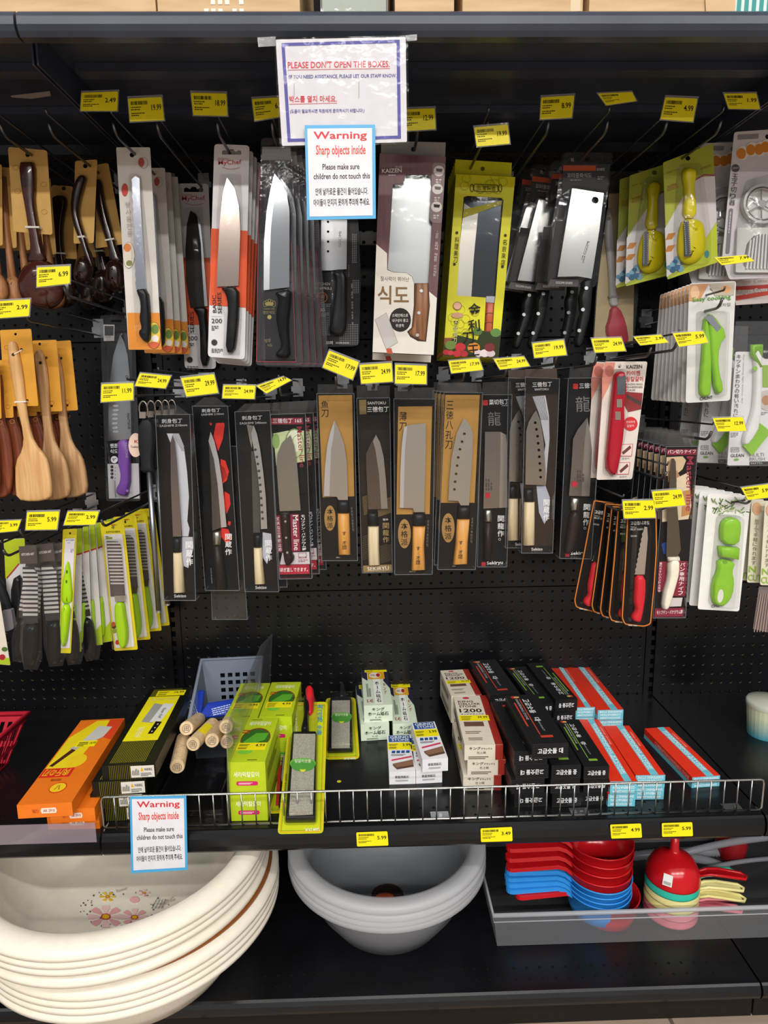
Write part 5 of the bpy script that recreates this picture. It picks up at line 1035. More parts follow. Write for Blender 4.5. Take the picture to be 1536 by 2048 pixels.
for k, st in enumerate(('KAIZEN RING', 'SHARPENER', 'CASE')): t.tx(st, (316, 376+20*k), (428-(50 if k == 2 else 0), 376+20*k), 13, '#4a4244')
t.pr('#cf2430', ell(345, 640, 48, n=24)); t.tx('편리하게', (316, 638), (374, 636), 18, '#f0e0dc'); t.tx('칼갈이', (320, 664), (368, 662), 18, '#f0e0dc')
for q in ([(275, 780), (362, 776), (354, 862), (268, 862)], [(258, 905), (343, 901), (334, 985), (250, 987)]): t.pr('#e9d9d0', q); t.outline('#c8505a', q, 4); t.pr('#6a3a34', [(q[0][0]+10, q[0][1]+55), (q[1][0]-20, q[1][1]+10), (q[1][0]-12, q[1][1]+30), (q[0][0]+20, q[0][1]+72)]); t.tx('칼갈이', (q[3][0]+20, q[3][1]+22), (q[3][0]+68, q[3][1]+20), 13, '#5a4a48')
t.puff('body', smooth_pts([(240, 290), (270, 278), (302, 288), (310, 450), (292, 490), (296, 620), (280, 790), (242, 990), (200, 985), (163, 930), (185, 700), (208, 450), (225, 310)], 1), .001, .016, '#b8102a/.25')
t.poly('grip_plate', [(250, 320), (310, 312), (302, 440), (250, 442)], .012, .018, '#5a5f66/.3')
for cy in (500, 585):
    for k in range(4): t.poly('sharpening_ring', [(248-(cy-500)*.12+k*9, cy-28), (255-(cy-500)*.12+k*9, cy-28), (255-(cy-500)*.12+k*9, cy+28), (248-(cy-500)*.12+k*9, cy+28)], .012, .0185, 'metal#c9c6b8/.3')
t.puff('blister', rquad([(220, 265), (320, 265), (315, 640), (240, 1005), (150, 990), (180, 600)], 30), .0006, .02, CLR, ins=14, rings=2); t.done()
t.dup((-.012, .03, .0), 'red ring sharpener card half hidden behind the front one')
# ---- Y peelers
t = Thing('peeler_pack', 'lime green Y peeler on a white card with roast chicken picture, front', 'peeler', -.285, PX, (1425, 575), group='lime peeler cards')
t.poly('card', rquad([(1378, 567), (1472, 562), (1460, 801), (1371, 806)], 6), -.001, 0, '#dad8d6', [ell(1424, 577, 5)])
t.pr('#c8946a', [(1380, 569), (1418, 567), (1400, 600), (1378, 602)]); t.pr('#e0b890', ell(1390, 585, 9, 14)); t.pr('#b8b0a0', [(1418, 567), (1470, 564), (1468, 590), (1430, 592)]); t.pr('#d8a070', ell(1452, 578, 10, 8))
t.tx('Easy cooking', (1386, 606), (1462, 600), 11, '#5a9a2c', bold=.02); t.tx('감자칼', (1436, 614), (1462, 612), 7, '#77756f'); t.tx('CHLINT', (1400, 801), (1426, 797), 6, '#2a2a2a', bold=.03)
t.puff('peeler_leg', smooth_pts([(1404, 640), (1412, 632), (1420, 690), (1421, 786), (1411, 795), (1398, 792), (1396, 770), (1402, 710)], 1), .001, .010, LIME); t.puff('peeler_leg', smooth_pts([(1412, 630), (1424, 628), (1453, 670), (1436, 690), (1434, 735), (1445, 777), (1438, 789), (1426, 785), (1420, 730), (1416, 690)], 1), .002, .011, LIME)
t.poly('blade', [(1408, 634), (1424, 630), (1442, 655), (1434, 664), (1418, 645)], .012, .0135, STEEL); t.puff('blister', rquad([(1392, 622), (1456, 622), (1450, 794), (1390, 798)], 10), .0006, .016, DULL, ins=6, rings=2); t.done()
for i in range(1, 9): t.dup((.002*i, .021*i, .0), f'lime green Y peeler on white card, {ORD(i)} from the front', rot=.5*i)
# ---- cutter pack glimpsed behind
t = Thing('cutter_pack', 'red and white cutter pack half hidden under the egg slicer', 'cutter', -.14, B5, (1400, 1560)); t.poly('card', [(1130, 1560), (1640, 1520), (1640, 1960), (1190, 1990)], -.001, 0, '#d8ccc8'); t.pr('#c23a30', [(1195, 1790), (1640, 1760), (1640, 1800), (1195, 1830)]); t.pr('#d04838', [(1195, 1890), (1640, 1820), (1640, 1860), (1195, 1940)]); t.tx('Finger Cutter', (1220, 1885), (1560, 1850), 60, '#ece4dc', bold=.01); t.tx('Finger Cutter', (1220, 1770), (1560, 1750), 50, '#cfc4c0'); t.pr('#e0b020', ell(1085+60, 1620, 30, 60)); t.pr('#c02030', ell(1065+90, 1690, 40, 30)); t.done()
# ---- multi brush
t = Thing('brush_pack', 'white-handled multi brush with lime bristles on a card, front', 'brush', -.27, C5, (1200, 60), group='multi brush cards')
t.poly('card', rquad([(1060, 148), (1345, 148), (1320, 922), (1004, 925)], 14), -.001, 0, '#e6e4e6'); t.poly('bag', [(1062, -60), (1352, -60), (1330, 930), (998, 932), (1040, 200)], .014, .0143, 'clear/.03#e8eaee')
t.vt('キッチンまわりの軽い汚れに', (1086, 165), (1062, 600), 30, '#4a484c', bold=.004); t.tx('For cleaning light kitchen dirt', (1112, 170), (1100, 500), 12, '#9a989c'); t.tx('GLEAN', (1028, 868), (1120, 866), 22, '#3a383a', bold=.012); t.tx('MULTI', (1160, 866), (1256, 862), 24, '#8a888c'); t.tx('BRUSH', (1158, 892), (1262, 890), 22, '#8a888c'); t.pr('#1c1b1d', [(1158, 898), (1330, 896), (1328, 920), (1158, 922)]); t.tx('マルチブラシ', (1164, 916), (1246, 914), 13, '#f0f0f0', bold=.01)
t.outline('#8a888c', [(1030, 802), (1086, 800), (1086, 832), (1030, 834)], 3); t.tx('日本製', (1036, 826), (1080, 824), 18, '#6a686c'); t.pr('#7ab040', ell(1068, 884, 18, 8)); t.pr('#1f1d20', ell(1275, 160, 36, n=20)); t.tx('細かい', (1252, 156), (1300, 154), 16, '#f0f0f0'); t.pr('#c9c2bc', ell(1280, 480, 66, 70, 20)); t.pr('#b8845a', ell(1270, 480, 30, 34)); t.pr('#8fb83a', [(1248, 240), (1330, 240), (1330, 390), (1248, 390)]); t.fine('#8a888c', (1215, 560), (1283, 560), 6, 2); t.fine('#8a888c', (1028, 700), (1080, 700), 6, 3)
t.puff('handle', smooth_pts([(1162, 100), (1236, 98), (1228, 300), (1228, 640), (1150, 775), (1108, 790), (1094, 750), (1150, 600), (1172, 500), (1180, 250)], 1), .001, .011, '#ececec/.35'); t.puff('scraper_tip', [(1158, 100), (1238, 96), (1234, 182), (1218, 180), (1198, 142), (1182, 160), (1228, 252), (1212, 258), (1158, 168)], .004, .01, LIME); t.poly('hang_hole', ell(1195, 262, 15, n=14), .011, .0128, LIME)
for k in range(14):
    a = Vector((1222, 642)).lerp(Vector((1115, 786)), k/13); b = Vector((1292, 700)).lerp(Vector((1172, 850)), k/13); d = (b-a).normalized(); n = Vector((-d.y, d.x))*6
    t.poly('bristle_tuft', [tuple(a-n), tuple(b-n*1.3), tuple(b+n*1.3), tuple(a+n)], .002, .009, LIME)
t.done(); t.dup((-.02, .07, -.002), 'multi brush on card, second and partly hidden', rot=2); t.dup((-.035, .13, -.002), 'multi brush on card, third and mostly hidden', rot=2)
# ---- bread knife packs (black and maroon)
t = Thing('knife_box', 'bread knife with ivory handle on black and maroon card, front', 'knife box', -.3, C5, (690, 760), group='black bread knife packs')
t.poly('insert_card', [(592, 800), (800, 798), (716, 1960), (502, 1962)], -.001, 0, '#141214/.4'); t.pr(MR, [(594, 814), (797, 812), (793, 852), (594, 854)]); t.tx('パン切りナイフ', (598, 846), (790, 842), 28, '#f6eef0', bold=.014)
t.pr('#d9bc96', [(590, 868), (700, 862), (724, 890), (700, 950), (640, 1000), (588, 995)]); t.pr('#b8885a', [(600, 960), (660, 960), (690, 1010), (600, 1040)]); t.pr('#e4d0b0', [(660, 1010), (740, 970), (760, 1200), (740, 1290), (560, 1310), (560, 1230), (650, 1190)]); t.pr('#c48a50', [(700, 1100), (755, 1090), (748, 1260), (690, 1275)])
t.tx('Master line', (728, 862), (722, 1235), 46, '#a8304a', bold=.006); t.pr('#1f4a9a', [(556, 1460), (600, 1440), (612, 1520), (570, 1530)])
t.pr(MR, [(540, 1580), (592, 1580), (572, 1785), (526, 1785)]); t.vt('握りやすいハンドル形状', (552, 1584), (540, 1790), 16, '#f6eef0', bold=.012); t.pr(MR, [(664, 1575), (732, 1578), (716, 1816), (638, 1816)]); t.vt('パン専用ナイフ', (702, 1584), (684, 1812), 34, '#f6eef0', bold=.012); t.pr('#d8d0d0', [(560, 1830), (700, 1826), (690, 1885), (560, 1890)]); t.pr(MR, [(512, 1900), (708, 1896), (702, 1955), (506, 1958)]); t.tx('モリブデン・バナジウム鋼', (524, 1942), (700, 1936), 28, '#f6eef0', bold=.012)
knife(t, [(622, 878), (640, 876), (652, 900), (662, 1200), (688, 1500), (662, 1546), (588, 1546), (598, 1200), (612, 1000)], [(590, 1542), (668, 1540), (668, 1575), (590, 1576)], smooth_pts([(590, 1560), (668, 1552), (668, 1650), (640, 1750), (602, 1882), (570, 1908), (543, 1885), (558, 1780), (588, 1680)], 1), 'metal#7a7468/.25', '#e8e0cc/.5', '#ece5d2/.5')
clear_box(t, [(588, 796), (804, 794), (720, 1964), (498, 1966)], .016, [(600, 700), (770, 700), (800, 795), (590, 797)]); t.done()
for i in range(1, 6): t.dup((-.002*i, .024*i, .001*i), f'black and maroon bread knife pack, {ORD(i)} from the front', rot=.3*i)
# ---- red fruit knives
t = Thing('fruit_knife_pack', 'red-handled serrated fruit knife on black card with orange outline, front', 'knife', -.325, C5, (420, 1250), group='red fruit knife cards')
fo = rquad([(318, 1230), (528, 1230), (532, 1500), (515, 1750), (490, 2012), (440, 2032), (300, 2016), (278, 1965), (300, 1600)], 20)
t.poly('card', fo, -.001, 0, '#161312/.35'); t.outline('#c9752c', inset(fo, 6), 8); t.fine('#c8b8a8', (330, 2010), (440, 2016), 8, 1)
t.tx('고급톱니과도', (345, 1332), (475, 1328), 26, '#f0eeec', bold=.014); t.tx('TEETH', (345, 1352), (385, 1352), 11, '#b8b4b0'); t.tx('FRUIT KNIFE', (345, 1368), (430, 1366), 12, '#d8d4d0', bold=.01); t.tx('GG380', (346, 1412), (388, 1412), 12, '#c8c4c0', bold=.01)
t.poly('blade', [(440, 1340), (458, 1348), (462, 1420), (450, 1560), (440, 1668), (370, 1668)]+[(370+60*k/18+(4 if k % 2 else -2), 1668-310*k/18) for k in range(1, 18)], .005, .0066, 'metal#cdcbc6/.2')
t.puff('handle', smooth_pts([(370, 1668), (440, 1670), (440, 1800), (418, 1950), (400, 1992), (350, 1978), (342, 1945), (375, 1902), (358, 1850), (365, 1750)], 1), .002, .013, '#d6202e/.35')
t.puff('blister', rquad([(360, 1320), (480, 1320), (460, 1680), (430, 2000), (325, 1990), (345, 1680)], 30), .0006, .016, CLR, ins=12, rings=2); t.done()
for i, (dx, dy, r) in enumerate(((-.012, .02, 2), (-.018, .04, 3.5), (-.024, .06, 5), (-.042, .08, 8.5))): t.dup((dx, dy, .002*i), f'red-handled fruit knife on black card, {ORD(i+1)} from the front', rot=r)
# ---- green handheld peelers
t = Thing('peeler_pack', 'lime green handheld peeler with oval handle hole on white card, front', 'peeler', -.3, C5, (1010, 1135), group='handheld peeler cards')
t.poly('card', rquad([(872, 1115), (1167, 1130), (1085, 1920), (802, 1905)], 16), -.001, 0, '#ebe9e6')
for k in range(46):
    r = random.Random(k); a = Vector((895+r.random()*250, 1135+r.random()*110)); an = r.random()*3.14; t.line(r.choice(['#4a6a30', '#7a9a4a', '#d8dcc8', '#385226', '#a8b878']), a, a+Vector((math.cos(an), math.sin(an)))*(26+r.random()*24), 6)
t.line('#3a3a3c', (1030, 1178), (1130, 1160), 12); t.tx('CHLINT', (898, 1895), (985, 1885), 20, '#2a2a2a', bold=.02)
t.puff('cap', smooth_pts([(945, 1340), (968, 1288), (1020, 1270), (1078, 1288), (1087, 1350), (1066, 1468), (948, 1452)], 1), .001, .014, LIME, ins=16); t.puff('band', [(935, 1470), (1066, 1476), (1058, 1560), (940, 1540)], .001, .017, LIME, ins=10); t.puff('body', smooth_pts([(930, 1552), (1052, 1572), (1026, 1640), (1042, 1700), (1032, 1800), (985, 1870), (930, 1882), (888, 1845), (893, 1710), (930, 1640)], 1), .001, .013, LIME)
t.poly('handle_hole', ell(957, 1815, 20, 46, 18, 8), .013, .0148, '#e4e6da'); t.poly('thumb_dent', ell(990, 1585, 16, 12), .0135, .0146, '#74a818')
t.puff('blister', rquad([(930, 1255), (1105, 1265), (1060, 1900), (870, 1880)], 40), .0006, .02, DULL, ins=16, rings=2); t.done()
for i in range(1, 6): t.dup((-.006*i, .022*i, .001*i), f'lime handheld peeler on white card, {ORD(i)} from the front', rot=.4*i)
# ---- cream cutter cards at the right edge
t = Thing('cutter_card', 'cream noodle cutter card cut by the right edge, front', 'cutter', -.31, C5, (1290, 1190), group='cream cutter cards')
t.poly('card', rquad([(1262, 1175), (1440, 1175), (1400, 1745), (1228, 1740)], 12), -.001, 0, '#dcd6c0'); t.pr('#d8a880', ell(1300, 1230, 30, 44)); t.vt('包丁で手軽に作れます', (1300, 1300), (1275, 1620), 30, '#7a7a62'); t.tx('N', (1242, 1670), (1290, 1672), 44, '#8fb83a', bold=.03); t.tx('CUT', (1236, 1728), (1330, 1732), 44, '#8fb83a', bold=.03); t.done()
for i in (1, 2, 3): t.dup((-.016*i, .02*i, .0), f'cream noodle cutter card at the right edge, {ORD(i)} from the front')
t = Thing('skewer_bag', 'clear bag of thin red-tipped skewers at the right edge', 'skewers', -.3, C5, (1260, 1780)); t.poly('bag', [(1222, 1750), (1360, 1750), (1360, 2080), (1180, 2040)], -.002, -.001, 'clear/.25#b8a8a4')
for k in range(9): t.poly('skewer', [(1232+15*k, 1800), (1236+15*k, 1800), (1190+19*k, 2060), (1186+19*k, 2060)], 0, .002, '#b89a94'); 
t.done()
# ================================================================ third row, left
t = Thing('crinkle_cutter_bag', 'black-handled crinkle cutter with striped steel plate in clear bag, front', 'cutter', -.325, C6, (240, 430), group='bagged crinkle cutters')
t.poly('header_card', [(165, 408), (318, 400), (328, 556), (176, 562)], .004, .0046, '#4d4340/.4'); t.tx('KITCHEN ART', (190, 490), (300, 484), 22, '#e0dcd8', .0048, bold=.012)
t.poly('blade_plate', [(200, 590), (298, 588), (332, 660), (334, 1078), (208, 1082)], -.001, .0005, '#3a3536/.3')
for k in range(11): t.poly('blade_ridge', [(202, 608+38.5*k), ((300 if k == 0 else 332), 610+38.5*k), ((316 if k == 0 else 332), 630+38.5*k), (202, 630+38.5*k)], .0004, .0024, 'metal#f0f0f0/.5')
t.puff('handle', smooth_pts([(212, 1078), (334, 1074), (350, 1180), (340, 1350), (300, 1465), (240, 1470), (205, 1380), (200, 1200)], 1), -.004, .014, '#0c0c0d/.2')
t.poly('bag', [(165, 400), (335, 396), (360, 900), (372, 1380), (330, 1490), (210, 1490), (170, 1300), (190, 900)], .014, .0143, 'clear/.004#e4e6ea'); t.done()
for i, (dx, dy, r) in enumerate(((.026, .015, -4), (.04, .03, -8), (-.008, .045, 4), (-.02, .06, 8), (.045, .075, -11))): t.dup((dx, dy, -.004*i), f'crinkle cutter in clear bag, {ORD(i+1)} from the front', rot=r)
t = Thing('slicer_card', 'lime and white card with a black slicer behind the crinkle cutters', 'slicer', -.22, C6, (120, 380)); t.poly('card', rquad([(32, 345), (217, 335), (250, 1100), (80, 1120)], 14), -.001, 0, '#d4d0d0', [ell(122, 385, 14)]); t.pr('#b0c01c', [(33, 348), (215, 338), (224, 520), (165, 560), (60, 690), (48, 690)]); t.line('#b02030', (165, 560), (60, 685), 10); t.puff('slicer', smooth_pts([(100, 700), (200, 640), (230, 900), (180, 1080), (110, 1040)], 1), .001, .012, '#1e1e20/.3'); t.done()
t = Thing('pea_card', 'pale card with vegetables cut by the left edge, below the crinkle cutter tags', 'card', -.28, C6, (20, 900)); t.poly('card', rquad([(-120, 880), (0, 880), (92, 1450), (-30, 1440)], 12), -.001, 0, '#ddd4c4'); t.pr('#a8c024', [(-20, 1390), (82, 1385), (91, 1448), (-30, 1440)]); t.pr('#a82030', ell(20, 1380, 26)); t.pr('#4a6a2a', ell(40, 1310, 26, 20)); t.done()
t = Thing('scraper', 'dark plastic scraper at the left edge of the third row', 'scraper', -.24, C6, (30, 700)); t.puff('blade', smooth_pts([(-60, 640), (0, 660), (60, 780), (130, 1000), (110, 1060), (-40, 900)], 1), 0, .01, '#26262a/.35'); t.poly('grip', rquad([(30, 960), (110, 950), (135, 1120), (60, 1150)], 20), 0, .012, '#8a8488'); t.done()
# ---- lime paring knives on narrow cards
t = Thing('paring_knife_pack', 'lime paring knife with sheath on a narrow yellow-edged card, front', 'knife', -.31, C6, (612, 290), group='lime paring knife cards')
t.poly('card', rquad([(553, 258), (677, 250), (622, 1345), (518, 1342)], 10), -.001, 0, '#cfc01c', [ell(616, 292, 10)]); t.pr('#d4d0d8', [(570, 340), (658, 335), (612, 1300), (528, 1300)]); t.tx('KITCHEN', (580, 362), (650, 358), 14, '#3a383c', bold=.012); t.fine('#77757c', (590, 375), (640, 372), 5, 1); t.fine('#77757c', (618, 430), (648, 430), 6, 3)
t.puff('sheath', smooth_pts([(602, 515), (628, 640), (640, 880), (612, 912), (540, 905), (545, 760), (575, 590)], 1), .001, .006, LIME2); 
for c in ((588, 630), (584, 716)): t.poly('sheath_hole', ell(c[0], c[1], 8, 16, 10), .006, .0074, '#4a6a10')
t.puff('handle', smooth_pts([(542, 910), (632, 912), (612, 1120), (590, 1272), (556, 1276), (534, 1180)], 1), .001, .012, LIME2); t.done()
t = Thing('paring_knife_pack', 'lime-topped white paring knife card, second behind the yellow-edged one', 'knife', -.27, C6, (700, 290), group='lime paring knife cards')
t.poly('card', rquad([(672, 252), (722, 248), (714, 1330), (622, 1336)], 8), -.001, 0, '#d6d2d0'); t.pr('#9ab01e', [(673, 252), (721, 249), (724, 470), (672, 485)]); t.line('#b02838', (672, 480), (722, 466), 12); t.pr('#a8c01c', [(700, 1160), (716, 1150), (713, 1330), (624, 1335), (628, 1240)]); t.puff('handle', smooth_pts([(645, 920), (672, 920), (665, 1180), (650, 1268), (632, 1268), (630, 1180)], 1), .001, .010, LIME2); t.done()
for i in range(1, 7): t.dup((.0048*i, .02*i, .0), f'lime-topped white paring knife card, {ORD(i+1)} from the front', rot=-2.2*i)
# ---- crinkle knives on yellow cards
t = Thing('crinkle_knife_pack', 'lime-handled crinkle knife on a yellow card, front', 'knife', -.22, C6, (985, 240), group='yellow crinkle knife cards')
t.poly('card', rquad([(878, 195), (1086, 180), (1210, 1312), (1005, 1324)], 14), -.001, 0, '#d6c41a/.45', [ell(992, 240, 14)]); t.pr('#d6d2d0', rquad([(908, 302), (1074, 296), (1180, 1288), (1012, 1298)], 12)); t.tx('KITCHEN', (932, 290), (1052, 284), 16, '#5a5210', bold=.012); t.fine('#3a383a', (925, 318), (985, 316), 7, 1); t.pr('#7a8a1c', [(928, 328), (985, 325), (986, 342), (930, 345)]); t.fine('#b05a20', (975, 215), (1060, 208), 10, 1)
for c, m_ in (((1000, 1110), '#5a2a20'), ((995, 1090), '#c0502a'), ((1005, 1150), '#8a9a3a'), ((1030, 1250), '#c0302a')): t.pr(m_, ell(c[0], c[1], 18, 22))
t.poly('blade', [(935, 360), (1030, 363), (1062, 400), (1098, 842), (972, 846)], .003, .0044, '#5a524e/.25')
for k in range(13): t.poly('blade_ridge', [(937+2.8*k, 372+29.5*k), ((1040 if k == 0 else 1062+2.4*k), 372+29.5*k), ((1052 if k == 0 else 1063+2.4*k), 384+29.5*k), (938+2.8*k, 384+29.5*k)], .0042, .006, 'metal#f0f0f0/.5')
t.poly('ferrule', [(1014, 835), (1102, 832), (1096, 886), (1018, 888)], .002, .012, 'metal#c9c9c4/.2'); t.puff('handle', smooth_pts([(1016, 884), (1096, 882), (1112, 1000), (1136, 1150), (1122, 1288), (1060, 1288), (1030, 1150), (1014, 1000)], 1), .001, .014, LIME2); t.puff('blister', rquad([(915, 340), (1075, 340), (1160, 1300), (1000, 1300)], 20), .0006, .018, CLR, ins=12, rings=2); t.done()
for i, dy in enumerate((.06, .115, .15)): t.dup((.006*(i+1), dy, .0), f'lime-handled crinkle knife on a yellow card, {ORD(i+1)} from the front', rot=-.6*(i+1))
# ================================================================ goods lying on the tool shelf
def plane_M(cr, p, z, tilt=0, yaw=0):
    """frame whose face looks up (tilted back by tilt degrees) through the pixel p at height z"""
    return Matrix.Translation(atz(px(cr, p), z)) @ Matrix.Rotation(math.radians(yaw), 4, 'Z') @ Matrix.Rotation(math.radians(-90+tilt), 4, 'X')
def rectify(q):
    TL, TR, BR, BL = [Vector(p) for p in q]; c = (TL+TR+BR+BL)/4; ex = ((TR-TL)+(BR-BL))/2; ey = ((TL-BL)+(TR-BR))/2
    W, H = ex.length, ey.length; ey.normalize(); n = Vector((ey.y, -ey.x)); n = n if n.dot(ex) > 0 else -n
    return [tuple(c+n*sx*W/2+ey*sy*H/2) for sx, sy in ((-1, 1), (1, 1), (1, -1), (-1, -1))], n, ey, W, H
class Box(Thing):
    """carton given by its top face (corners in the reading frame, back-left, back-right, front-right, front-left) and its height"""
    def __init__(s, name, label, cat, cr, q, z, h, m, group=None, tilt=0, bottom=None):
        if bottom: y = atz(px(cr, bottom), ZS).y; z = aty(px(cr, q[3]), y).z
        super().__init__(name, label, cat, cr=cr, M=plane_M(cr, q[3], z, tilt), group=group); s.h = h; s.z = z
        P = s.flat(q, 0); s.q, s.ex, s.ey, s.W, s.H = rectify(P)
        s.slab('carton_body', [s.q[0], s.q[1], s.q[2], s.q[3]], -h, 0, m)
    def T(s, u, v, w=.0004):                # top face, u left-right, v front-back
        BL = Vector(s.q[3]); p = BL+s.ex*u*s.W+s.ey*v*s.H; return Vector((p.x, -w, p.y))
    def Fr(s, u, v, w=.0004):               # front face, v up
        BL = Vector(s.q[3])-s.ey*w; p = BL+s.ex*u*s.W; return Vector((p.x, s.h*(1-v), p.y))
    def Ls(s, u, v, w=.0004):               # left side face, u from back to front
        TL = Vector(s.q[0])-s.ex*w; p = TL-s.ey*u*s.H; return Vector((p.x, s.h*(1-v), p.y))
    def Rs(s, u, v, w=.0004):
        BR = Vector(s.q[2])+s.ex*w; p = BR+s.ey*u*s.H; return Vector((p.x, s.h*(1-v), p.y))
    def patch(s, f, m, uvs):
        s.lay += 1; w = .0003+s.lay*3e-5; V = [f(u, v, w) for u, v in uvs]; n = f(.5, .5, w+.01)-f(.5, .5, w); s._put(m, V, [tuple(range(len(V)))] if len(V) <= 4 else [(0, i, i+1) for i in range(1, len(V)-1)], n)
    def rect(s, f, m, u0, v0, u1, v1): s.patch(f, m, [(u0, v0), (u1, v0), (u1, v1), (u0, v1)])
    def disc(s, f, m, u, v, ru, rv, n=16): s.patch(f, m, [(u+ru*math.cos(2*math.pi*i/n), v+rv*math.sin(2*math.pi*i/n)) for i in range(n)])
    def word(s, f, st, u0, v0, u1, v1, m, bold=.006, rot=0):
        """lettering filling the box; rot 0 upright, 90 reading upwards, 270 reading downwards, 180 upside down"""
        V, Fc = text_geo(st, bold); w = .0005+s.lay*3e-5
        R = {0: lambda x, y: (x, y), 90: lambda x, y: (1-y, x), 180: lambda x, y: (1-x, 1-y), 270: lambda x, y: (y, 1-x)}[rot]
        P = []
        for x, y in V: a, b = R(x, y); P.append(f(u0+(u1-u0)*a, v0+(v1-v0)*b, w))
        if P: s._put(m, P, Fc, f(.5, .5, w+.01)-f(.5, .5, w))
    def lines(s, f, m, u0, v0, u1, v1, n, seed=1, vert=False):
        r = random.Random(seed); s.lay += 1; w = .0003+s.lay*3e-5
        for k in range(n):
            a = k/n
            if vert: e = v0+(v1-v0)*r.uniform(.6, 1); q = [(u0+(u1-u0)*a, v0), (u0+(u1-u0)*(a+.55/n), v0), (u0+(u1-u0)*(a+.55/n), e), (u0+(u1-u0)*a, e)]
            else: e = u0+(u1-u0)*r.uniform(.6, 1); q = [(u0, v0+(v1-v0)*a), (e, v0+(v1-v0)*a), (e, v0+(v1-v0)*(a+.5/n)), (u0, v0+(v1-v0)*(a+.5/n))]
            s._put(m, [f(*p, w) for p in q], [(0, 1, 2, 3)], f(.5, .5, w+.01)-f(.5, .5, w))
    def sticker(s, f, u0, v0, u1, v1, price):
        s.rect(f, '#f2e30f', u0, v0, u1, v1); du, dv = u1-u0, v1-v0
        s.lines(f, '#2c2a16', u0+.06*du, v0+.55*dv, u0+.5*du, v0+.85*dv, 2, 3); s.lines(f, '#2c2a16', u0+.06*du, v0+.15*dv, u0+.4*du, v0+.45*dv, 2, 5); s.word(f, price, u0+.62*du, v0+.45*dv, u0+.95*du, v0+.82*dv, '#2c2a16', .016)
# ---- wire fence along the shelf front
fe = empty('wire_fence', (0, -.506, ZS), 'chrome wire fence standing along the front of the tool shelf', 'fence'); ft, fb = .068, .006
mesh_obj('top_rail', *tube_geo([(-.606, 0, fb), (-.6085, 0, fb+.006), (-.6085, 0, ft-.008), (-.606, 0, ft-.001), (-.602, 0, ft), (.602, 0, ft), (.606, 0, ft-.001), (.6085, 0, ft-.008), (.6085, 0, fb+.006), (.606, 0, fb)], .0023, 8), 'metal#b9bab8/.25', fe, smooth=True)
mesh_obj('bottom_rail', *tube_geo([(-.606, 0, fb), (.606, 0, fb)], .0023, 8), 'metal#b9bab8/.25', fe, smooth=True)
wv, wf = tube_geo([(0, -.003, fb-.002), (0, -.003, ft+.001)], .0014, 6); wm = None
for k in range(47):
    if wm is None: o = mesh_obj('fence_wire', wv, wf, 'metal#aeb0ae/.3', fe, smooth=True); wm = o.data
    else: o = bpy.data.objects.new('fence_wire', wm); COL.objects.link(o); o.parent = fe
    o.location = (-.584+.0254*k, 0, 0)
for k, p in enumerate(((881, 1640), (1167, 1641), (1466, 1618))):
    c = atz(p, ZS); v, f = boxes_geo([(-.017, -.012, .0005, .017, .012, .0018), (-.003, -.012, .001, .003, -.008, .012)]); o = empty('fence_clip', (c.x, -.49, ZS), ('clear clip holding the wire fence near the 5.99 shelf tag', 'metal clip holding the wire fence left of the 4.99 shelf tag', 'metal clip holding the wire fence at its right end')[k], 'clip', 'fence clips'); mesh_obj('plate', v, f, 'metal#b9bcc0/.35' if k else 'clear/.3#d9dde2', o)
ls = empty('lip_strip', (-1.0, -DS, ZS), 'clear plastic strip along the left neighbouring shelf edge', 'shelf strip'); mesh_obj('strip', *box_geo(-.4, -.0075, -.008, .385, -.006, .03), 'clear/.28#b8a8b4', ls)
# ---- orange cleaver boxes
def orange(label, q, z, h=.026, full=True):
    t = Box('cleaver_carton', label, 'box', D1, q, z, h, '#e8761a/.4', 'orange cleaver cartons')
    if full:
        t.patch(t.T, '#e9d21c', [(.03, .36), (.55, .36), (.72, .98), (.03, .98)]); t.patch(t.T, '#e8761a', [(.03, .75), (.4, .98), (.03, .98)]); t.patch(t.T, '#d8451f', [(.72, .75), (.99, .7), (.99, .99), (.68, .99)])
        t.disc(t.T, '#ecc81e', .55, .45, .2, .08)
        t.rect(t.T, '#d8261c', .02, .27, .62, .37); t.word(t.T, '肉斤の刃', .06, .28, .56, .36, '#e9c21c', .01, 180)
        t.patch(t.T, '#c9c6c0', [(.38, .7), (.52, .9), (.84, .88), (.78, .74), (.6, .68)]); t.patch(t.T, '#b4b0aa', [(.22, .6), (.36, .58), (.5, .66), (.4, .69)]); t.patch(t.T, '#4a2418', [(.06, .40), (.14, .39), (.38, .58), (.28, .6)])
        t.rect(t.T, '#f2e30f', .3, .62, .72, .7); t.lines(t.T, '#3a3010', .34, .63, .56, .69, 3); t.word(t.T, '14.99', .58, .65, .71, .68, '#3a3010', .01)
        t.disc(t.T, '#d8261c', .55, .155, .16, .055); t.disc(t.T, '#ecc81e', .55, .155, .145, .047); t.word(t.T, '八', .5, .13, .6, .18, '#8a2a14', .02); t.word(t.T, '和田', .3, .225, .5, .25, '#8a3a14')
    t.patch(t.Fr, '#f0d8c8', [(.44, .3), (.7, .3), (.72, .5), (.7, .7), (.44, .7), (.42, .5)]); t.word(t.Fr, 'AK 2910', .47, .4, .68, .6, '#8a2a14', .01); t.word(t.Fr, '強力', .27, .36, .38, .64, '#a8481c'); t.done(); return t
orange('orange cleaver carton with yellow picture, topmost of its stack', [(440, 470), (688, 455), (392, 912), (92, 940)], .54)
orange('orange cleaver carton lying under the topmost one', [(520, 560), (760, 545), (500, 940), (290, 970)], .5125, .026, False)
orange('orange cleaver carton at the bottom behind the clear shelf strip', [(500, 700), (730, 680), (562, 985), (236, 1005)], .486, .026, False)
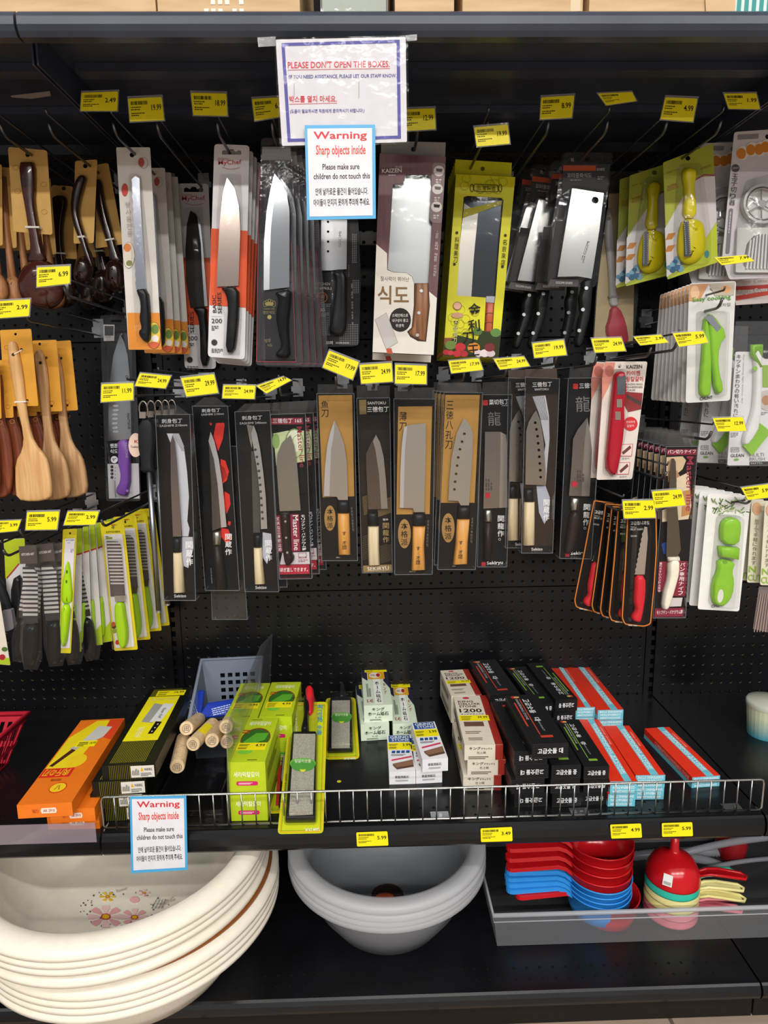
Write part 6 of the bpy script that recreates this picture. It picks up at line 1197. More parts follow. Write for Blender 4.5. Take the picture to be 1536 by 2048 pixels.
# ---- black and yellow cleaver boxes
t = Box('cleaver_carton', 'black and yellow cleaver carton with price sticker, topmost of its stack', 'box', D1, [(838, 297), (1037, 284), (874, 702), (533, 720)], .5755, .0285, '#14140f/.3', 'black and yellow cleaver cartons')
for k in range(20): t.rect(t.T, '#8f8620', .13+.034*k, .02, .143+.034*k, .98)
t.rect(t.T, '#ecdf18', .12, .26, .82, .86); t.sticker(t.T, .25, .87, .9, .95, '16.99'); t.word(t.T, 'GATEWAY JAPAN', .2, .79, .75, .83, '#d8cf80', .004)
t.patch(t.T, '#9c9c98', [(.27, .5), (.52, .48), (.56, .73), (.33, .76)]); t.patch(t.T, '#dcdcd8', [(.45, .49), (.68, .50), (.78, .74), (.54, .75)]); t.patch(t.T, '#16120e', [(.55, .34), (.66, .34), (.72, .49), (.58, .5)])
for k in range(3): t.disc(t.T, '#d8d4c8', .615+.02*k, .37+.045*k, .016, .008)
t.word(t.T, 'New chef', .58, .54, .66, .68, '#4a4a46', .004, 270); t.word(t.T, '家庭用', .3, .30, .42, .44, '#f4efb0', .01)
for k in range(18): t.rect(t.Fr, '#6f681c', .14+.034*k, 0, .15+.034*k, 1)
t.rect(t.Fr, '#ded8cc', .54, .1, .98, .92); t.lines(t.Fr, '#2a2826', .56, .25, .7, .75, 12, 4, True); t.word(t.Fr, 'WARNING', .79, .55, .94, .75, '#2a2826', .014); t.patch(t.Fr, '#e0a818', [(.72, .52), (.78, .52), (.75, .82)]); t.lines(t.Fr, '#4a4846', .72, .18, .94, .45, 3); t.done()
for i, (dx, dy) in enumerate(((-.018, -.006), (-.026, .0), (-.015, .004))): t.dup((dx, dy, -.0286*(i+1)), f'black and yellow cleaver carton, {ORD(i+1)} from the top of its stack', rot=(-.8, .6, 1)[i])
# ---- smoky bin with rolling pins, baskets, divider
t = empty('basket', (-.46, -.16, ZS), 'translucent grey-blue plastic basket with square holes holding blue pouches', 'basket'); BK = 'milk#b4bfd2/.5'
def panel_holes(w, h, nx, nz, hs, x0, z0, px_, pz, r0=0):
    V = []; lst = []
    return lst
bw, bh = .118, .135
T_ = Thing('x', None, None, M=Matrix.Translation((-.452, -.075, ZS+.002))); bpy.data.objects.remove(T_.e); T_.e = t; T_.M = t.matrix_basis
t.location = (-.452, -.075, ZS+.002); t.rotation_euler = (0, 0, math.radians(4))
holes = [[(-.03+.018*i, .045+.019*j), (-.03+.018*i+.011, .045+.019*j), (-.03+.018*i+.011, .045+.019*j+.011), (-.03+.018*i, .045+.019*j+.011)] for i in range(5) for j in range(4)]
T_.slab('back_wall', [(-.06, 0), (.06, 0), (.072, .15), (-.072, .15)], -.002, 0, BK, holes)
T_.add('side_wall', [(-.06, 0, 0), (-.06, -.19, 0), (-.07, -.2, .09), (-.072, 0, .15)], [(0, 1, 2, 3)], BK); T_.add('side_wall', [(.06, 0, 0), (.06, -.19, 0), (.07, -.2, .09), (.072, 0, .15)], [(0, 3, 2, 1)], BK); T_.add('base', [(-.06, 0, 0), (.06, 0, 0), (.06, -.19, 0), (-.06, -.19, 0)], [(0, 3, 2, 1)], BK)
T_.add('rim', *tube_geo([(-.07, -.2, .09), (-.073, 0, .15), (.073, 0, .15), (.07, -.2, .09)], .004, 6), BK, smooth=True)
for lb, q in (('dark blue printed pouch leaning at the left inside the basket', [(1040, 450), (1075, 310), (1125, 300), (1110, 450)]), ('dark blue pouch with white print lying across the basket', [(1135, 375), (1322, 345), (1290, 440), (1085, 462)])):
    u = Thing('blue_pouch', lb, 'pouch', -.2, D1, (q[0][0], q[0][1]), pitch=-50, group='blue pouches'); u.puff('pouch', rquad(q, 14), 0, .006, '#1c3aa8/.3', ins=14); u.fine('#c8d4f0', (q[0][0]+25, q[0][1]+30), (q[1][0]-60, q[1][1]+34), 5, 4, 2.2, .0066); u.done()
bn = empty('smoky_bin', (-.45, -.3, ZS), 'smoky dark plastic tray under the rolling pins', 'tray')
mesh_obj('tray', *boxes_geo([(-.062, -.17, 0, .05, .1, .003), (-.064, -.17, .003, -.061, .1, .05), (.049, -.17, .003, .052, .1, .05), (-.062, -.172, .003, .05, -.169, .012), (-.062, .098, .003, .05, .101, .06)]), 'clear/.4#1c1c1e', bn)
PIN = 'wood#e2c9a0#cfae80/.55'
for k, (p, y, q_, lb) in enumerate((((1022, 513), -.335, (1090, 462), 'upper left'), ((1058, 600), -.365, (1168, 490), 'second row left'), ((972, 725), -.41, (1006, 570), 'lowest and leftmost'), ((1163, 580), -.35, (1212, 505), 'second row right'), ((1240, 505), -.34, (1285, 430), 'upper right beside the divider'), ((1246, 585), -.325, (1262, 540), 'mostly hidden at the right'))):
    c = aty(px(D1, p), y); r = .0145
    e = empty('rolling_pin', c, f'small wooden rolling pin with stamped end, {lb} of the heap', 'rolling pin', 'wooden rolling pins')
    d = aty(px(D1, q_), y+.105)-c; ln = d.length; d.normalize()
    V, Fc = tube_geo([Vector((0, 0, 0)), d*.002, d*ln], [r*.93, r, r], 18); pin = mesh_obj('pin', V, Fc, PIN, e)
    s_ = d.cross(Vector((0, 0, 1))).normalized(); u_ = s_.cross(d).normalized(); V2, F2 = text_geo('田', .0); o_ = -d*.0004
    ringv = []; ringf = []
    for i in range(20):
        a = 2*math.pi*i/20; ringv += [s_*math.cos(a)*.0085+u_*math.sin(a)*.0085+o_, s_*math.cos(a)*.0076+u_*math.sin(a)*.0076+o_]
        ringf.append((2*i, (2*i+2) % 40, (2*i+3) % 40, 2*i+1))
    b0 = len(ringv); ringv += [s_*(x-.5)*.009+u_*(y_-.5)*.009+o_ for x, y_ in V2]; ringf += [tuple(i+b0 for i in q) for q in F2]
    mesh_obj('stamp_lettering', ringv, ringf, '#4a3d52', pin)
    if k in (1, 4): mesh_obj('price_sticker', [s_*math.cos(a)*(r+.0004)+u_*math.sin(a)*(r+.0004)+d*q for q in (.03, .075) for a in (.6, 1.0, 1.4, 1.8)], [(0, 1, 5, 4), (1, 2, 6, 5), (2, 3, 7, 6)], '#f0dc18', pin)
dv = empty('divider', (-.385, -.5, ZS), 'tall clear acrylic divider between rolling pins and green boxes', 'divider')
V = [(0, 0, 0), (.008, .47, 0), (.024, .47, .195), (.016, .36, .21), (.012, .02, .21), (.008, 0, .19)]; V = [Vector(v) for v in V]
mesh_obj('sheet', V+[v+Vector((.0025, 0, 0)) for v in V], [(0, 1, 2, 3, 4, 5), (11, 10, 9, 8, 7, 6)]+[(i, (i+1) % 6+0, (i+1) % 6+6, i+6) for i in range(6)], 'clear/.26#74757b', dv)
# ---- green ceramic sharpener boxes
GB = '#b8cc20/.4'
def ceramic(label, q, z, h, bottom=None):
    t = Box('sharpener_box', label, 'box', D2, q, z, h, GB, 'green ceramic sharpener boxes')
    t.word(t.T, '세라믹칼갈이', .18, .8, .82, .9, '#f4f8d8', .016); t.lines(t.T, '#5a6a14', .2, .94, .7, .965, 1)
    t.disc(t.T, '#7a3a20', .52, .5, .42, .24, 24); t.disc(t.T, '#2f6a1c', .52, .49, .39, .22, 24); t.patch(t.T, '#5aa82c', [(.2, .42), (.5, .62), (.86, .62), (.8, .46), (.4, .36)]); t.disc(t.T, '#7ac43c', .36, .21, .2, .05)
    t.lines(t.T, '#b8481c', .08, .62, .32, .72, 2, 5); t.sticker(t.T, .08, .24, .9, .4, '4.99'); t.lines(t.T, '#5a6a14', .5, .03, .9, .06, 1)
    t.word(t.Fr, '세라믹칼갈이', .14, .5, .82, .68, '#f4f8d8', .016); t.patch(t.Fr, '#d01f64', rquad([(.2, .22), (.78, .22), (.78, .36), (.2, .36)], .05, 2)); t.lines(t.Fr, '#f4d8e4', .26, .26, .72, .33, 2, 3)
    t.lines(t.Rs, '#7a8a14', .1, .2, .9, .6, 4, 9); t.done(); return t
a = ceramic('green ceramic sharpener box with price sticker, upper front', [(172, 388), (392, 383), (302, 672), (50, 690)], .581, .06)
a.dup((0, .002, -.0605), 'green ceramic sharpener box underneath the front one'); a.dup((.03, .172, 0), 'green ceramic sharpener box behind the front one', rot=0); a.dup((-.041, .172, -.001), 'green ceramic sharpener box behind, seen through the divider')
a.dup((.03, .172, -.0605), 'green ceramic sharpener box underneath the rear one'); a.dup((-.041, .172, -.061), 'green ceramic sharpener box at the bottom, behind the divider')
# ---- whetstone blister packs
def whet(label, card, stone, base, neck, z, tilt, o, hm, logo, cr=D2):
    t = Thing('whetstone_pack', label, 'whetstone', cr=cr, M=plane_M(cr, o, z, tilt), group='whetstone blister packs')
    t.poly('card', rquad(card, 26), -.001, 0, '#c4cc1e/.35'); t.outline('#e8b01c', inset(rquad(card, 26), 10), 6); t.outline('#8fae1c', inset(rquad(card, 26), 20), 4)
    t.puff('holder', base, .001, .012, '#17181a/.3', ins=12); t.puff('neck', smooth_pts(neck, 1), .001, .018, hm); t.poly('stone', stone, .012, .022, 'whetstone')
    x, yy, r = logo
    for k in range(9): a_ = math.pi*k/8; t.pr('#6fb04a', ell(x-r*.82*math.cos(a_), yy-r*.12-r*.2*math.sin(a_), r*.3, r*.3, 10), .0222)
    for k in range(9): a_ = math.pi*k/8; t.pr('#4f9a3a', ell(x-r*.78*math.cos(a_), yy-r*.02+r*.3*math.sin(a_), r*.28, r*.3, 10), .0222)
    t.pr('#4f9a3a', ell(x, yy, r*.85, r*.4, 20), .0223); t.pr('#d8dc3a', ell(x, yy+r*.35, r*.26), .0222); t.pr('#c83a2c', ell(x, yy, r*.3, r*.14, 10), .0222); t.tx('칼갈이숫돌', (x-r*.7, yy-r*.18), (x+r*.7, yy-r*.18), r*.3, '#e4ecc8', .0224, bold=.012)
    return t
t = whet('long whetstone with black handle in a yellow-green blister pack, in front', [(470, 284), (718, 280), (690, 1156), (384, 1162)], [(495, 505), (638, 505), (620, 1022), (462, 1030)], rquad([(480, 500), (648, 498), (640, 1085), (435, 1088)], 14), [(560, 255), (600, 252), (606, 330), (592, 400), (598, 500), (535, 502), (560, 400), (556, 320)], .474, 15, (540, 1150), '#131416/.25', (553, 700, 78))
t.vt('최고급 숫돌', (668, 295), (664, 500), 34, '#2f8fc0', bold=.01); t.tx('Designed by KOREA', (520, 490), (516, 310), 18, '#e8ecd0', bold=.008); t.tx('DIAMOND WHETSTONE', (497, 480), (490, 310), 16, '#3a9ab0', bold=.008); t.tx('SAM DUK', (665, 1120), (565, 1124), 20, '#f0f4d8', bold=.012); t.tx('Tel 054)9718-0000', (438, 960), (450, 760), 14, '#2a3a10', bold=.008); t.tx('10', (655, 415), (685, 413), 28, '#2f8fc0', bold=.02)
t.puff('blister', rquad([(470, 300), (655, 300), (650, 1100), (425, 1105)], 30), .0006, .026, CLR, ins=14, rings=2); t.done()
t = whet('whetstone pack with red stripe lying partly under the front one', [(428, 292), (520, 290), (420, 1022), (322, 1026)], [(440, 470), (470, 470), (440, 800), (410, 800)], rquad([(430, 460), (490, 460), (430, 990), (390, 990)], 10), [(505, 245), (545, 245), (548, 290), (520, 480), (440, 480), (490, 300)], .4625, 6, (380, 1015), '#c81c26/.3', (415, 620, 24)); t.pr('#c0302c', [(388, 700), (420, 700), (398, 970), (372, 972)], .003); t.done()
t = whet('short whetstone pack with dark handle, behind the long one', [(706, 255), (905, 250), (932, 660), (700, 665)], [(748, 282), (868, 280), (866, 575), (745, 578)], rquad([(735, 270), (880, 268), (888, 618), (718, 622)], 12), [(795, 185), (838, 185), (842, 240), (836, 280), (788, 280), (792, 240)], .4625, 9, (820, 655), '#1a1a1c/.25', (812, 385, 62)); t.tx('SAM DUK', (905, 650), (825, 652), 14, '#f0f4d8', bold=.012); t.puff('blister', rquad([(725, 262), (890, 262), (898, 630), (712, 632)], 20), .0006, .026, CLR, ins=12, rings=2); t.done()
for k, (p, lb) in enumerate((((600, 205), 'rear'), ((606, 245), 'middle'))):
    u = Thing('whetstone_pack', f'red whetstone handle sticking up behind the long pack, {lb} one', 'whetstone', -.2+.02*k, D2, p, pitch=-55, group='whetstone blister packs'); u.puff('neck', smooth_pts([(p[0]-28, p[1]-18), (p[0]+26, p[1]-18), (p[0]+30, p[1]+60), (p[0]+24, p[1]+180), (p[0]-30, p[1]+180), (p[0]-28, p[1]+60)], 1), 0, .016, '#c81c26/.3'); u.done()
# ---- small pale green home stones
PG = '#d5e2cc/.5'
def home(label, q, z, h):
    t = Box('stone_box', label, 'box', D2, q, z, h, PG, 'pale green home stone boxes')
    t.patch(t.T, '#23233f', [(0, .72), (.0, 1), (.2, 1), (.2, .62)]); t.patch(t.T, '#23233f', [(.8, .6), (1, .4), (1, 1), (.8, 1)]); t.sticker(t.T, .12, .86, .98, .98, '24.99'); t.rect(t.T, '#e0a41c', .22, .66, .86, .86); t.disc(t.T, '#efe8d8', .5, .77, .22, .08); t.disc(t.T, '#a8281c', .62, .77, .08, .05); t.word(t.T, 'KING', .34, .74, .5, .8, '#6a4a1c', .01)
    t.rect(t.T, '#f2f4ee', .4, .03, .68, .66)
    for k, ch in enumerate('ホーム砥石'): t.word(t.T, ch, (.53 if ch == 'ー' else .46), .5-.11*k, (.56 if ch == 'ー' else .63), .59-.11*k, '#1c1c1c', .03)
    for k, ch in enumerate('キング'): t.word(t.T, ch, .76, .46-.1*k, .86, .54-.1*k, '#a83a2c', .012)
    t.word(t.T, 'K-45', .12, .06, .34, .14, '#a83a2c', .006, 0); t.lines(t.T, '#6a746a', .14, .2, .3, .55, 4, 2, True)
    t.word(t.Fr, 'キング', .28, .66, .72, .86, '#1c1c1c', .02); t.word(t.Fr, 'ホーム砥石', .14, .36, .86, .6, '#1c1c1c', .03); t.word(t.Fr, 'K-45', .4, .22, .6, .3, '#4a5a4a'); t.lines(t.Fr, '#5a665a', .2, .06, .8, .18, 2, 4); t.done(); return t
home('pale green home stone box lying lowest at the left', [(912, 160), (1065, 156), (1138, 424), (932, 430)], .501, .04); home('pale green home stone box with price sticker at the right', [(1140, 150), (1250, 150), (1338, 416), (1135, 432)], .501, .04)
home('pale green home stone box on top of the other two', [(948, 55), (1108, 46), (1157, 302), (956, 300)], .541, .04)
# ---- small white grind stones
def grind(label, q, z, h):
    t = Box('stone_box', label, 'box', D2, q, z, h, '#e8e6ea/.5', 'white grind stone boxes')
    t.rect(t.T, '#1f4a8c', .06, .8, .94, .99); t.word(t.T, 'GRIND', .12, .9, .9, .97, '#e8ecf4', .012); t.word(t.T, 'STONE', .18, .82, .9, .89, '#e8ecf4', .012); t.sticker(t.T, .0, .58, .98, .78, '3.99')
    for k in range(4): t.patch(t.T, '#23508f', [(.14+.19*k, .48), (.28+.19*k, .48), (.3+.19*k, .55), (.16+.19*k, .55)])
    t.lines(t.T, '#4a4a55', .12, .41, .82, .46, 2, 3); t.patch(t.T, '#cf3a5a', [(.12, .27), (.92, .36), (.92, .4), (.12, .31)]); t.patch(t.T, '#8a6650', [(.16, .2), (.3, .1), (.95, .16), (.95, .3)]); t.patch(t.T, '#5d4032', [(.3, .1), (.3, .05), (.95, .11), (.95, .16)]); t.patch(t.T, '#6d4c3a', [(.16, .2), (.16, .15), (.3, .05), (.3, .1)])
    t.word(t.Fr, '家庭用砥石', .22, .48, .74, .7, '#3a3a40', .014); t.lines(t.Fr, '#7a7a80', .24, .25, .72, .38, 2, 2); t.done(); return t
grind('white grind stone box at the front left of three', [(1115, 505), (1275, 500), (1306, 742), (1130, 748)], .488, .028); grind('white grind stone box under the leaning upper one', [(1262, 520), (1420, 515), (1485, 735), (1308, 740)], .488, .028); grind('white grind stone box lying on top of the other two', [(1280, 418), (1430, 412), (1526, 655), (1348, 664)], .5165, .028)
# ---- cream KING deluxe stones
def deluxe(label, q, z, h):
    t = Box('stone_box', label, 'box', D3, q, z, h, '#dcd2c0/.5', 'cream deluxe stone boxes')
    t.rect(t.T, '#9c2a20', .8, 0, 1, 1); t.rect(t.Fr, '#9c2a20', .8, 0, 1, 1); t.rect(t.Rs, '#9c2a20', 0, 0, 1, 1)
    t.disc(t.T, '#c0283a', .36, .94, .1, .022); t.word(t.T, 'KING', .1, .84, .54, .88, '#2c241c', .01); t.word(t.T, 'DELUXE', .1, .785, .72, .825, '#2c241c', .01); t.word(t.T, 'STONE', .1, .73, .6, .77, '#2c241c', .01); t.word(t.T, '1200', .08, .62, .72, .7, '#2c241c', .02); t.word(t.T, 'キングデラックス', .1, .57, .74, .6, '#2c241c', .012)
    t.sticker(t.T, .03, .45, .86, .56, '39.99'); t.rect(t.T, '#6a4a3a', .12, .34, .66, .43); t.lines(t.T, '#8a7a68', .1, .2, .62, .26, 2, 3); t.lines(t.T, '#8a7a68', .14, .08, .54, .14, 2, 6)
    t.word(t.Fr, 'キング', .12, .68, .42, .88, '#231c16', .03); t.word(t.Fr, 'デラックス', .43, .68, .72, .82, '#231c16', .016); t.word(t.Fr, '仕上砥', .32, .42, .56, .58, '#5a4a3a', .01); t.lines(t.Fr, '#5a4a3a', .1, .08, .74, .3, 2, 3); t.lines(t.Ls, '#6a5a4a', .15, .2, .85, .7, 3, 5); t.done(); return t
a = deluxe('cream and red deluxe stone box with sticker, top of the front stack', [(175, 350), (436, 350), (556, 720), (270, 736)], .558, .0325)
for i, dx in enumerate((.006, -.002)): a.dup((dx, .0, -.0327*(i+1)), f'cream and red deluxe stone box, {ORD(i+1)} from the top of the front stack')
b = deluxe('cream and red deluxe stone box with sticker, rear stack', [(80, 155), (292, 150), (400, 345), (160, 352)], .5585, .0325); b.dup((0, 0, -.0327), 'cream and red deluxe stone box under the rear one')
# ---- black sharpening stone boxes
KB = '#19191b/.35'
def black(label, q, z, h, acc, size, flip=False, rib=True):
    t = Box('stone_box', label, 'box', D3, q, z, h, KB, 'black sharpening stone boxes')
    R = (lambda f: (lambda u, v, w=.0004: f(1-u, 1-v, w))) if flip else (lambda f: f)
    T2 = R(t.T); F2 = t.Fr
    for k in range(16): t.rect(t.T, '#2b2b2e', .03+.06*k, 0, .045+.06*k, 1)
    for k, ch in enumerate('고급숫돌 '+size):
        if ch != ' ': t.word(T2, ch, .44, .82-.08*k, .62, .89-.08*k, '#d8d8da', .02, 270)
    t.word(T2, 'SHARPENING STONE', .22, .45, .3, .9, '#b0b0b2', .006, 270); t.rect(T2, acc, .34, .16, .37, .9); t.rect(T2, acc, .12, .32, .17, .82); t.rect(T2, acc, .34, .1, .68, .14); t.word(T2, 'HIGH QUALITY', .5, .22, .56, .42, '#a8a8aa', .004, 270)
    t.disc(T2, '#b8301f', .2, .94, .08, .028); t.disc(T2, '#c8a060', .3, .94, .09, .02)
    for k in range(5): t.rect(F2, '#2b2b2e', .02, .1+.18*k, .98, .13+.18*k)
    t.rect(F2, '#19191b', .1, .22, .9, .8); t.word(F2, '고급숫돌 '+size, .15, .34, .85, .7, '#ececee', .024, 180 if flip else 0); t.done(); return t
RED, GRN = '#c0402c', '#7fae3a'
black('black stone box with red line, set askew on top of the front stack', [(578, 345), (822, 345), (1066, 712), (784, 720)], .607, .03, RED, '대')
s5 = black('black stone box with red line, second from the top of the front stack', [(462, 395), (690, 385), (900, 770), (652, 778)], .576, .029, RED, '대', True)
for i in range(3): s5.dup(((.003, -.004, .002)[i], 0, -.0292*(i+1)), f'black stone box with red line, {ORD(i+2)} from the top of the front stack')
u = black('black stone box with red line, rear left and highest at the back', [(296, 82), (502, 75), (692, 332), (460, 350)], .577, .029, RED, '대')
for i in range(3): u.dup((.002*i, 0, -.0292*(i+1)), f'black stone box under the rear left one, {ORD(i+1)} from the top')
g = black('black stone box with green line at the front, beside the red stones', [(985, 540), (1128, 530), (1392, 890), (1168, 898)], .54, .0265, GRN, '중')
for i in range(2): g.dup(((.001, -.002)[i], 0, -.0267*(i+1)), f'black stone box with green line at the front right, {ORD(i+1)} from the top')
g = black('black stone box with green line, front left half hidden under the askew box', [(760, 545), (960, 540), (1162, 880), (934, 886)], .5485, .029, GRN, '중')
for i in range(2): g.dup(((-.001, .003)[i], 0, -.0293*(i+1)), f'black stone box with green line at the front left, {ORD(i+1)} from the top')
g = black('black stone box with green line, rear left of two', [(577, 132), (738, 130), (962, 400), (790, 408)], .55, .029, GRN, '중'); g.dup((0, 0, -.0293), 'black stone box under the rear left green-lined one'); 
g = black('black stone box with green line and red seal, rear right of two', [(742, 102), (892, 96), (1134, 372), (962, 384)], .56, .029, GRN, '중', True); g.dup((-.003, 0, -.0295), 'black stone box under the rear right green-lined one'); g.dup((.0, 0, -.059), 'black stone box lowest under the rear right green-lined one')
# ---- red and light blue combination stones
def combi(label, cr, q, z, h, left=False):
    t = Box('stone_box', label, 'box', cr, q, z, h, '#e0341c/.4', 'red and light blue combination stones'); LB = '#6cc0d4'
    t.rect(t.T, LB, .52, 0, .76, 1); t.rect(t.T, '#a8b0b0', .505, 0, .52, 1); t.rect(t.T, '#a8b0b0', .76, 0, .775, 1); t.rect(t.T, LB, .52, 0, .76, 1)
    t.word(t.T, 'COMBINATION', .54, .52, .62, .9, '#eaf6f8', .02, 270); t.word(t.T, 'SHARPENING STONE', .64, .1, .74, .92, '#eaf6f8', .02, 270); t.word(t.T, 'COMBINATION', .54, .1, .62, .5, '#eaf6f8', .02, 270); t.word(t.T, 'GRIND STONE', .82, .55, .9, .85, '#f0a8a0', .012, 270)
    t.rect(t.Fr, LB, 0, 0, 1, 1); t.word(t.Fr, 'COMBINATION', .1, .4, .9, .62, '#eaf6f8', .02, 180); t.word(t.Fr, 'SHARPENING STONE', .06, .7, .94, .92, '#eaf6f8', .02, 180); t.word(t.Fr, '250X50X25MM', .1, .1, .9, .3, '#eaf6f8', .02, 180)
    t.rect(t.Ls, LB, 0, 0, 1, .42); t.word(t.Ls, 'COMBINATION SHARPENING STONE', .25, .46, .95, .85, '#f0b0a8', .016); t.done(); return t
combi('single red and light blue stone box lying apart at the right', D4, [(708, 530), (866, 516), (1212, 842), (1026, 860)], .483, .0235)
a = combi('red and light blue stone box at the front right, upper', D4, [(425, 515), (600, 505), (836, 836), (652, 848)], .513, .026); a.dup((0, .001, -.0262), 'red and light blue stone box at the front right, lower')
a = combi('red and light blue stone box at the front left, upper', D4, [(243, 465), (392, 470), (662, 880), (470, 888)], .513, .026); a.dup((-.003, 0, -.0262), 'red and light blue stone box at the front left, lower')
a = combi('red and light blue stone box at the rear right, upper', D3, [(1035, 112), (1202, 110), (1487, 456), (1288, 462)], .535, .024); a.dup((.0, -.001, -.0245), 'red and light blue stone box at the rear right, second layer'); a.dup((.0, 0, -.049), 'red and light blue stone box at the rear right, bottom')
a = combi('red and light blue stone box at the rear left, upper', D3, [(908, 105), (1022, 103), (1276, 436), (1112, 442)], .535, .024); a.dup((.0, 0, -.0245), 'red and light blue stone box at the rear left, second layer'); a.dup((.0, 0, -.049), 'red and light blue stone box at the rear left, bottom')
# ---- red basket at the left edge, cups at the right edge
rb = empty('basket', (-.996, -.374, ZS), 'red plastic basket cut off by the left edge of the shelf', 'basket'); RB = '#b81f34/.35'
fr = [(-.12, -.13), (.105, -.13), (.13, .14), (-.14, .14)]; bt = [(-.1, -.1), (.075, -.1), (.09, .11), (-.11, .11)]
V = [(x, y, .1) for x, y in fr]+[(x, y, 0) for x, y in bt]; mesh_obj('base', V[4:], [(0, 1, 2, 3)], RB, rb)
for i in range(4):
    a, b, c, d = [Vector(V[k]) for k in (i, (i+1) % 4, 4+(i+1) % 4, 4+i)]; n = 16; L1 = lambda u, v: (a*(1-u)+b*u)*(1-v)+(d*(1-u)+c*u)*v; VV, FF = [], []
    for k in range(n):
        for v0, v1, ww in ((.0, .16, 1), (.16, .55, .45), (.55, .66, 1), (.66, .93, .45), (.93, 1, 1)):
            m0 = (k+.5)/n; hw = ww/2/n; o0 = len(VV); VV += [L1(m0-hw, v0), L1(m0+hw, v0), L1(m0+hw, v1), L1(m0-hw, v1)]; FF.append((o0, o0+1, o0+2, o0+3))
    mesh_obj('slotted_wall', VV, FF, RB, rb)
mesh_obj('rim', *tube_geo([(x, y, .1) for x, y in fr], .006, 8, True), RB, rb, smooth=True)
for k, (x, y) in enumerate(((.785, -.22), (.83, -.28))):
    c = empty('paper_tub', (x, y, ZS), ('pale tub with sea-green pattern and clear lid at the right edge, rear', 'pale tub with sea-green pattern at the right edge, front')[k], 'tub', 'tubs at the right edge')
    mesh_obj('tub_body', *lathe_geo([(0, 0), (.038, 0), (.044, .075), (.0435, .077), (0, .077)], 28), 'tub_print', c, smooth=False); mesh_obj('lid', *lathe_geo([(.0455, .07), (.046, .078), (.043, .083), (0, .084)], 28), 'clear/.5#d8d8d0', c, smooth=True)
sp = empty('spot_sticker', atz(px(D2, (795, 812)), ZS), 'tiny round yellow sticker stuck on the shelf', 'sticker'); mesh_obj('disc', [(.0045*math.cos(k*.524), .0045*math.sin(k*.524), .0004) for k in range(12)], [tuple(range(12))], '#d8cc30', sp)
# ================================================================ goods on the bottom deck
bx, by = -.604, -.435
prof = [(0, 0), (.165, 0), (.185, .006), (.212, .05), (.232, .1), (.244, .138), (.262, .138), (.272, .132), (.2765, .134), (.277, .142), (.270, .151), (.255, .156), (.240, .155), (.231, .147), (.226, .12), (.205, .05), (.18, .012), (.162, .006), (0, .006)]
prof = [(r, z*.9) for r, z in prof]; geo = lathe_geo(prof, 96); first = None; zt0 = .402
offs = (0, .0135, .026, .05, .084, .097, .110, .126)
names = ('topmost, with flowers printed inside', 'second from the top', 'third from the top', 'fourth from the top', 'fifth from the top', 'sixth from the top', 'second from the bottom', 'lowest')
for k, dz in enumerate(offs):
    e = empty('basin', (bx+(.0, -.001, .0, .002, .018, .017, .018, .017)[k], by+(-.003, -.002, -.002, .0, .009, .009, .009, .009)[k], zt0-.1404-dz), f'large cream plastic basin of the nested stack, {names[k]}', 'basin', 'nested cream basins')
    if first is None: o = mesh_obj('shell', *geo, '#ece4d4/.3', e, smooth=True); first = o.data
    else: o = bpy.data.objects.new('shell', first); COL.objects.link(o); o.parent = e
    if k == 0:
        T_ = Thing('x', None, None, M=Matrix.Translation((bx, by-.003, zt0-.1404)) @ Matrix.Rotation(math.radians(-90), 4, 'X')); bpy.data.objects.remove(T_.e); T_.e = e; T_.cr = D5
        T_.M = Matrix.Translation((bx, by-.003, zt0-.1404+.0062)) @ Matrix.Rotation(math.radians(-90), 4, 'X'); T_.Mi = T_.M.inverted(); T_.O = T_.M.translation.copy(); basin_top = (T_, e)
    if k == 3:
        b2 = empty('basin', (bx+.018, by+.012, zt0-.1404-.068), 'brown plastic basin squeezed between the cream ones', 'basin'); v = [(.262, .138), (.272, .132), (.2765, .134), (.277, .142), (.270, .151), (.262, .153)]; mesh_obj('shell', *lathe_geo([(r*.955, z*.9) for r, z in v], 96, True), '#8a4c16/.35', b2, smooth=True)
T_, e = basin_top
def flower(cx, cy, r, m1, m2, n=8, sq=.62):
    for k in range(n):
        a = 2*math.pi*k/n; c, s = math.cos(a), math.sin(a)
        T_.pr(m1 if k % 2 else m2, [(cx+c*r*.15, cy+s*r*.15*sq), (cx+math.cos(a-.3)*r*.75, cy+math.sin(a-.3)*r*.75*sq), (cx+math.cos(a-.2)*r, cy+math.sin(a-.2)*r*sq), (cx+math.cos(a+.2)*r, cy+math.sin(a+.2)*r*sq), (cx+math.cos(a+.3)*r*.75, cy+math.sin(a+.3)*r*.75*sq)], .0005)
    T_.pr('#b8303c', ell(cx, cy, r*.27, r*.27*sq), .0006); T_.pr('#e0b020', ell(cx, cy, r*.2, r*.2*sq), .0007)
flower(580, 475, 100, '#dfa0a2', '#e8c0bd'); flower(738, 478, 76, '#dfa0a2', '#e8c0bd'); flower(590, 365, 44, '#e4b820', '#ecc840', 6); flower(790, 345, 34, '#e8a8ac', '#f0c0c0', 5); T_.pr('#eab0b4', ell(738, 382, 26, 18), .0005)
for k in range(44):
    r = random.Random(k); a = r.random()*6.28; T_.pr('#6a6660', ell(680+math.cos(a)*(150+r.random()*110), 430+math.sin(a)*(70+r.random()*40), 3+r.random()*3, n=6), .0005, False)
for k in range(4): T_.fine('#8a867e', (830+18*k, 430), (880+16*k, 335), 5, 1)
T_.tx('SPRING', (880, 425), (960, 385), 24, '#b8b0a0', .0006); T_.tx('flower', (640, 345), (700, 325), 18, '#b8b4a8', .0006); T_.done()
for c in e.children:
    if c.name.startswith('surface_print'): c.matrix_local = Matrix.Translation((0, 0, .0062)) @ Matrix.Rotation(math.radians(-90), 4, 'X')
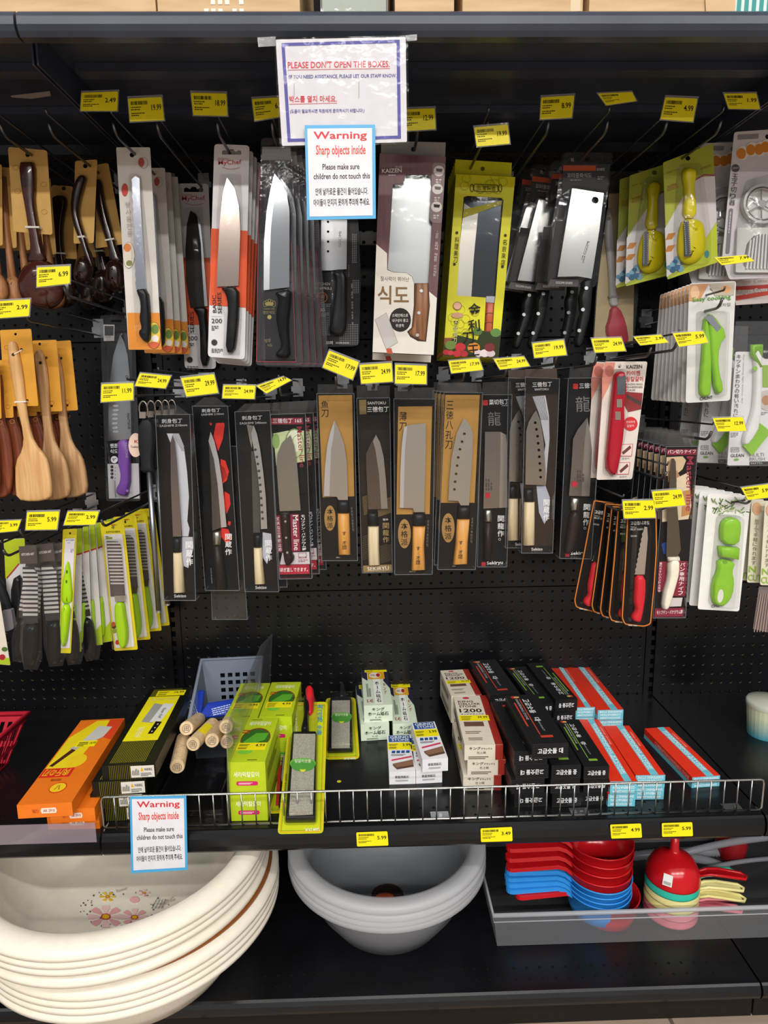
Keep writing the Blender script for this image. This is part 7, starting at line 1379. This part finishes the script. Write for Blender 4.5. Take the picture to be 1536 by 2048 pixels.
# ---- translucent bowls
cx, cy = -.089, -.347
MB = ['milk#d8d8da/.2', 'milk#e4e4e6/.5']
bp_ = [(0, 0), (.10, 0), (.118, .006), (.152, .055), (.172, .11), (.180, .140), (.196, .140), (.205, .134), (.2075, .136), (.207, .146), (.200, .150), (.182, .150), (.174, .146), (.168, .11), (.148, .058), (.115, .010), (.098, .004), (0, .004)]
first = None
for k, dz in enumerate((0, .016, .027, .038)):
    e = empty('mixing_bowl', (cx+(.0, .001, -.001, .001)[k], cy, .306-.15-dz+.016), f'translucent white mixing bowl of the middle stack, {("topmost", "second from the top", "third from the top", "lowest")[k]}', 'bowl', 'nested translucent bowls')
    if first is None: o = mesh_obj('shell', *lathe_geo(bp_, 96), MB, e, smooth=True, fm=[1 if 4 <= j <= 12 else 0 for i in range(96) for j in range(len(bp_)-1)]); first = o.data
    else: o = bpy.data.objects.new('shell', first); COL.objects.link(o); o.parent = e
    if k == 0:
        mesh_obj('base_label', [(.035*math.cos(i*.4189), .035*math.sin(i*.4189), .0046) for i in range(15)], [tuple(range(15))], '#3a2a22', e); mesh_obj('label_picture', [(.02*math.cos(i*.52)-.006, .014*math.sin(i*.52)-.006, .005) for i in range(12)], [tuple(range(12))], '#b8502a', e)
# ---- clear tray with dippers and funnels
ty, tx0, tx1, th = -.446, .13, .86, .08
tr = empty('clear_tray', (tx0, ty, ZB), 'long translucent plastic tray holding dippers and funnels', 'tray'); MT = 'milk#eceef2/.17'; L_ = tx1-tx0; D_ = .3; fl = .010
V = [(0, 0, .001), (L_, 0, .001), (L_, D_, .001), (0, D_, .001), (-fl, -fl, th), (L_+fl, -fl, th), (L_+fl, D_+fl, th), (-fl, D_+fl, th)]
mesh_obj('tray_wall', V, [(0, 1, 5, 4), (1, 2, 6, 5), (2, 3, 7, 6), (3, 0, 4, 7)], MT, tr); mesh_obj('tray_floor', V[:4], [(0, 1, 2, 3)], 'milk#e2e3e6/.06', tr); mesh_obj('rim', *tube_geo([Vector(v) for v in V[4:]], .0045, 8, True), 'milk#d8dade/.6', tr, smooth=True)
mesh_obj('rim_step', *tube_geo([Vector((v[0]*1, v[1], th-.016))+Vector((.001, .001, 0)) for v in V[4:]], .0012, 6, True), 'milk#d8dade/.6', tr, smooth=True)
dp = [(0, 0), (.044, .001), (.056, .010), (.063, .032), (.066, .060), (.0675, .0605), (.0675, .063), (.0655, .063), (.0615, .034), (.054, .013), (.042, .004), (0, .003)]
def dipper(x, y, z, m, label, rz=0, handle=True):
    e = empty('dipper', (x, y, z), label, 'dipper', 'plastic dippers'); e.rotation_euler = (0, 0, rz)
    mesh_obj('cup', *lathe_geo(dp, 48), m, e, smooth=True)
    P = [(-.060, 0, .056), (-.075, 0, .066), (-.09, 0, .070), (-.185, 0, .068)]; V, Fc = [], []
    for i, p in enumerate(P):
        w = (.02, .014, .0115, .0125)[i]
        for s in (-1, 1): V += [Vector(p)+Vector((0, s*w, .003)), Vector(p)+Vector((0, s*w, -.006))]
    for i in range(3):
        a = 4*i; Fc += [(a, a+2, a+6, a+4), (a+1, a+5, a+7, a+3), (a, a+4, a+5, a+1), (a+2, a+3, a+7, a+6)]
    n = len(V); V += [Vector((-.185-.0125*math.sin(math.pi*k/6), -.0125*math.cos(math.pi*k/6), zz)) for zz in (.071, .062) for k in range(7)]
    Fc += [tuple(range(n, n+7)), tuple(reversed(range(n+7, n+14)))]+[(n+k, n+k+7, n+k+8, n+k+1) for k in range(6)]
    mesh_obj('handle', V, Fc, m, e)
dx, dy = .355, -.377
blue = '#2f8fe0/.25'; red = '#c4161e/.2'
lab = ['dark red dipper lying lowest inside the tray']+[f'blue plastic dipper, {w} of the blue ones' for w in ('lowest', 'second from bottom', 'third from bottom', 'highest')]+[f'red plastic dipper, {w} of the red stack' for w in ('lowest', 'second from bottom', 'third from bottom', 'highest')]
z = ZB+.003
for k in range(9):
    dipper(dx+(.02 if k == 0 else .001*((k*5) % 3)), dy, z, red if k == 0 or k > 4 else blue, lab[k], rz=(.06 if k == 0 else (.02*((k*3) % 4)-.03)))
    z += (.010, .0115, .0115, .0115, .017, .02, .02, .02, .02)[k]
fp = [(.052, 0), (.055, .0005), (.055, .004), (.052, .022), (.042, .042), (.026, .055), (.011, .061), (.009, .066), (.007, .11), (.0055, .11), (.0075, .066), (.010, .058), (.025, .052), (.040, .040), (.050, .021)]
def funnel(x, y, z, m, label, spout=True, rz=0):
    e = empty('funnel', (x, y, z), label, 'funnel', 'upturned plastic funnels'); e.rotation_euler = (0, 0, rz)
    mesh_obj('cone', *lathe_geo(fp if spout else fp[:6]+fp[12:], 48, True), m, e, smooth=True)
    hd = mesh_obj('handle', *tube_geo([(.050, -.006, .004), (.075, -.009, .010), (.10, -.011, .008), (.15, -.010, -.002), (.158, 0, -.004), (.15, .010, -.002), (.10, .011, .008), (.075, .009, .010), (.050, .006, .004)], .0032, 8), m, e, smooth=True)
    mesh_obj('handle_web', [(.05, -.006, .004), (.075, -.009, .010), (.1, -.011, .008), (.15, -.01, -.002), (.15, .01, -.002), (.1, .011, .008), (.075, .009, .01), (.05, .006, .004)], [(0, 1, 6, 7), (1, 2, 5, 6), (2, 3, 4, 5)], m, hd)
fx, fy = .517, -.37
for k, (m, lb) in enumerate((('#e07884/.3', 'pink funnel lowest in the funnel stack'), ('#e88a94/.3', 'pink funnel second from the bottom'), ('#e6dc90/.3', 'pale yellow funnel, lower of two'), ('#e9e09a/.3', 'pale yellow funnel, upper of two'), ('#2fb8a0/.3', 'teal funnel just under the red one'), ('#c4161e/.18', 'red funnel with upright spout on top of its stack'))):
    funnel(fx+.001*(k % 2), fy, ZB+.004+.0165*k, m, lb, k == 5, rz=(.0, .1, -.05, .02, .22, -.02)[k])
st = empty('bar_code_sticker', (fx-.03, fy-.043, ZB+.004+.0165*5+.026), 'small white barcode sticker on the red funnel', 'sticker'); st.rotation_euler = (math.radians(-38), 0, math.radians(-34)); mesh_obj('paper', *box_geo(-.009, -.0006, -.011, .009, .0, .011), '#dcdcd8', st); mesh_obj('barcode_print', *boxes_geo([(-.007+.0013*k, -.0008, -.009, -.0064+.0013*k, -.0006, -.003) for k in range(11)]), '#2a2a2a', st)
for k, (p0, y0, p1, y1, r, corr) in enumerate((((1070, 180), -.27, (1560, 90), -.24, .008, False), ((1110, 200), -.24, (1320, 262), -.24, .010, False), ((1150, 275), -.29, (1560, 205), -.22, .0055, True), ((760, 200), -.2, (1300, 170), -.2, .012, True))):
    a, b = aty(px(D7, p0), y0), aty(px(D7, p1), y1); e = empty('siphon_hose', a, ('smooth grey plastic hose slanting up to the right', 'short pale hose end behind the red funnel', 'corrugated clear hose lying across the tray', 'corrugated hose deep behind the funnels')[k], 'hose', 'siphon hoses'); n = 60 if corr else 8
    P = [(b-a)*(i/n)+Vector((0, 0, .006*math.sin(math.pi*i/n))) for i in range(n+1)]; mesh_obj('tube', *tube_geo(P, [r*(1.0 if i % 2 else .84) for i in range(n+1)] if corr else r, 10), 'milk#b4b6be/.6', e, smooth=True)
rg = empty('red_pump', aty(px(D7, (1340, 120)), -.2), 'red pump bulb in shade at the back of the tray', 'pump'); mesh_obj('bulb', *lathe_geo([(0, -.05), (.03, -.045), (.036, 0), (.03, .03), (.012, .045), (.01, .06), (0, .06)], 24), '#8a141c/.3', rg, smooth=True); mesh_obj('collar', *lathe_geo([(.014, .04), (.016, .046), (.014, .052)], 16, True), '#5a5a60', rg)
